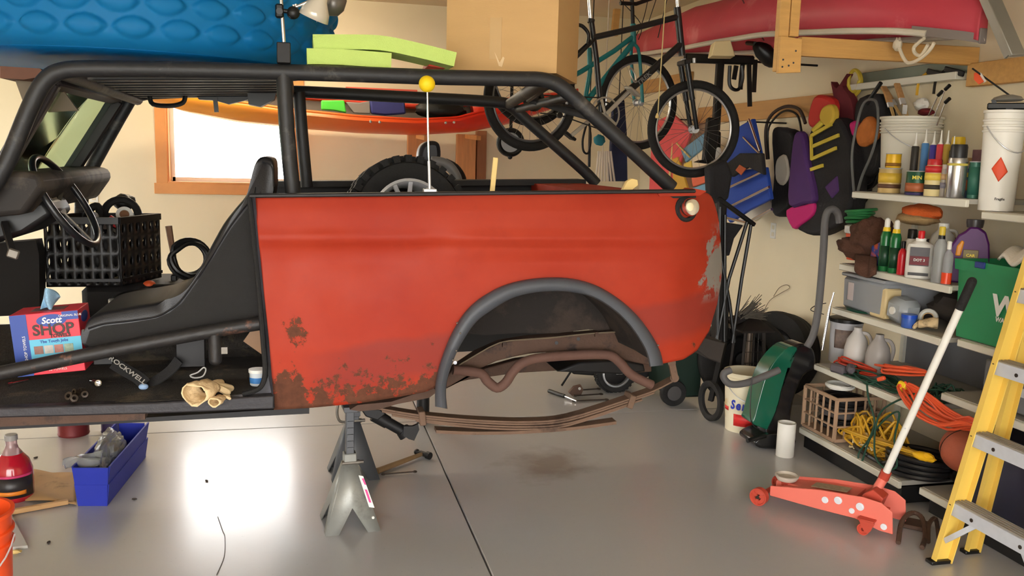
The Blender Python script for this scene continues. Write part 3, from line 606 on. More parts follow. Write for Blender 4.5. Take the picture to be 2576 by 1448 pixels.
# wooden board edge in the rear footwell
MB().prism(pl([(660, 756), (640, 770), (632, 830), (612, 858), (660, 892)], y=3.55), (0, .02, 0)).o('seat_plank', mt('varnished_ply', (150, 108, 66), .4, 0, .3, 6), CAR)
# ================================================================== things on and in the truck
# blue wading pool on the cage
cp = V((-.68, 4.18, 0)); pr = .80; zb = P(500, 158, y=YN).z + .035
POOLM = mt('blue_pool_plastic', (8, 116, 182), .5, 0, .08, 3)
POOLM.node_tree.nodes['Principled BSDF'].inputs['Specular IOR Level'].default_value = .25
def add_translucent(M, col, fac):
    nt = M.node_tree; tr = nt.nodes.new('ShaderNodeBsdfTranslucent'); tr.inputs[0].default_value = (*lin(col), 1); mx = nt.nodes.new('ShaderNodeMixShader'); mx.inputs[0].default_value = fac
    nt.links.new(nt.nodes['Principled BSDF'].outputs[0], mx.inputs[1]); nt.links.new(tr.outputs[0], mx.inputs[2]); nt.links.new(mx.outputs[0], nt.nodes['Material Output'].inputs[0])
add_translucent(POOLM, (70, 170, 220), .3)
pool = T('wading_pool', 'blue plastic wading pool with embossed fish, lying on top of the cage', 'pool')
NF, H = 33, .42; row = .084
def wav(x): c = math.cos(x); return math.copysign(abs(c) ** .62, c)
def poolpt(s, t):
    a = 2 * math.pi * s; zz = t * H
    r = pr + .05 * t
    if t < .12: r -= .05 * (1 - t / .12) ** 2
    # opposite-phase wavy grooves make eye-shaped cells, each cell a raised fish
    ir = round((zz - .07) / row); ph = (NF * a / (2 * math.pi) + .31 * ir) % 1.0
    xx = (ph - .5) / .47; bb_ = .037 * max(0., 1 - xx * xx) if abs(xx) < 1 else 0.
    yy = abs(zz - .07 - ir * row); d = 0.
    if bb_ > .002 and yy < bb_: d = .02 * (1 - (yy / bb_) ** 2) ** .5 * min(1, (1 - abs(xx)) * 3)
    for i in ():
        zc = .055 + i * row + (.036 * math.copysign(abs(math.cos(ph / 2 + math.pi / 2 * (i % 2))) ** .75 * 2 - 1, 1) if False else .036 * wav(ph + math.pi * (i % 2)))
        best = min(best, abs(zz - zc))
    # body of the fish rounds out further, with a slim tail notch
    r += d if .06 < t < .97 else 0
    return cp + V((r * math.cos(a), r * math.sin(a), zb + zz))
MB().grid(poolpt, 900, 80, wrap=True).o('side_wall', POOLM, pool, ang=1.2)
MB().lathe((cp.x, cp.y, zb), [(pr - .05, .0), (pr * .5, .004), (0, .004)], n=64, cap=False).o('bottom', POOLM, pool, solid=.004)
MB().torus((cp.x, cp.y, zb + H), pr + .055, .014, n=96, m=8).o('rim', POOLM, pool)
# green foam pads
FOAM = mt('lime_foam', (196, 222, 122), .9, 0, .06, 12, .3, 250)
def slabpath(pts, y0, dep, th, name, mat, par=None):
    pp = smooth_path(pl(pts, y=y0), 5); r = []
    for i, p in enumerate(pp):
        d = (pp[min(i + 1, len(pp) - 1)] - pp[max(0, i - 1)]).normalized(); u = V((-d.z, 0, d.x))
        r.append([p, p + V((0, dep, 0)), p + V((0, dep, 0)) + u * th, p + u * th])
    return MB().loft(r).o(name, mat, par, ang=.5)
f1 = slabpath([(773, 161), (860, 163), (984, 172)], 3.47, .22, .058, 'foam_pad', FOAM); tag(f1, 'short lime green foam pad lying flat on the cage rails', 'foam pad', 'foam pads')
f2 = slabpath([(789, 124), (860, 124), (955, 126), (1040, 142), (1142, 167)], 3.48, .21, .055, 'foam_pad', FOAM); tag(f2, 'long lime green foam pad bent over the pad below', 'foam pad', 'foam pads')
tag(MB().prism(pl([(1078, 166), (1082, 155), (1122, 166), (1120, 172)], y=3.6), (0, .2, 0)).o('red_strap', mt('red_web', (214, 70, 48), .7)), 'red strip of fabric poking out under the bent foam pad', 'strap')
# cardboard box
CB = mt('cardboard', (206, 166, 112), .75, 0, .06, 3, .1, 60, stretch=(1, 1, 6))
bx = T('cardboard_box', 'large brown cardboard carton standing on the rear of the cage', 'box')
bz0 = P(1260, 183, y=3.47).z + .012; bh = .46; bd = .5
bc = P(1400, 178, y=3.50); br_ = Matrix.Rotation(R_(-27), 3, 'Z'); wd = .47
def bq(x, y, z): return V((bc.x, bc.y, bz0)) + br_ @ V((x, y, z))
def bpan(c, s, name): return MB().box(bq(*c), s, br_).o(name, CB, bx)
bpan((-wd / 2, .003, bh / 2), (wd, .006, bh), 'front_panel'); bpan((-wd / 2, bd, bh / 2), (wd, .006, bh), 'back_panel')
bpan((-wd + .003, bd / 2, bh / 2), (.006, bd - .006, bh), 'side_panel'); bpan((-.003, bd / 2, bh / 2), (.006, bd - .006, bh), 'side_panel')
bpan((-wd / 2, bd / 2, .003), (wd - .012, bd - .006, .006), 'bottom_panel'); bpan((-wd / 2, bd / 2, bh - .003), (wd - .012, bd - .006, .006), 'top_flaps')
TAPE = mt('clear_tape', (206, 170, 120), .2, 0, .05)
MB().box(bq(-wd * .55, -.0012, bh * .3), (.05, .0014, bh * .36), br_).o('tape', TAPE, bx)
MB().prism([bq(x, -.0015, z) for x, z in ((-.262, .085), (-.246, .056), (-.238, .042), (-.225, .066), (-.218, .06), (-.228, .024), (-.242, .028))], br_ @ V((0, -.001, 0))).o('torn_tape', mt('tape_flap', (232, 204, 160), .1), bx)
# work light clamped on a rod
wl = T('clamp_lamp', 'clamp-on work lamp with silver rod and ball joint above the cage post', 'lamp')
a, b = P(714, 106, y=YN), P(703, -60, y=YN)
MB().cyl(a, b, .0075, n=10).o('rod', CHR, wl)
MB().box(P(703, 28, y=YN), (.03, .03, .05), bev=.006).cyl(P(703, 28, y=YN - .03), P(703, 28, y=YN + .03), .012).o('clamp', BLK2, wl)
MB().cyl(P(703, 26, y=YN), P(735, 30, y=YN), .008).ell(P(738, 32, y=YN), (.024, .02, .024)).cyl(P(728, 44, y=YN), P(735, 36, y=YN), .01).o('ball_joint', BLK2, wl)
MB().cyl(P(738, 20, y=YN), P(780, 2, y=YN), .006).o('arm', CHR, wl)
MB().cyl(P(738, 12, y=YN), P(742, 34, y=YN), .005).cyl(P(744, 10, y=YN), P(748, 32, y=YN), .005).o('thumb_screw', CHR, wl)
hd = P(800, 14, y=YN)
MB().lathe(hd, [(.012, .07), (.02, .05), (.026, .02), (.05, -.02), (.056, -.05)], (.35, -.2, .9), 20, cap=False).o('shade', mt('frosted_shade', (214, 206, 190), .2, .2), wl, solid=.003)
MB().cyl(P(797, 26, y=YN), P(797, 56, y=YN), .003, .001).o('pull', CHR, wl)
MB().lathe(P(838, 8, y=YN + .15), [(0, -.05), (.03, -.045), (.05, -.01), (.045, .02), (.02, .05), (.0, .055)], (.8, -.2, .5), 20).o('reflector_back', mt('lamp_grey', (120, 116, 112), .35, .6), wl)
# antenna with yellow ball on a square base
an = T('ball_antenna', 'yellow ball on a thin silver telescopic rod standing on the panel edge', 'antenna')
bp_ = P(1081, 478, y=YS + .06)
MB().box(bp_ + V((0, 0, -.002)), (.05, .03, .014), bev=.002).o('magnet_base', ALU, an)
MB().cyl(bp_, P(1079, 405, y=YS + .06), .0055, n=10).o('lower_rod', ALU, an)
MB().cyl(P(1079, 405, y=YS + .06), P(1075, 225, y=YS + .06), .0035, n=8).o('upper_rod', CHR, an)
MB().ell(P(1074, 211, y=YS + .06), .0305, n=24, m=16).o('ball', mt('yellow_foam_ball', (246, 208, 20), .55, 0, .05), an)
# paint stick and wood scrap
PAL = mt('pale_stick', (226, 196, 128), .6, 0, .1, 10)
tag(MB().bar(P(1238, 484, y=YS + .09), P(1247, 396, y=YS + .09), .006, .02, up=(1, 0, 0), bev=.002).o('paint_stick', PAL), 'pale wooden paint stick standing upright behind the panel', 'stick')
tag(MB().prism(pl([(1565, 482), (1578, 456), (1590, 449), (1604, 452), (1606, 466), (1590, 478), (1582, 484)], y=YS + .07), (0, .025, 0)).o('wood_wedge', PAL, bev=.002), 'small pale wood wedge lying on the panel edge', 'wood scrap')
# ------------------------------------------------------------------ wheel maker
def wheel_tyre(par, c, ax, R, wdt, rim, knob=None, nk=26, rimmat=None, tmat=RUB, spokes=0, hubr=.05, rings=()):
    c = V(c); ax = V(ax).normalized(); h = wdt / 2
    prof = [(rim, -h * .8), (rim + (R - rim) * .35, -h), (R * .95, -h * .95), (R, -h * .7), (R, h * .7), (R * .95, h * .95), (rim + (R - rim) * .35, h), (rim, h * .8), (rim - .008, h * .5), (rim - .008, -h * .5), (rim, -h * .8)]
    ty = MB().lathe(c, prof, ax, 56, cap=False).o('tyre', tmat, par)
    if knob:
        s, u = frame(ax); m = MB()
        for i in range(nk):
            for j, off in enumerate((-.72, -.25, .25, .72)):
                t = 2 * math.pi * (i + (.5 if j % 2 else 0)) / nk; d = s * math.cos(t) + u * math.sin(t); tt = ax.cross(d)
                m.box(c + d * (R + knob * .35) + ax * (off * h), (knob * 1.3, h * .42, R * 2 * math.pi / nk * .55), Matrix((d, ax, tt)).transposed())
        m.o('tread_knobs', tmat, ty, stuff=True)
    return ty
# spare tyre with alloy wheel in the cargo bed
spt = T('spare_tyre', 'big knobbly spare tyre with silver alloy wheel in the cargo bed', 'tyre')
sc = P(1022, 560, y=4.0); ax = V((.10, -1, .12)).normalized(); R0 = .268
sc = P(1020, 548, y=4.0)
wheel_tyre(spt, sc, ax, R0 - .015, .2, .165, .024, 30)
rimo = bpy.data.objects.new('alloy_wheel', None); COL.objects.link(rimo); rimo.parent = spt
MB().lathe(sc, [(.165, .085), (.172, .1), (.16, .104), (.145, .08), (.14, .02), (.14, -.06)], ax, 48, cap=False).o('rim', ALU, rimo)
s_, u_ = frame(ax)
for k in range(6):
    t = 2 * math.pi * k / 6 + .2; d = s_ * math.cos(t) + u_ * math.sin(t); q = ax.cross(d)
    for sg in (-1, 1): MB().bar(sc + ax * .06 + d * .03 + q * sg * .012, sc + ax * .092 + d * .155 + q * sg * .045, .02, .014, up=ax, bev=.003).o('spoke', ALU, rimo)
MB().lathe(sc + ax * .05, [(.05, 0), (.05, .02), (.035, .03), (0, .03)], ax, 20).o('centre_cap', DRK, rimo)
# black seat back and grey fender that stick up behind the tyre
sb = T('cycle_seat', 'black rounded seat back with grey and black mudguard behind the spare tyre', 'seat')
MB().prism([P(q.x, q.y, y=5.2) for q in smooth_path([V((*p, 0)) for p in [(1050, 470), (1052, 410), (1056, 375), (1068, 359), (1090, 354), (1106, 362), (1110, 390), (1104, 420), (1100, 470)]], 3)], (0, .14, 0)).o('backrest', VIN, sb, bev=.025)
MB().tube(pl([(1085, 405), (1110, 408), (1132, 420), (1148, 445), (1152, 470)], y=5.1), .03, 10, k=4).o('mudguard', mt('mudguard_grey', (120, 118, 116), .35), sb)
MB().tube(pl([(1118, 412), (1142, 425), (1158, 450), (1158, 475)], y=5.16), .036, 10, k=4).o('guard_edge', BLK2, sb)
MB().cyl(P(1070, 470, y=5.25), P(1070, 560, y=5.25), .05).bar(P(1150, 470, y=5.15), P(1080, 540, y=5.25), .05, .03).cyl(P(1070, 560, y=5.25), V((P(1070, 560, y=5.25).x, 5.25, .0)), .04).o('pedestal', DRK, sb)
# ------------------------------------------------------------------ towel box
tb = T('towel_box', 'red and blue carton of blue shop towels leaning on the door bar', 'towel box')
bl = P(45, 948, y=3.48); br = P(206, 932, y=3.48); tl = P(0, 797, y=3.48); 
ex = (br - bl).normalized(); ez0 = (tl - bl); ez = (ez0 - ex * ez0.dot(ex)).normalized(); ey = V((.16, .985, 0)); ey = (ey - ex * ey.dot(ex) - ez * ey.dot(ez)).normalized()
BWd, BHt, BDp = (br - bl).length * 1.06, ez0.length * 1.0, .17
o_ = bl
def bxp(x, y, z): return o_ + ex * x * BWd + ey * y + ez * z * BHt
M3 = Matrix((ex, ey, ez)).transposed()
HP, CY_, BL = mt('carton_red', (226, 52, 70), .4, 0, .05), mt('carton_cyan', (96, 184, 214), .4, 0, .05), mt('carton_blue', (34, 66, 150), .4, 0, .05)
MB().box(bxp(.5, BDp / 2, .5), (BWd, BDp, BHt), M3, .002).o('carton', HP, tb)
e = -.0012
def face(x0, x1, z0, z1, name, mat, k=1): MB().box(bxp((x0 + x1) / 2, e * k, (z0 + z1) / 2), ((x1 - x0) * BWd, .0012, (z1 - z0) * BHt), M3).o(name, mat, tb)
face(0, .24, 0, .995, 'blue_band', BL); face(.24, .998, .14, .58, 'cyan_field', CY_); face(.76, .998, .86, .995, 'blue_corner', BL)
for i, c_ in enumerate(((150, 110, 100), (190, 186, 180), (176, 120, 110), (150, 170, 150))):
    cxx = .36 + i * .148
    face(cxx - .066, cxx + .066, .34, .47, 'photo', mt('print_%d' % i, c_, .5, 0, .5, 60), 2)
WP, BP = mt('print_white', (236, 234, 228), .5), mt('print_brown', (58, 40, 34), .5)
MB().prism([bxp(.6 + .22 * math.cos(t / 24 * 2 * math.pi), -.0014, .87 + .10 * math.sin(t / 24 * 2 * math.pi)) for t in range(24)], ey * -.0012).o('brand_oval', BL, tb)
fr = lambda x, z, k=1: bxp(x, e * (1.6 + k), z)
text(tb, 'Scott', fr(.6, .87, 1.5), .032, ex, ez, WP, shear=.2, bold=.0008)
text(tb, 'SHOP', fr(.61, .72), .056, ex, ez, BP, bold=.0014)
text(tb, 'TOWELS', fr(.7, .615), .018, ex, ez, BP, bold=.0006)
text(tb, 'The Tough Jobs', fr(.6, .535, 1), .015, ex, ez, BL, bold=.0003)
text(tb, '55 TOWELS', fr(.6, .07), .012, ex, ez, WP)
text(tb, 'SHOP TOWELS', fr(.17, .45), .014, ez, -ex, WP)
text(tb, 'ORIGINAL BLUE', fr(.88, .93, 1), .011, ex, ez, WP)
text(tb, 'SHOP', bxp(1.001, BDp * .5, .55), .04, ey, ez, BP, bold=.002)
MB().prism([bxp(1, BDp * .5 + .05 * math.cos(t / 20 * 2 * math.pi), .84 + .09 * math.sin(t / 20 * 2 * math.pi)) for t in range(20)], ex * .0012).o('side_oval', BL, tb)
MB().box(bxp(.5, BDp / 2, 1.002), (BWd * .5, BDp * .45, .002), M3).o('slot', mt('slot_dark', (90, 40, 40), .7), tb)
tw = MB().grid(lambda s, t: bxp(.46 + .2 * (s - .5) * (1 - .1 * t) + .10 * t * t, BDp * .5 + .03 * math.sin(s * 5 + t * 3), 1.0 + .36 * t - .10 * t * (s - .3) ** 2 * 4), 14, 14)
tw.o('towel', mt('blue_towel', (150, 192, 222), .95, 0, .08, 30, .3, 200), tb, solid=.003)
# gloves, fasteners and small things on the floor pan
def blob(name, label, cat, c, rad, mat, nz=.25, seed=1, ns=2., rot=None, group=None, n=18, m=12):
    return tag(MB().ell(c, rad, rot, n, m, nz, seed, ns).o(name, mat), label, cat, group)
LEA = mt('tan_leather', (226, 200, 156), .8, 0, .12, 14, .4, 60, wear=(120, 96, 70), wamt=.36, wns=6)
def glove(name, label, cuff, palm, tips, rad, mat, group=None):
    """work glove: open cuff ring, palm and fingers"""
    t = T(name, label, 'glove', group); c0, c1 = V(cuff), V(palm); d = (c1 - c0); u = V((0, 0, 1)); s = d.cross(u).normalized()
    rings = []
    for i in range(9):
        k = i / 8; c = c0.lerp(c1, k); w_ = rad * (1.0 + .15 * math.sin(k * 5)) ; h_ = rad * (.75 - .25 * k)
        rings.append([c + s * w_ * math.cos(a) + u * h_ * math.sin(a) * (1 + .2 * math.sin(3 * a + i)) for a in [2 * math.pi * j / 14 for j in range(14)]])
    MB().loft(rings, cap=False).o('palm', mat, t, solid=.004)
    for q in tips: MB().tube([c0.lerp(c1, .75), c1.lerp(V(q), .4) + V((0, 0, .006)), V(q)], rad * .26, 8, k=3).ell(q, rad * .26, n=8, m=6).o('finger', mat, t)
    return t
fz = lambda u, v: P(u, v, z=floorz(-.4) + .02)
GZ = floorz(-.35) + .05
q0, q1 = P(488, 992, z=GZ - .005), P(528, 972, z=GZ)
glove('leather_glove', 'tan leather work glove lying open on the floor pan by the sill', q0 + V((0, 0, .0)), q1, [P(566, 972, z=GZ - .02), P(580, 976, z=GZ - .03), P(572, 986, z=GZ - .03), P(556, 962, z=GZ - .01)], .05, LEA, 'work gloves in the truck')
glove('leather_glove', 'tan leather glove tucked beneath the open glove', P(538, 1012, z=GZ - .03), P(556, 1000, z=GZ - .03), [P(576, 996, z=GZ - .036), P(578, 1002, z=GZ - .036)], .02, LEA, 'work gloves in the truck')
NUT = mt('oily_steel', (70, 62, 56), .45, .7, .3, 40)
for i, (u, v, r) in enumerate(((176, 996, .016), (190, 986, .013), (186, 1002, .014), (205, 982, .012), (214, 992, .013))):
    c = P(u, v, z=floorz(-.85) + .024); a = V((random.uniform(-1, 1), -.8, .4)).normalized()
    t = T('lug_nut', ['dark lug nut lying leftmost in the pile on the carpet', 'small dark nut at the top of the pile on the carpet', 'dark nut lowest in the pile on the carpet', 'dark nut at the right rear of the pile on the carpet', 'dark nut rightmost of the pile on the carpet'][i], 'nut', 'lug nuts on the floor pan')
    MB().lathe(c - a * r, [(r * .5, 0), (r, 0), (r, r * 1.4), (r * .8, r * 1.6), (r * .5, r * 1.6), (r * .5, 0)], a, 6, cap=False).o('hex_body', NUT, t, ang=.3)
    MB().lathe(c + a * r * .4, [(r * .9, 0), (r * .95, .003), (r * .5, .004)], a, 12, cap=False).o('washer_face', NUT, t)
sk = T('chrome_socket', 'small chrome socket lying on the carpet beside the nuts', 'socket'); c = P(242, 962, z=floorz(-.8) + .02); a = V((.5, -.8, .1)).normalized()
MB().lathe(c, [(.008, -.02), (.013, -.02), (.013, .02), (.009, .02), (.008, 0), (.0, 0)], a, 14, cap=False).o('sleeve', CHR, sk); MB().cyl(c - a * .05, c - a * .02, .008).o('drive_end', CHR, sk)
rt = T('ratchet', 'long chrome ratchet extension lying in front of the towel box', 'tool')
MB().cyl(P(20, 966, z=floorz(-1.1) + .01), P(70, 955, z=floorz(-1.) + .01), .006).o('shaft', CHR, rt); MB().cyl(P(17, 967, z=floorz(-1.1) + .01), P(28, 964, z=floorz(-1.1) + .01), .009).o('end_collar', CHR, rt)
cu_ = T('small_tub', 'small white tub with blue print beside the door jamb', 'tub'); c = P(648, 968, z=floorz(-.18) + .002); k = mpp(c)
MB().lathe(c, [(.024, 0), (.028, .004), (.03, .05), (.031, .052)], n=24).o('body', mt('tub_white', (214, 220, 226), .4), cu_); MB().lathe(c + V((0, 0, .052)), [(.033, 0), (.033, .012), (.0, .012)], n=24).o('lid', WHT, cu_)
MB().lathe(c + V((0, 0, .012)), [(.0292, 0), (.0304, .022)], n=24, cap=False).o('label_band', mt('tub_blue', (70, 130, 196), .4), cu_)
# black crate of parts behind the seat
cr_ = T('black_crate', 'black plastic crate with round holes standing behind the steering wheel', 'crate')
A, B_ = P(118, 585, y=4.55), P(398, 560, y=4.25)
zt, zbm = P(398, 556, y=4.3).z, P(330, 720, y=4.3).z
c00, c10 = V((P(112, 600, y=4.3).x, 4.3, 0)), V((P(300, 600, y=4.3).x, 4.3, 0)); c11 = V((P(402, 600, y=4.6).x, 4.6, 0)); c01 = V((P(205, 600, y=4.6).x, 4.6, 0))
BK = mt('crate_black', (20, 19, 20), .45, 0, .2)
def holed(a, b, nx, nz_, name):
    """crate wall with oval holes between ribs, open grid"""
    d = b - a; L_ = d.length; d.normalize(); nn = d.cross(V((0, 0, 1))); m = MB(); hh = zt - zbm; cw = L_ / nx; ch = hh / nz_
    N_ = 12
    for i in range(nx):
        for j in range(nz_):
            cc = a + d * (i + .5) * cw + V((0, 0, zbm + (j + .5) * ch)); sq = []; ov = []
            for k in range(N_):
                t = 2 * math.pi * (k + .5) / N_; cs, sn = math.cos(t), math.sin(t); mm = max(abs(cs), abs(sn))
                sq.append(cc + d * (cw / 2 * cs / mm) + V((0, 0, ch / 2 * sn / mm))); ov.append(cc + d * (cw * .22 * cs) + V((0, 0, ch * .30 * sn)))
            m.add(sq + ov, [[k, (k + 1) % N_, N_ + (k + 1) % N_, N_ + k] for k in range(N_)])
    return m.o(name, BK, cr_, solid=.006, ang=.1)
holed(c00, c10, 8, 4, 'side_wall'); holed(c10, c11, 6, 4, 'side_wall'); holed(c11, c01, 6, 4, 'side_wall'); holed(c01, c00, 6, 4, 'side_wall')
MB().prism([V((p.x, p.y, zbm)) for p in (c00, c10, c11, c01)], (0, 0, .01)).o('base', BK, cr_)
for a, b in ((c00, c10), (c10, c11), (c11, c01), (c01, c00)):
    MB().bar(V((a.x, a.y, zt)), V((b.x, b.y, zt)), .022, .03).o('rim_bar', BK, cr_)
    MB().bar(V((a.x, a.y, zbm + .03)), V((b.x, b.y, zbm + .03)), .02, .014).o('rim_bar', BK, cr_)
# what the crate stands on: the far seat base
MB().box((-.76, 4.62, (zbm + floorz(-.7)) / 2 - .005), (.5, .44, zbm - floorz(-.7) - .01), (0, 0, 0), .03).o('far_seat_base', VIN2, CAR)
blob('parts_heap', 'dark heap of oily parts filling the black crate', 'parts', (c00 + c10 + c11 + c01) / 4 + V((0, 0, (zt + zbm) / 2 - .01)), (.12, .11, (zt - zbm) / 2 - .025), mt('oily_parts', (26, 24, 23), .6, 0, .4, 20), .3, 7, 4.)
# parts heaped in the crate
tag(MB().torus(P(305, 540, y=4.55), .075, .018, (.2, -1, .3), 28, 8).o('pulley', RUB), 'black ribbed pulley ring standing in the crate', 'pulley')
blob('canister', 'lumpy black canister at the top of the crate', 'canister', P(312, 508, y=4.64), (.055, .04, .04), BLK2, .2, 4)
wr = T('bearing_ring', 'white ring with brown centre leaning in the crate', 'ring'); a = V((.2, -1, .45)).normalized(); c = P(313, 540, y=4.5)
MB().lathe(c, [(.022, 0), (.038, .0), (.038, .01), (.022, .01), (.022, 0)], a, 24, cap=False).o('outer_ring', WHT, wr); MB().lathe(c, [(.022, .002), (.0, .002)], a, 24, cap=False).o('core', mt('bronze', (126, 86, 56), .5), wr)
tag(MB().box(P(285, 557, y=4.4), (.05, .012, .04), (10, 35, 0), .002).o('red_card', mt('red_card', (206, 34, 40), .5)), 'small red card tilted among the parts in the crate', 'card')
tag(MB().tube(pl([(215, 560), (225, 528), (245, 518), (252, 540), (250, 560)], y=4.5), .018, 10, k=4).o('radiator_hose', RUB), 'bent black rubber hose sticking out of the crate', 'hose')
tag(MB().lathe(P(340, 552, y=4.58), [(.0, -.02), (.03, -.02), (.034, .0), (.02, .03), (0, .032)], (.3, -.6, .7), 18).o('white_cap', WHT), 'white plastic cap at the right rim of the crate', 'fitting')  # a loose white cap
blob('oil_filter', 'pale metal can lying in the crate left of the red card', 'can', P(235, 548, y=4.45), (.025, .02, .03), ALU, .1, 2)
blob('shop_rag', 'crumpled grey rag along the left of the crate', 'rag', P(252, 566, y=4.4), (.045, .04, .02), mt('rag_grey', (120, 106, 96), .9, 0, .3, 8), .4, 6, 3)
tag(MB().prism(pl([(340, 512), (362, 544), (344, 540), (336, 520)], y=4.62), (0, .03, 0)).o('plastic_bracket', BLK2), 'pointed black bracket at the top right of the crate', 'bracket')
# axe handle and cable coil between the seats
ah = T('axe', 'wooden axe handle standing upright beside the crate', 'axe')
MB().tube(pl([(424, 568), (429, 600), (436, 640), (440, 690)], y=4.6), .014, 8, k=3, rad=(.017, .012)).o('handle', mt('old_ash', (116, 84, 62), .6, 0, .2), ah)
MB().box(P(441, 702, y=4.6), (.03, .1, .06), bev=.006).o('head', DRK, ah)
def coil(name, label, cat, c, R, r, turns, mat, ax=(0, 0, 1), jit=.15, zs=.3, seed=1, k=3, sq=1., group=None, n=7, per=9):
    """one long cable wound in loose loops"""
    rn = random.Random(seed); a, b = frame(V(ax)); ax = V(ax).normalized(); pts = []
    if abs(ax.z) > .99: a, b = V((1, 0, 0)), V((0, 1, 0))
    rr_ = R; ox = oy = 0
    for i in range(int(turns * per)):
        t = 2 * math.pi * i / per
        if i % per == 0: rr_ = R * (1 + rn.uniform(-jit, jit)); ox, oy = rn.uniform(-jit, jit) * R * .6, rn.uniform(-jit, jit) * R * .6
        h = (i / (turns * per) - .5) * 2 * zs * R + rn.uniform(-.4, .4) * zs * R * .5
        pts.append(V(c) + a * (ox + rr_ * math.cos(t)) + b * (oy + rr_ * sq * math.sin(t)) + ax * h)
    return tag(MB().tube(pts, r, n, k=k).o(name, mat), label, cat, group)
coil('cable_coil', 'coil of thick black cable standing behind the seat', 'cable', P(478, 650, y=4.45), .085, .011, 3.4, BLK2, (.3, -1, .2), .18, .25, 3)
tag(MB().box(P(462, 720, y=4.5), (.11, .08, .04), (0, -3, 0), .004).o('small_red_case', mt('maroon_case', (120, 34, 38), .5)), 'small dark red case lying behind the seat cushion', 'case')
tb2 = T('tool_bag', 'low black tool bag with pale trim lying behind the seat', 'bag')
MB().ell(P(370, 752, y=4.25), (.16, .1, .05), (0, -4, 0), 20, 10, .12, 3).o('bag_body', BLK2, tb2)
MB().bar(P(405, 742, y=4.13), P(422, 730, y=4.13), .008, .012).bar(P(422, 730, y=4.13), P(434, 742, y=4.13), .008, .012).o('trim', WHT, tb2)
tag(MB().ell(P(376, 716, y=4.45), (.03, .03, .022), n=14).o('orange_cap', mt('orange_plastic', (214, 86, 40), .5)), 'round orange cap lying behind the tool bag', 'stopper')  # a loose orange cap
tag(MB().box(P(293, 760, y=4.1), (.06, .05, .03), (0, 0, 20), .004).cyl(P(280, 762, y=4.05), P(312, 755, y=4.05), .012).o('metal_fitting', ALU), 'shiny metal fitting lying left of the tool bag', 'fitting')
# ================================================================== on the floor
F = lambda u, v: P(u, v, z=0)
STG = mt('stand_grey', (150, 151, 146), .45, .35, .18, 8, .1, 60, wear=(124, 124, 120), wamt=.4)
STD = mt('stand_dark', (92, 94, 98), .5, .35, .2, 9)
def jack_stand(c, hz, top_z, label, mat, sticker=False, yaw=0.):
    """pyramid base of four folded steel legs, ratchet post and saddle"""
    t = T('jack_stand', label, 'jack stand', 'jack stands under the frame'); c = V(c); rz = Matrix.Rotation(yaw, 3, 'Z')
    q = lambda x, y, z: c + rz @ V((x, y, z)); w_, tw, H_ = .118, .03, hz
    for k in range(4):
        r4 = Matrix.Rotation(k * math.pi / 2, 3, 'Z')
        def g(x, z): # point on the sloping front face
            f = z / H_; y = -(w_ + (tw - w_) * f); return c + rz @ (r4 @ V((x, y, z)))
        wz = lambda z: w_ + (tw - w_) * z / H_
        pts = [g(-wz(0), 0), g(-wz(0) + .055, 0), g(0, .105), g(wz(0) - .055, 0), g(wz(0), 0), g(wz(H_), H_), g(-wz(H_), H_)]
        MB().add(pts, [[0, 1, 2, 6], [2, 3, 4, 5], [2, 5, 6]]).o('leg_plate', mat, t, solid=.004, ang=.1)
    MB().box(q(0, 0, H_ + .02), (.056, .056, .055), rz, .004).o('collar', mat, t)
    MB().cyl(q(-.036, -.02, H_ + .005), q(.04, -.02, H_ + .005), .011).cyl(q(.04, -.02, H_ + .005), q(.058, -.02, H_ + .005), .008).o('pawl_pin', NUT0, t)
    ps = MB().box(q(0, 0, (top_z + H_ * .55) / 2), (.036, .04, top_z - H_ * .55), rz, .003).o('ratchet_post', STD, t)
    z = H_ + .07
    while z < top_z - .03: MB().box(q(0, -.022, z), (.026, .012, .012), rz).o('tooth', STD, ps); z += .03
    MB().box(q(0, 0, top_z + .006), (.06, .1, .014), rz, .003).box(q(0, -.045, top_z + .014), (.06, .012, .02), rz).box(q(0, .045, top_z + .014), (.06, .012, .02), rz).o('saddle', STD, t)
    if not sticker:
        MB().tube([q(-.02, -.03, H_ + .13), q(-.07, -.03, H_ + .12), q(-.085, -.03, H_ + .06), q(-.07, -.03, H_ + .01), q(-.02, -.03, H_ + .005)], .007, 8, k=4).o('lever', NUT0, t)
    else:
        a = lambda x, z: c + rz @ V((x, -(w_ + (tw - w_) * z / H_) - .006, z))
        MB().prism([a(.072, .105), a(.096, .1), a(.052, .235), a(.032, .24)], rz @ V((0, -.002, 0))).o('sticker', WHT, t)
        PK = mt('pink_print', (226, 60, 140), .5)
        MB().prism([a(.073, .125), a(.083, .123), a(.066, .178), a(.056, .18)], rz @ V((0, -.0035, 0))).o('sticker_print', PK, t)
        MB().prism([a(.056, .2), a(.064, .198), a(.054, .226), a(.045, .226)], rz @ V((0, -.0035, 0))).o('sticker_print', PK, t)
        MB().cyl(a(.088, .06) + V((0, -.003, 0)), a(.088, .06) + V((0, .004, 0)), .006).o('rivet', WHT, t)
    return t
na = (F(820, 1341) + F(941, 1335)) / 2
jack_stand((.20, 3.80, 0), .285, P(870, 1030, y=3.80).z, 'grey steel jack stand with pink and white sticker, nearest the camera', STG, True, R_(5))
jack_stand((.25, 4.42, 0), .285, P(868, 1042, y=4.42).z + .0, 'dark grey jack stand standing behind the stickered one', STD, False, R_(5))
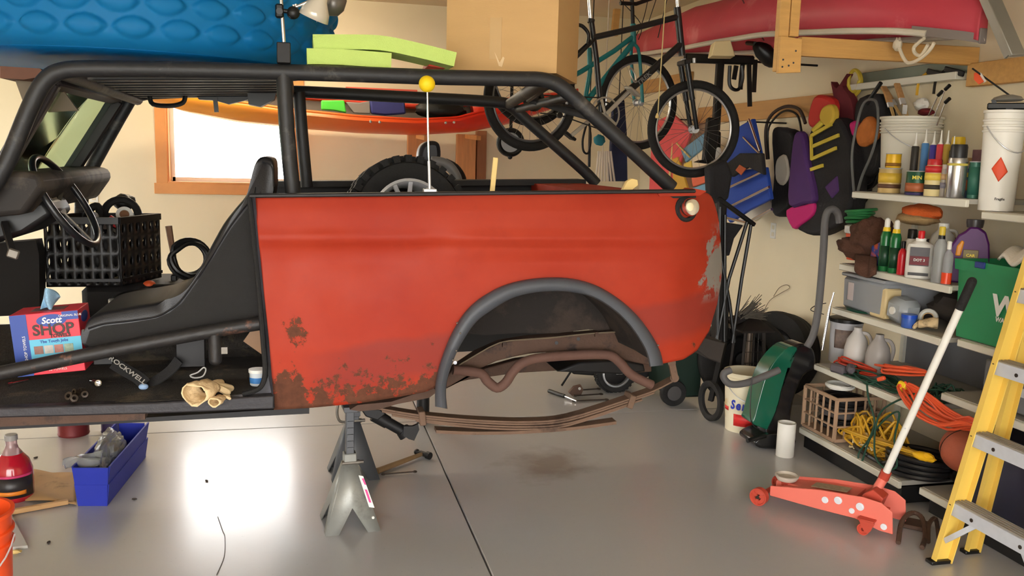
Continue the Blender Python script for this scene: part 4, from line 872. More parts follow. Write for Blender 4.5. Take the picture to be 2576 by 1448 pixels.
# hammer, wrench, pile of small tools
hm = T('hammer', 'ball-peen hammer with a worn wooden handle lying by the floor joint', 'hammer')
a, b = F(948, 1192) + V((0, 0, .016)), F(1062, 1150) + V((0, 0, .02))
MB().tube([a, a.lerp(b, .3), a.lerp(b, .7), b], .014, 10, k=3, rad=(.017, .011)).o('handle', mt('worn_handle', (122, 96, 66), .6, 0, .3, 12, wear=(70, 54, 42), wamt=.4), hm)
d = (b - a).normalized(); s = V((-d.y, d.x, 0)); hc = b + d * .005
MB().cyl(hc - s * .055, hc - s * .03, .02).cyl(hc - s * .03, hc + s * .02, .014).ell(hc + s * .045, .017).cyl(hc + s * .02, hc + s * .04, .011).o('head', DRK, hm)
def wrench(a, b, label, r=.006):
    t = T('wrench', label, 'wrench', 'wrenches on the floor'); a, b = V(a), V(b); d = (b - a).normalized()
    MB().bar(a, b, r * 2.2, r, bev=.001).o('shank', NUT, t)
    MB().torus(b + d * r * 1.6, r * 1.7, r * .7, (0, 0, 1), 16, 6).o('ring_end', NUT, t)
    MB().torus(a - d * r * 1.6, r * 1.7, r * .7, (0, 0, 1), 12, 6).o('jaw_end', NUT, t)
z8 = V((0, 0, .009))
wrench(F(968, 1196) + z8, F(1040, 1190) + z8, 'thin combination wrench lying beside the hammer handle', .005)
for i, (a, b, lb) in enumerate((((1445, 993), (1502, 989), 'flat wrench at the rear of the small tool pile'), ((1450, 1002), (1508, 998), 'short wrench in the middle of the small tool pile'), ((1448, 1011), (1522, 1008), 'long wrench at the front of the small tool pile'))):
    wrench(F(*a) + z8 + V((0, 0, .012 * (2 - i))), F(*b) + z8 + V((0, 0, .012 * (2 - i))), lb, .007)
sd_ = T('screwdriver', 'screwdriver with a thick dark grip lying left of the tool pile', 'screwdriver')
a, b, c = F(1382, 990) + V((0, 0, .02)), F(1420, 1003) + V((0, 0, .02)), F(1450, 1013) + V((0, 0, .012))
MB().cyl(a, b, .015, .013, 12).ell(a, .015).o('grip', BLK2, sd_); MB().cyl(b, c, .006).o('shaft', CHR, sd_)
br1 = T('steel_bracket', 'rusty steel bracket with a bolt hole standing in the tool pile', 'bracket')
MB().prism(pl([(1431, 988), (1445, 972), (1462, 968), (1468, 980), (1462, 994), (1440, 996)], y=5.66), (0, .03, 0)).o('plate', RST2, br1, bev=.003); MB().cyl(P(1458, 977, y=5.655), P(1458, 977, y=5.63), .010).o('bolt', NUT0, br1)
# ------------------------------------------------------------------ trolley jack
JR = mt('jack_red', (226, 116, 100), .45, 0, .06, 5, coat=.2)
JR2 = mt('jack_red_dark', (186, 70, 52), .5, 0, .15, 9)
tj = T('trolley_jack', 'red hydraulic trolley jack with long white handle by the shelves', 'trolley jack')
j0, j1 = F(1905, 1262), F(2168, 1338)
jd = V((j1.x - j0.x, j1.y - j0.y, 0)); JL = jd.length; jd.normalize(); js = V((-jd.y, jd.x, 0))     # js points away from the camera
def jq(x, y, z): return j0 + jd * x + js * y + V((0, 0, z))
jm = Matrix((jd, js, V((0, 0, 1)))).transposed()
W_ = .20
side = [(.05, .045), (.06, .105), (.26, .135), (.48, .125), (.56, .09), (.565, .02), (.5, .02), (.40, .045), (.2, .045)]
side = [(.06, .05), (.06, .10), (.3, .145), (.5, .165), (.58, .16), (.63, .13), (.64, .03), (.58, .03), (.47, .055), (.3, .05)]
for y in (.0, W_ - .008): MB().prism([jq(x, y, z) for x, z in side], js * .008).o('side_plate', JR, tj, bev=.003)
MB().prism([jq(x, .008, z) for x, z in [(.1, .095), (.3, .128), (.45, .14), (.45, .13), (.1, .082)]], js * (W_ - .016)).o('top_plate', JR, tj)
MB().box(jq(.32, W_ / 2, .136), (.17, .07, .003), jm @ Euler((0, R_(-6), 0)).to_matrix()).o('rating_plate', mt('plate_tan', (170, 150, 124), .5, .1, .4, 60), tj)
MB().box(jq(.12, W_ / 2, .09), (.13, .05, .035), jm, .006).o('lift_arm', JR, tj)
sd2 = jq(.10, W_ / 2, .125)
MB().lathe(sd2, [(.0, -.008), (.045, -.01), (.056, .006), (.058, .014), (.05, .016), (.044, .004), (0, .0)], n=24).o('saddle', mt('saddle_ring', (196, 186, 172), .7, 0, .2, 40), tj)
MB().cyl(jq(.10, W_ / 2, .09), sd2, .03).o('saddle_post', JR2, tj)
for y in (-.045, W_ + .012):
    wv = MB().lathe(jq(.02, y, .043), [(.016, .0), (.034, .004), (.036, .0), (.043, 0), (.043, .033), (.016, .033), (.016, 0)], js, 28, cap=False).o('front_wheel', JR2, tj)
    for k in range(3): t = k * 2.094 + .4; MB().bar(jq(.02, y + .004, .043), jq(.02 + .037 * math.cos(t), y + .004, .043 + .037 * math.sin(t)), .012, .008, up=js).o('wheel_spoke', JR2, wv)
    MB().cyl(jq(.02, y - .003, .043), jq(.02, y + .03, .043), .009).o('axle_nut', NUT, wv)
MB().cyl(jq(.02, -.02, .043), jq(.02, W_ + .02, .043), .012).o('front_axle', JR2, tj)
for y in (.025, W_ - .025):
    cw = MB().lathe(jq(.52, y - .045 - .011 if y < .1 else y + .03, .027), [(.008, 0), (.02, .003), (.022, 0), (.027, 0), (.027, .022), (.008, .022), (.008, 0)], js, 22, cap=False).o('caster_wheel', JR2, tj)
    MB().prism([jq(x, y - .062 if y < .1 else y + .02, z) for x, z in [(.5, .07), (.57, .07), (.555, .03), (.545, .018), (.53, .02), (.51, .05)]], js * .006).o('caster_fork', JR2, tj)
    MB().box(jq(.53, y - .04 if y < .1 else y + .03, .074), (.075, .05, .008), jm, .002).o('caster_plate', JR2, tj)
for x, z, r in ((.33, .105, .012), (.39, .12, .014), (.49, .118, .014), (.455, .088, .01), (.6, .055, .011)):
    MB().cyl(jq(x, -.007, z), jq(x, .004, z), r, r, 6).cyl(jq(x, -.004, z), jq(x, .004, z), r * 1.3, n=14).o('hex_bolt', mt('zinc_plated', (226, 230, 238), .35, .2), tj)
hx = jq(.50, W_ / 2, .12); h1 = P(2222, 1200, y=jq(.53, W_ / 2, 0).y); h1 = jq(.545, W_ / 2, .24)
h2 = P(2445, 708, x=2.72)
u1 = P(2222, 1203, y=3.38); 
MB().tube([hx, u1], .022, 12).o('handle_socket', JR, tj); MB().cyl(u1 - (h2 - u1).normalized() * .0, u1 + (h2 - u1).normalized() * .04, .024).o('socket_collar', JR2, tj)
hd = (h2 - u1); hl = hd.length; hd.normalize()
MB().cyl(u1, h2 - hd * .12, .0165, n=16).o('handle_tube', mt('handle_white', (232, 230, 222), .35, 0, .04), tj)
MB().cyl(h2 - hd * .13, h2, .0195, n=16).ell(h2, .0195, n=12, m=8).o('rubber_grip', RUB, tj)
MB().cyl(u1 + hd * .28 * hl - js * .018, u1 + hd * .28 * hl - js * .014, .004, n=8).o('spring_button', ALU, tj)
MB().prism([jq(x, W_ * .3, z) for x, z in [(.46, .1), (.55, .1), (.57, .16), (.52, .19), (.48, .16)]], js * W_ * .4).o('pump_yoke', JR2, tj, bev=.004)
# PVC offcut
pv = T('pipe_offcut', 'short white plastic pipe standing upright on the floor', 'pipe'); c = F(1982, 1150) + V((0, .035, 0)); r = 22 * mpp(c); hh = 86 * mpp(c)
MB().lathe(c, [(r * .86, .001), (r, 0), (r, hh), (r * 1.02, hh), (r * .86, hh), (r * .86, .001)], n=32, cap=False).o('pipe_wall', WHT, pv)
# bucket maker
def bucket(name, label, c, r0, r1, h, mat, ribs=3, group=None, lip=.006, lid=False, handle=True, open_=True):
    t = T(name, label, 'bucket', group); c = V(c); prof = [(0, .004), (r0 * .97, .004), (r0, 0)]
    hs = h * .78; f = lambda z: r0 + (r1 - r0) * z / h
    prof += [(f(hs * .5), hs * .5)]
    for k in range(ribs):
        z = hs + (h * .94 - hs) * k / max(1, ribs); prof += [(f(z), z), (f(z) + lip, z + .003), (f(z) + lip, z + .010), (f(z), z + .013)]
    prof += [(r1, h - .014), (r1 + lip, h - .012), (r1 + lip, h), (r1 - .004, h), (r0 * .96, .012), (0, .012)]
    MB().lathe(c, prof, n=36, cap=False).o('pail', mat, t)
    if handle: MB().tube([c + V((math.cos(a) * (r1 + .008), math.sin(a) * (r1 + .008) - .0, h * .84 - .12 * max(0, -math.sin(a)))) for a in [math.pi + math.pi * i / 14 for i in range(15)]], .0028, 6).o('wire_handle', ALU, t)
    return t
bc_ = F(1886, 1093) + V((.02, .12, 0))
SBK = mt('bucket_cream', (226, 216, 188), .5, 0, .08, 4, wear=(206, 182, 130), wamt=.38)
kk = mpp(bc_); bt = bucket('printed_bucket', 'cream bucket with blue and red print under the vacuum hose', bc_, 45 * kk, 54 * kk, 150 * kk, SBK)
def on_cyl(c, r, ang, z): return V(c) + V((r * math.cos(ang), r * math.sin(ang), z))
def wrapband(par, c, r0, r1, z0, z1, a0, a1, name, mat, n=14):
    m = MB(); rg = []
    for i in range(n + 1):
        a = a0 + (a1 - a0) * i / n; rg.append([on_cyl(c, r0 + .0015, a, z0), on_cyl(c, r1 + .0015, a, z1)])
    return m.loft(rg, cap=False, ring_closed=False).o(name, mat, par, solid=.001)
BLU = mt('print_blue', (36, 54, 168), .5); REDP = mt('print_red', (216, 44, 42), .5)
vd = math.atan2(-bc_.y, -bc_.x)
rb = lambda z: 45 * kk + 9 * kk * z / (150 * kk)
wrapband(bt, bc_, rb(18 * kk), rb(48 * kk), 18 * kk, 48 * kk, vd - .55, vd + 1.4, 'red_patch', REDP)
wrapband(bt, bc_, rb(52 * kk), rb(62 * kk), 52 * kk, 62 * kk, vd - 1.3, vd - .9, 'red_patch', REDP)
for i, ch in enumerate('Senco'):
    a = vd - .62 + i * .30; p = on_cyl(bc_, rb(70 * kk) + .002, a, 70 * kk); text(bt, ch, p, .078, V((-math.sin(a), math.cos(a), 0)), (0, 0, 1), BLU, bold=.003, shear=.15, sx=.8)
# ------------------------------------------------------------------ upright vacuum
vc = T('upright_vacuum', 'green and black upright vacuum cleaner with tall grey hose', 'vacuum')
VG, VB = mt('vacuum_green', (18, 92, 70), .2, 0, .1, 4, coat=.5), mt('vacuum_black', (26, 26, 28), .22, 0, .12, coat=.4)
yv = 4.45
def vprism(pts, y0, dep, mat, name, bev=.02, par=vc): return MB().prism([P(q.x, q.y, y=yv) + V((0, y0, 0)) for q in smooth_path([V((*p, 0)) for p in pts], 3, True)], (0, dep, 0)).o(name, mat, par, bev=bev)
vprism([(1992, 876), (1960, 905), (1935, 945), (1918, 1000), (1905, 1050), (1900, 1068), (1925, 1080), (1950, 1080), (1975, 990), (2000, 920), (2015, 880)], .03, .14, VG, 'front_cover')
vprism([(2020, 868), (1995, 890), (1972, 960), (1950, 1040), (1928, 1088), (1955, 1100), (1990, 1090), (2005, 1010), (2030, 950), (2058, 930), (2060, 895), (2048, 875)], .03, .15, VB, 'bag_housing', .03)
vprism([(1895, 1106), (1930, 1088), (1975, 1090), (1995, 1100), (1990, 1118), (1960, 1126), (1905, 1122)], -.03, .2, VB, 'floor_head', .01)
MB().cyl(P(1880, 1108, y=yv - .05), P(1925, 1096, y=yv - .02), .013).o('nozzle_lip', BLK2, vc)
hosem = mt('grey_hose', (94, 92, 92), .6, 0, .15)
hp = smooth_path(pl([(2030, 872), (2046, 840), (2058, 780), (2066, 700), (2072, 620), (2075, 560), (2082, 533), (2096, 526), (2108, 538), (2112, 560)], y=yv - .02), 8)
MB().tube(hp, .021, 12).o('wand_hose', hosem, vc)
MB().cyl(P(2068, 880, y=yv + .03), P(2088, 770, y=yv + .03), .008).cyl(P(2088, 770, y=yv + .03), P(2098, 735, y=yv + .03), .005).o('chrome_tube', CHR, vc)
lp = smooth_path(pl([(1960, 930), (1925, 945), (1880, 962), (1840, 966), (1822, 952), (1822, 938), (1838, 930)], y=yv - .14), 6)
MB().tube(lp, .02, 12).o('loop_hose', hosem, vc)
MB().tube(pl([(1892, 948), (1888, 1000), (1888, 1050), (1898, 1072), (1910, 1078)], y=yv - .18), .003, 6, k=5).o('cord', BLK2, vc)
MB().tube(pl([(2072, 790), (2040, 780), (2052, 768), (2078, 762)], y=yv), .0025, 6, k=5).o('wire_hook', DRK, vc)
# ------------------------------------------------------------------ left foreground
BBX = mt('blue_corrugated', (36, 52, 168), .55, 0, .1, 6)
pb = T('parts_bin', 'blue plastic parts bin full of bagged parts on the floor', 'bin')
p0, p1, p2 = F(195, 1270), F(270, 1272), F(372, 1150)
fr0, fr1 = F(196, 1272), F(270, 1272); dirv = (F(366, 1150) - fr1); dirv.z = 0; L_ = dirv.length; dirv.normalize()
zt1 = .19
k = .16
for (a, b, nm) in ((fr0, fr1, 'end_wall'),):
    ud = (b - a).normalized()
    for z0, z1, ex_ in ((0, .105, 0), (.105, zt1, .008)):
        MB().prism([a - ud * ex_ + V((0, -ex_, z0)), b + ud * ex_ + V((0, -ex_, z0)), b + ud * (ex_ + .006) + V((0, -ex_ - .01, z1)), a - ud * (ex_ + .006) + V((0, -ex_ - .01, z1))], dirv * .008).o(nm, BBX, pb)
for base, sg in ((fr1, 1), (fr0, -1)):
    sv = V((dirv.y, -dirv.x, 0)) * sg
    for z0, z1, ex_ in ((0, .105, 0), (.105, zt1, .008)):
        MB().prism([base + sv * ex_ + V((0, 0, z0)), base + dirv * L_ + sv * ex_ + V((0, 0, z0)), base + dirv * (L_ + .02) + sv * (ex_ + .012) + V((0, 0, z1)), base + sv * (ex_ + .012) + V((0, 0, z1))], -sv * .008).o('side_wall', BBX, pb)
MB().prism([fr0, fr1, fr1 + dirv * L_, fr0 + dirv * L_], (0, 0, .008)).o('base', BBX, pb)
MB().prism([fr0 + dirv * L_, fr1 + dirv * L_, fr1 + dirv * L_ + V((0, 0, zt1)), fr0 + dirv * L_ + V((0, 0, zt1))], dirv * .008).o('end_wall', BBX, pb)
BAG = mt('clear_bag', (214, 214, 212), .12, 0, .1, trans=.75, ior=1.15)
mid = (fr0 + fr1) / 2 + dirv * L_ * .45
blob('rubber_boot', 'black rubber boots bagged inside the blue bin', 'part', mid + V((.02, .03, .12)), (.045, .14, .075), BLK2, .35, 3, 3.)
blob('plastic_bag', 'clear plastic bag bulging out of the blue bin', 'bag', mid + V((-.0, -.02, .17)), (.065, .15, .085), BAG, .35, 9, 2.6, n=28, m=18)
pbz = MB().grid(lambda s, t: fr0.lerp(fr1, .3) + V((-.10 + .16 * s, .02 + .06 * t + .02 * math.sin(7 * s), .19 + .03 * math.sin(6 * t + 3 * s) + .02 * s)), 14, 10).o('plastic_bag', BAG, None, solid=.002)
tag(pbz, 'flap of clear plastic film hanging over the front of the blue bin', 'bag')
# red jug of coolant
jg = T('coolant_jug', 'clear jug of red coolant with black label at the left edge', 'jug'); c = F(28, 1262) + V((0, .05, 0)); k = mpp(c)
JRD = mt('red_liquid_jug', (176, 28, 44), .12, 0, .05, 4, coat=.5)
MB().lathe(c, [(0, 0), (40 * k, 0), (45 * k, 6 * k), (46 * k, 60 * k), (45 * k, 78 * k), (38 * k, 100 * k), (24 * k, 118 * k)], n=28).o('liquid', JRD, jg)
MB().lathe(c, [(24.2 * k, 118 * k), (16 * k, 130 * k), (13 * k, 140 * k), (13 * k, 152 * k)], n=24, cap=False).o('neck', mt('jug_clear', (200, 170, 170), .15, 0, .05, trans=.5), jg)
MB().lathe(c, [(15 * k, 152 * k), (15 * k, 164 * k), (13 * k, 166 * k), (0, 166 * k)], n=20).o('cap', mt('jug_cap', (150, 146, 142), .5), jg)
va = math.atan2(-c.y, -c.x)
wrapband(jg, c, 46 * k, 46 * k, 14 * k, 66 * k, va - 1.3, va + 1.1, 'label', mt('label_black', (40, 36, 38), .4, 0, .3, 30)); wrapband(jg, c, 46.6 * k, 46.6 * k, 22 * k, 32 * k, va - .8, va + .6, 'label_stripe', mt('label_orange', (222, 130, 40), .4)); wrapband(jg, c, 46.6 * k, 46.6 * k, 66 * k, 72 * k, va - 1.3, va + 1.1, 'label_stripe', mt('label_pink', (206, 60, 110), .4))
# cardboard, slat, board, orange bucket
fc_ = MB().grid(lambda s, t: F(84 + 108 * s - 20 * (1 - t) * (1 - s), 1262 - 74 * t + 10 * s) + V((0, 0, .006 + .012 * abs(math.sin(3 * s + 5 * t)))), 14, 10).o('flattened_carton', mt('flat_cardboard', (168, 132, 88), .8, 0, .25, 8, wear=(120, 92, 62), wamt=.4), None, solid=.005)
tag(fc_, 'torn flattened cardboard lying behind the coolant jug', 'cardboard')
tag(MB().bar(F(10, 1298) + V((0, 0, .014)), F(172, 1268) + V((0, 0, .014)), .022, .022, bev=.002).o('wood_batten', mt('batten', (186, 146, 98), .6, 0, .2, 10)), 'thin wooden batten lying on the floor before the blue bin', 'batten')
tag(MB().prism([F(-60, 1310), F(30, 1302), F(70, 1378), F(-60, 1392)], (0, 0, .012)).o('white_board', mt('melamine', (196, 194, 190), .35)), 'white melamine offcut lying flat at the left edge', 'board')
tag(MB().ell(F(38, 1392) + V((0, 0, .008)), (.025, .012, .008), None, 10, 6, .4, 3).o('wood_chip', PAL), 'pale wood chip under the edge of the white board', 'wood chip')
ob_c = F(-45, 1500) + V((0, .1, 0)); ob_c = V((P(-72, 1400, y=2.9).x, 2.9, 0)); OR = mt('orange_bucket', (238, 84, 34), .4, 0, .05)
bucket('orange_bucket', 'bright orange bucket cut off by the lower left frame edge', ob_c, .1, .118, P(0, 1282, y=2.9).z, OR, 2, None, .008)
# red cans seen below the sill
for (u, v, lb, cl) in ((178, 1100, 'dark red can under the sill, left of its darker neighbour', (122, 42, 44)), (288, 1092, 'dark blue and red can under the sill above the blue bin', (60, 52, 90))):
    c = F(u, v) + V((0, .07, 0)); k = mpp(c); t = T('oil_can', lb, 'can', 'cans under the sill')
    MB().lathe(c, [(0, 0), (36 * k, 0), (37 * k, 3 * k), (36 * k, 6 * k), (36 * k, 50 * k), (37 * k, 54 * k), (36 * k, 58 * k), (36 * k, 100 * k), (34 * k, 104 * k), (0, 104 * k)], n=28).o('can_body', mt('can_%d' % cl[0], cl, .45, .2, .2, 8), t)
    MB().torus(c + V((0, 0, 104 * k)), 34 * k, .004, n=28, m=6).o('can_rim', ALU, t)
# crack marks and dead leaf on the floor
tag(MB().tube([F(548, 1300) + V((0, 0, .002)), F(560, 1335) + V((0, 0, .002)), F(566, 1352) + V((0, 0, .002)), F(564, 1400) + V((0, 0, .002)), F(545, 1446) + V((0, 0, .002))], .0016, 5, k=5).o('loose_thread', mt('thread', (110, 106, 104), .8)), 'thin grey thread lying on the floor in the window glare', 'thread')
for i, (u, v) in enumerate(((338, 1256), (90, 1152), (122, 1365), (520, 1210))):
    tag(MB().ell(F(u, v) + V((0, 0, .004)), (.012, .006, .004), (0, 0, 40 * i), 10, 6, .5, i).o('dirt_crumb', mt('crumb', (60, 52, 46), .9)), ['dark crumb of dirt beside the base of the blue bin', 'dark crumb on the floor right of the coolant jug', 'thin dark crumb right of the white board', 'dark crumb in the window glare left of the jack stands'][i], 'crumb', 'crumbs on the floor')
# rusty bar clamp by the trolley jack
cl_ = T('rusty_clamp', 'rusty bent iron clamp lying behind the trolley jack', 'clamp')
zz = V((0, 0, .014))
MB().tube([F(2259, 1372) + zz, F(2266, 1342) + V((0, 0, .06)), F(2291, 1328) + V((0, 0, .075)), F(2316, 1336) + V((0, 0, .065)), F(2326, 1362) + V((0, 0, .03)), F(2319, 1384) + zz], .011, 8, k=4).o('bow', RST2, cl_)
MB().tube([F(2334, 1370) + zz, F(2334, 1345) + V((0, 0, .05)), F(2351, 1330) + V((0, 0, .05)), F(2361, 1360) + zz], .01, 8, k=4).o('bow', RST2, cl_)
MB().bar(F(2271, 1318) + V((0, 0, .012)), F(2338, 1332) + V((0, 0, .012)), .1, .02, bev=.003).o('base_plate', RST2, cl_)
# ================================================================== shelving along the right wall
SHW = mt('shelf_white', (222, 219, 204), .5, 0, .06, 6); SHG = mt('shelf_grey_top', (168, 164, 154), .55, 0, .1, 6)
def At(u, z, x):
    """point at pixel column u, height z, on plane x"""
    v0, v1 = 300., 1300.
    f = lambda v: P(u, v, x=x).z - z
    for _ in range(40):
        m = (v0 + v1) / 2
        if f(m) > 0: v0 = m
        else: v1 = m
    return P(u, m, x=x)
LV = {1: (3.075, 1.511), 2: (3.031, 1.095), 3: (3.008, .838), 4: (2.92, .503), 5: (2.854, .122)}
def unit(label, y0, y1, levels):
    t = T('shelf_unit', label, 'shelves', 'white shelving along the right wall')
    for x, z in levels:
        bo = MB().box(((x + XW) / 2 + .006, (y0 + y1) / 2, z - .012), (XW - x - .016, y1 - y0, .024)).o('shelf', SHG, t)
        MB().box((x + .008, (y0 + y1) / 2, z - .021), (.02, y1 - y0 + .01, .036), bev=.004).o('front_lip', SHW, bo)
    zt_ = max(z for x, z in levels)
    MB().box((XW - .004, (y0 + y1) / 2, .62), (.006, y1 - y0 - .07, .42)).o('back_panel', mt('panel_grey', (120, 121, 126), .5, .1), t)
    for y in (y0 + .03, y1 - .03):
        zb_ = min(z for x, z in levels); MB().box((XW - .016, y, (zt_ + zb_) / 2 + .05), (.022, .03, zt_ - zb_ + .1)).o('post', SHW, t)
    return t
unit('white shelf unit in the corner, five shelves of cans, bottles and cords', 3.56, 4.45, list(LV.values()))
u2 = unit('white shelf unit nearest the camera, behind the yellow stepladder', 2.35, 3.5, [(2.93, .112), (3.0, .585), (3.06, .848), (3.12, 1.46)])
tag(MB().box((3.18, 4.0, .046), (.6, .87, .086)).o('plinth_box', mt('plinth_black', (24, 23, 24), .6)), 'long black plinth under the corner shelf unit', 'plinth')
tag(MB().box((3.225, 2.92, .042), (.55, 1.06, .08)).o('plinth_box', MATS['plinth_black']), 'black plinth under the shelf unit nearest the camera', 'plinth')
# ---- containers
def prof_obj(par, c, prof, k, name, mat, n=24, sx=1., sy=1., x0=None): return MB().lathe(c, [(r * k, z * k) for r, z in prof], n=n, sx=sx, sy=sy, x0=x0).o(name, mat, par)
def vdir(c): d = V((c.x, c.y, 0)).normalized(); return d
def spot(u, lv, x, w=0):
    if isinstance(lv, tuple): z = lv[1]
    else: z = LV[lv][1]
    c = At(u, z + .001, x); return c, mpp(c)
def tin(label, u, lv, x, w, h, col, band=None, lidm=None, name='tin_can', z=None, txt=None, tcol=(40, 30, 20), group='tins on the top shelf', tz=.6, tsize=.02, metal=.1):
    c, k = spot(u, lv, x) if z is None else (At(u, z, x), mpp(At(u, z, x)))
    t = T(name, label, 'can', group); r = w / 2
    MB().lathe(c, [(0, 0), (r * .96 * k, 0), (r * k, .003), (r * .97 * k, .006), (r * .97 * k, h * k - .006), (r * k, h * k - .003), (r * k, h * k), (r * .9 * k, h * k), (r * .88 * k, h * k - .006), (0, h * k - .006)], n=28).o('body', mt('tin_' + name + str(col), col, .4, metal, .12, 12), t)
    MB().torus(c + V((0, 0, h * k - .002)), r * .97 * k, .003, n=28, m=6).o('rim', ALU, t)
    va = math.atan2(-c.y, -c.x)
    if band:
        for (z0, z1, bc) in band: wrapband(t, c, r * .97 * k, r * .97 * k, z0 * h * k, z1 * h * k, va - 1.5, va + 1.5, 'label_band', mt('band' + str(bc), bc, .5, 0, .25, 25))
    if txt:
        p = c + V((math.cos(va), math.sin(va), 0)) * (r * k + .003) + V((0, 0, h * k * tz)); text(t, txt, p, tsize, V((-math.sin(va), math.cos(va), 0)), (0, 0, 1), mt('ink' + str(tcol), tcol, .5), bold=.0006)
    return t
def spray(label, u, lv, x, w, h, col, cap, capf=.22, band=None, metal=.0, group='spray cans and bottles on the top shelf', name='spray_can', r_=.35):
    c, k = spot(u, lv, x); t = T(name, label, 'spray can', group); r = w / 2 * k; H_ = h * k; hb = H_ * (1 - capf)
    MB().lathe(c, [(0, 0), (r * .95, 0), (r, .003), (r, hb - r * .5), (r * .92, hb - r * .15), (r * .7, hb), (0, hb)], n=26).o('body', mt('spray' + str(col), col, r_, metal, .1, 14), t)
    MB().lathe(c + V((0, 0, hb)), [(r * .86, -r * .1), (r * .86, H_ * capf * .8), (r * .78, H_ * capf), (0, H_ * capf)], n=22).o('cap', mt('cap' + str(cap), cap, .4), t)
    va = math.atan2(-c.y, -c.x)
    for (z0, z1, bc) in band or (): wrapband(t, c, r, r, z0 * hb, z1 * hb, va - 1.5, va + 1.5, 'label_band', mt('band' + str(bc), bc, .5, 0, .25, 25))
    return t
# ---- top shelf
tin('tan stain can with a yellow label under the small yellow can', 2235, 1, 3.112, 54, 62, (196, 168, 110), [(.42, .8, (214, 176, 60)), (.2, .36, (92, 62, 44))], txt=None)
pz = At(2235, LV[1][1] + 63 * .00165, 3.125).z
tin('small yellow can stacked on the tan stain can', 2246, 1, 3.112, 37, 36, (226, 178, 34), [(.12, .34, (140, 96, 30))], z=LV[1][1] + .001 + 62 * mpp(At(2235, 1.5, 3.125)) + .001)
tin('green wood-stain can with yellow lettering, left of the red-topped can', 2303, 1, 3.105, 52, 60, (34, 84, 58), [(.14, .5, (170, 96, 60)), (.0, .12, (50, 44, 90))], txt='MIN', tcol=(222, 206, 60), tz=.72, tsize=.026)
spray('cream and yellow oil can with a red top', 2344, 1, 3.105, 40, 92, (224, 206, 150), (190, 40, 44), .14, [(.74, .95, (196, 44, 46)), (.5, .72, (226, 196, 80)), (.22, .36, (60, 54, 44))])
spray('small grey and cream can between the oil can and silver spray can', 2371, 1, 3.13, 17, 80, (176, 168, 160), (214, 210, 204), .12, [(.3, .5, (140, 136, 150)), (.6, .8, (206, 170, 130))])
spray('tall silver spray can with a black cap', 2401, 1, 3.115, 46, 132, (196, 196, 198), (34, 34, 36), .23, [(.78, .84, (206, 190, 90))], metal=.9, r_=.25)
spray('blue and silver can right of the tall silver spray can', 2424, 1, 3.18, 22, 82, (70, 90, 120), (150, 150, 150), .1, [(.7, .85, (220, 200, 70)), (.25, .6, (190, 100, 60))])
tin('tall dark green can beside the white pail', 2446, 1, 3.17, 28, 92, (58, 112, 96), [(.1, .85, (48, 104, 88))])
spray('spray can with a yellow cap standing at the back of the top shelf', 2397, 1, 3.3, 38, 146, (176, 40, 40), (226, 188, 40), .24)
tag(MB().box(At(2456, LV[1][1], 3.36) + V((0, 0, .12)), (.05, .06, .24), (0, 0, 12), .002).o('product_box', mt('mauve_box', (140, 104, 110), .6, 0, .4, 30)), 'tall mauve carton behind the dark green can', 'box')
tag(MB().box(At(2434, LV[1][1], 3.4) + V((0, 0, .1)), (.04, .04, .2), (0, 0, 12), .002).o('product_box', mt('tan_box', (204, 170, 110), .6, 0, .3, 30)), 'narrow tan carton at the back of the top shelf', 'box')
# tub with caulk tubes
ct = T('caulk_tub', 'pale square tub holding the caulk tubes', 'tub'); c, k = spot(2338, 1, 3.183)
MB().box(c + V((0, 0, .045)), (.075, .24, .088), (0, 0, 0), .01, 1.03).o('walls', mt('tub_pale', (206, 202, 190), .5), ct)
for i, (u, tipv, cl, x, lb) in enumerate(((2296, 334, (50, 48, 46), 3.178, 'caulk tube with black and yellow body, leftmost'), (2320, 326, (70, 120, 170), 3.178, 'caulk tube with pale blue body'), (2341, 330, (60, 50, 140), 3.194, 'caulk tube with dark blue body'), (2358, 328, (200, 60, 70), 3.178, 'caulk tube with red body'), (2375, 328, (180, 150, 60), 3.194, 'caulk tube with mustard body'), (2391, 342, (52, 60, 50), 3.178, 'caulk tube with dark green body, rightmost'))):
    t = T('caulk_tube', lb, 'caulk tube', 'caulk tubes on the top shelf'); c = At(u, 1.6, x); k = mpp(c); zt2 = P(u, tipv, x=x).z; r = 9 * k
    zb2 = 1.602
    MB().lathe((c.x, c.y, zb2), [(0, 0), (r, 0), (r, zt2 - zb2 - .075), (r * .8, zt2 - zb2 - .07), (0, zt2 - zb2 - .07)], n=18).o('barrel', mt('caulk' + str(cl), cl, .45), t)
    MB().lathe((c.x, c.y, zt2 - .072), [(r * .8, 0), (r * .4, .012), (r * .32, .02), (r * .12, .072), (0, .072)], n=14).o('nozzle', WHT, t)
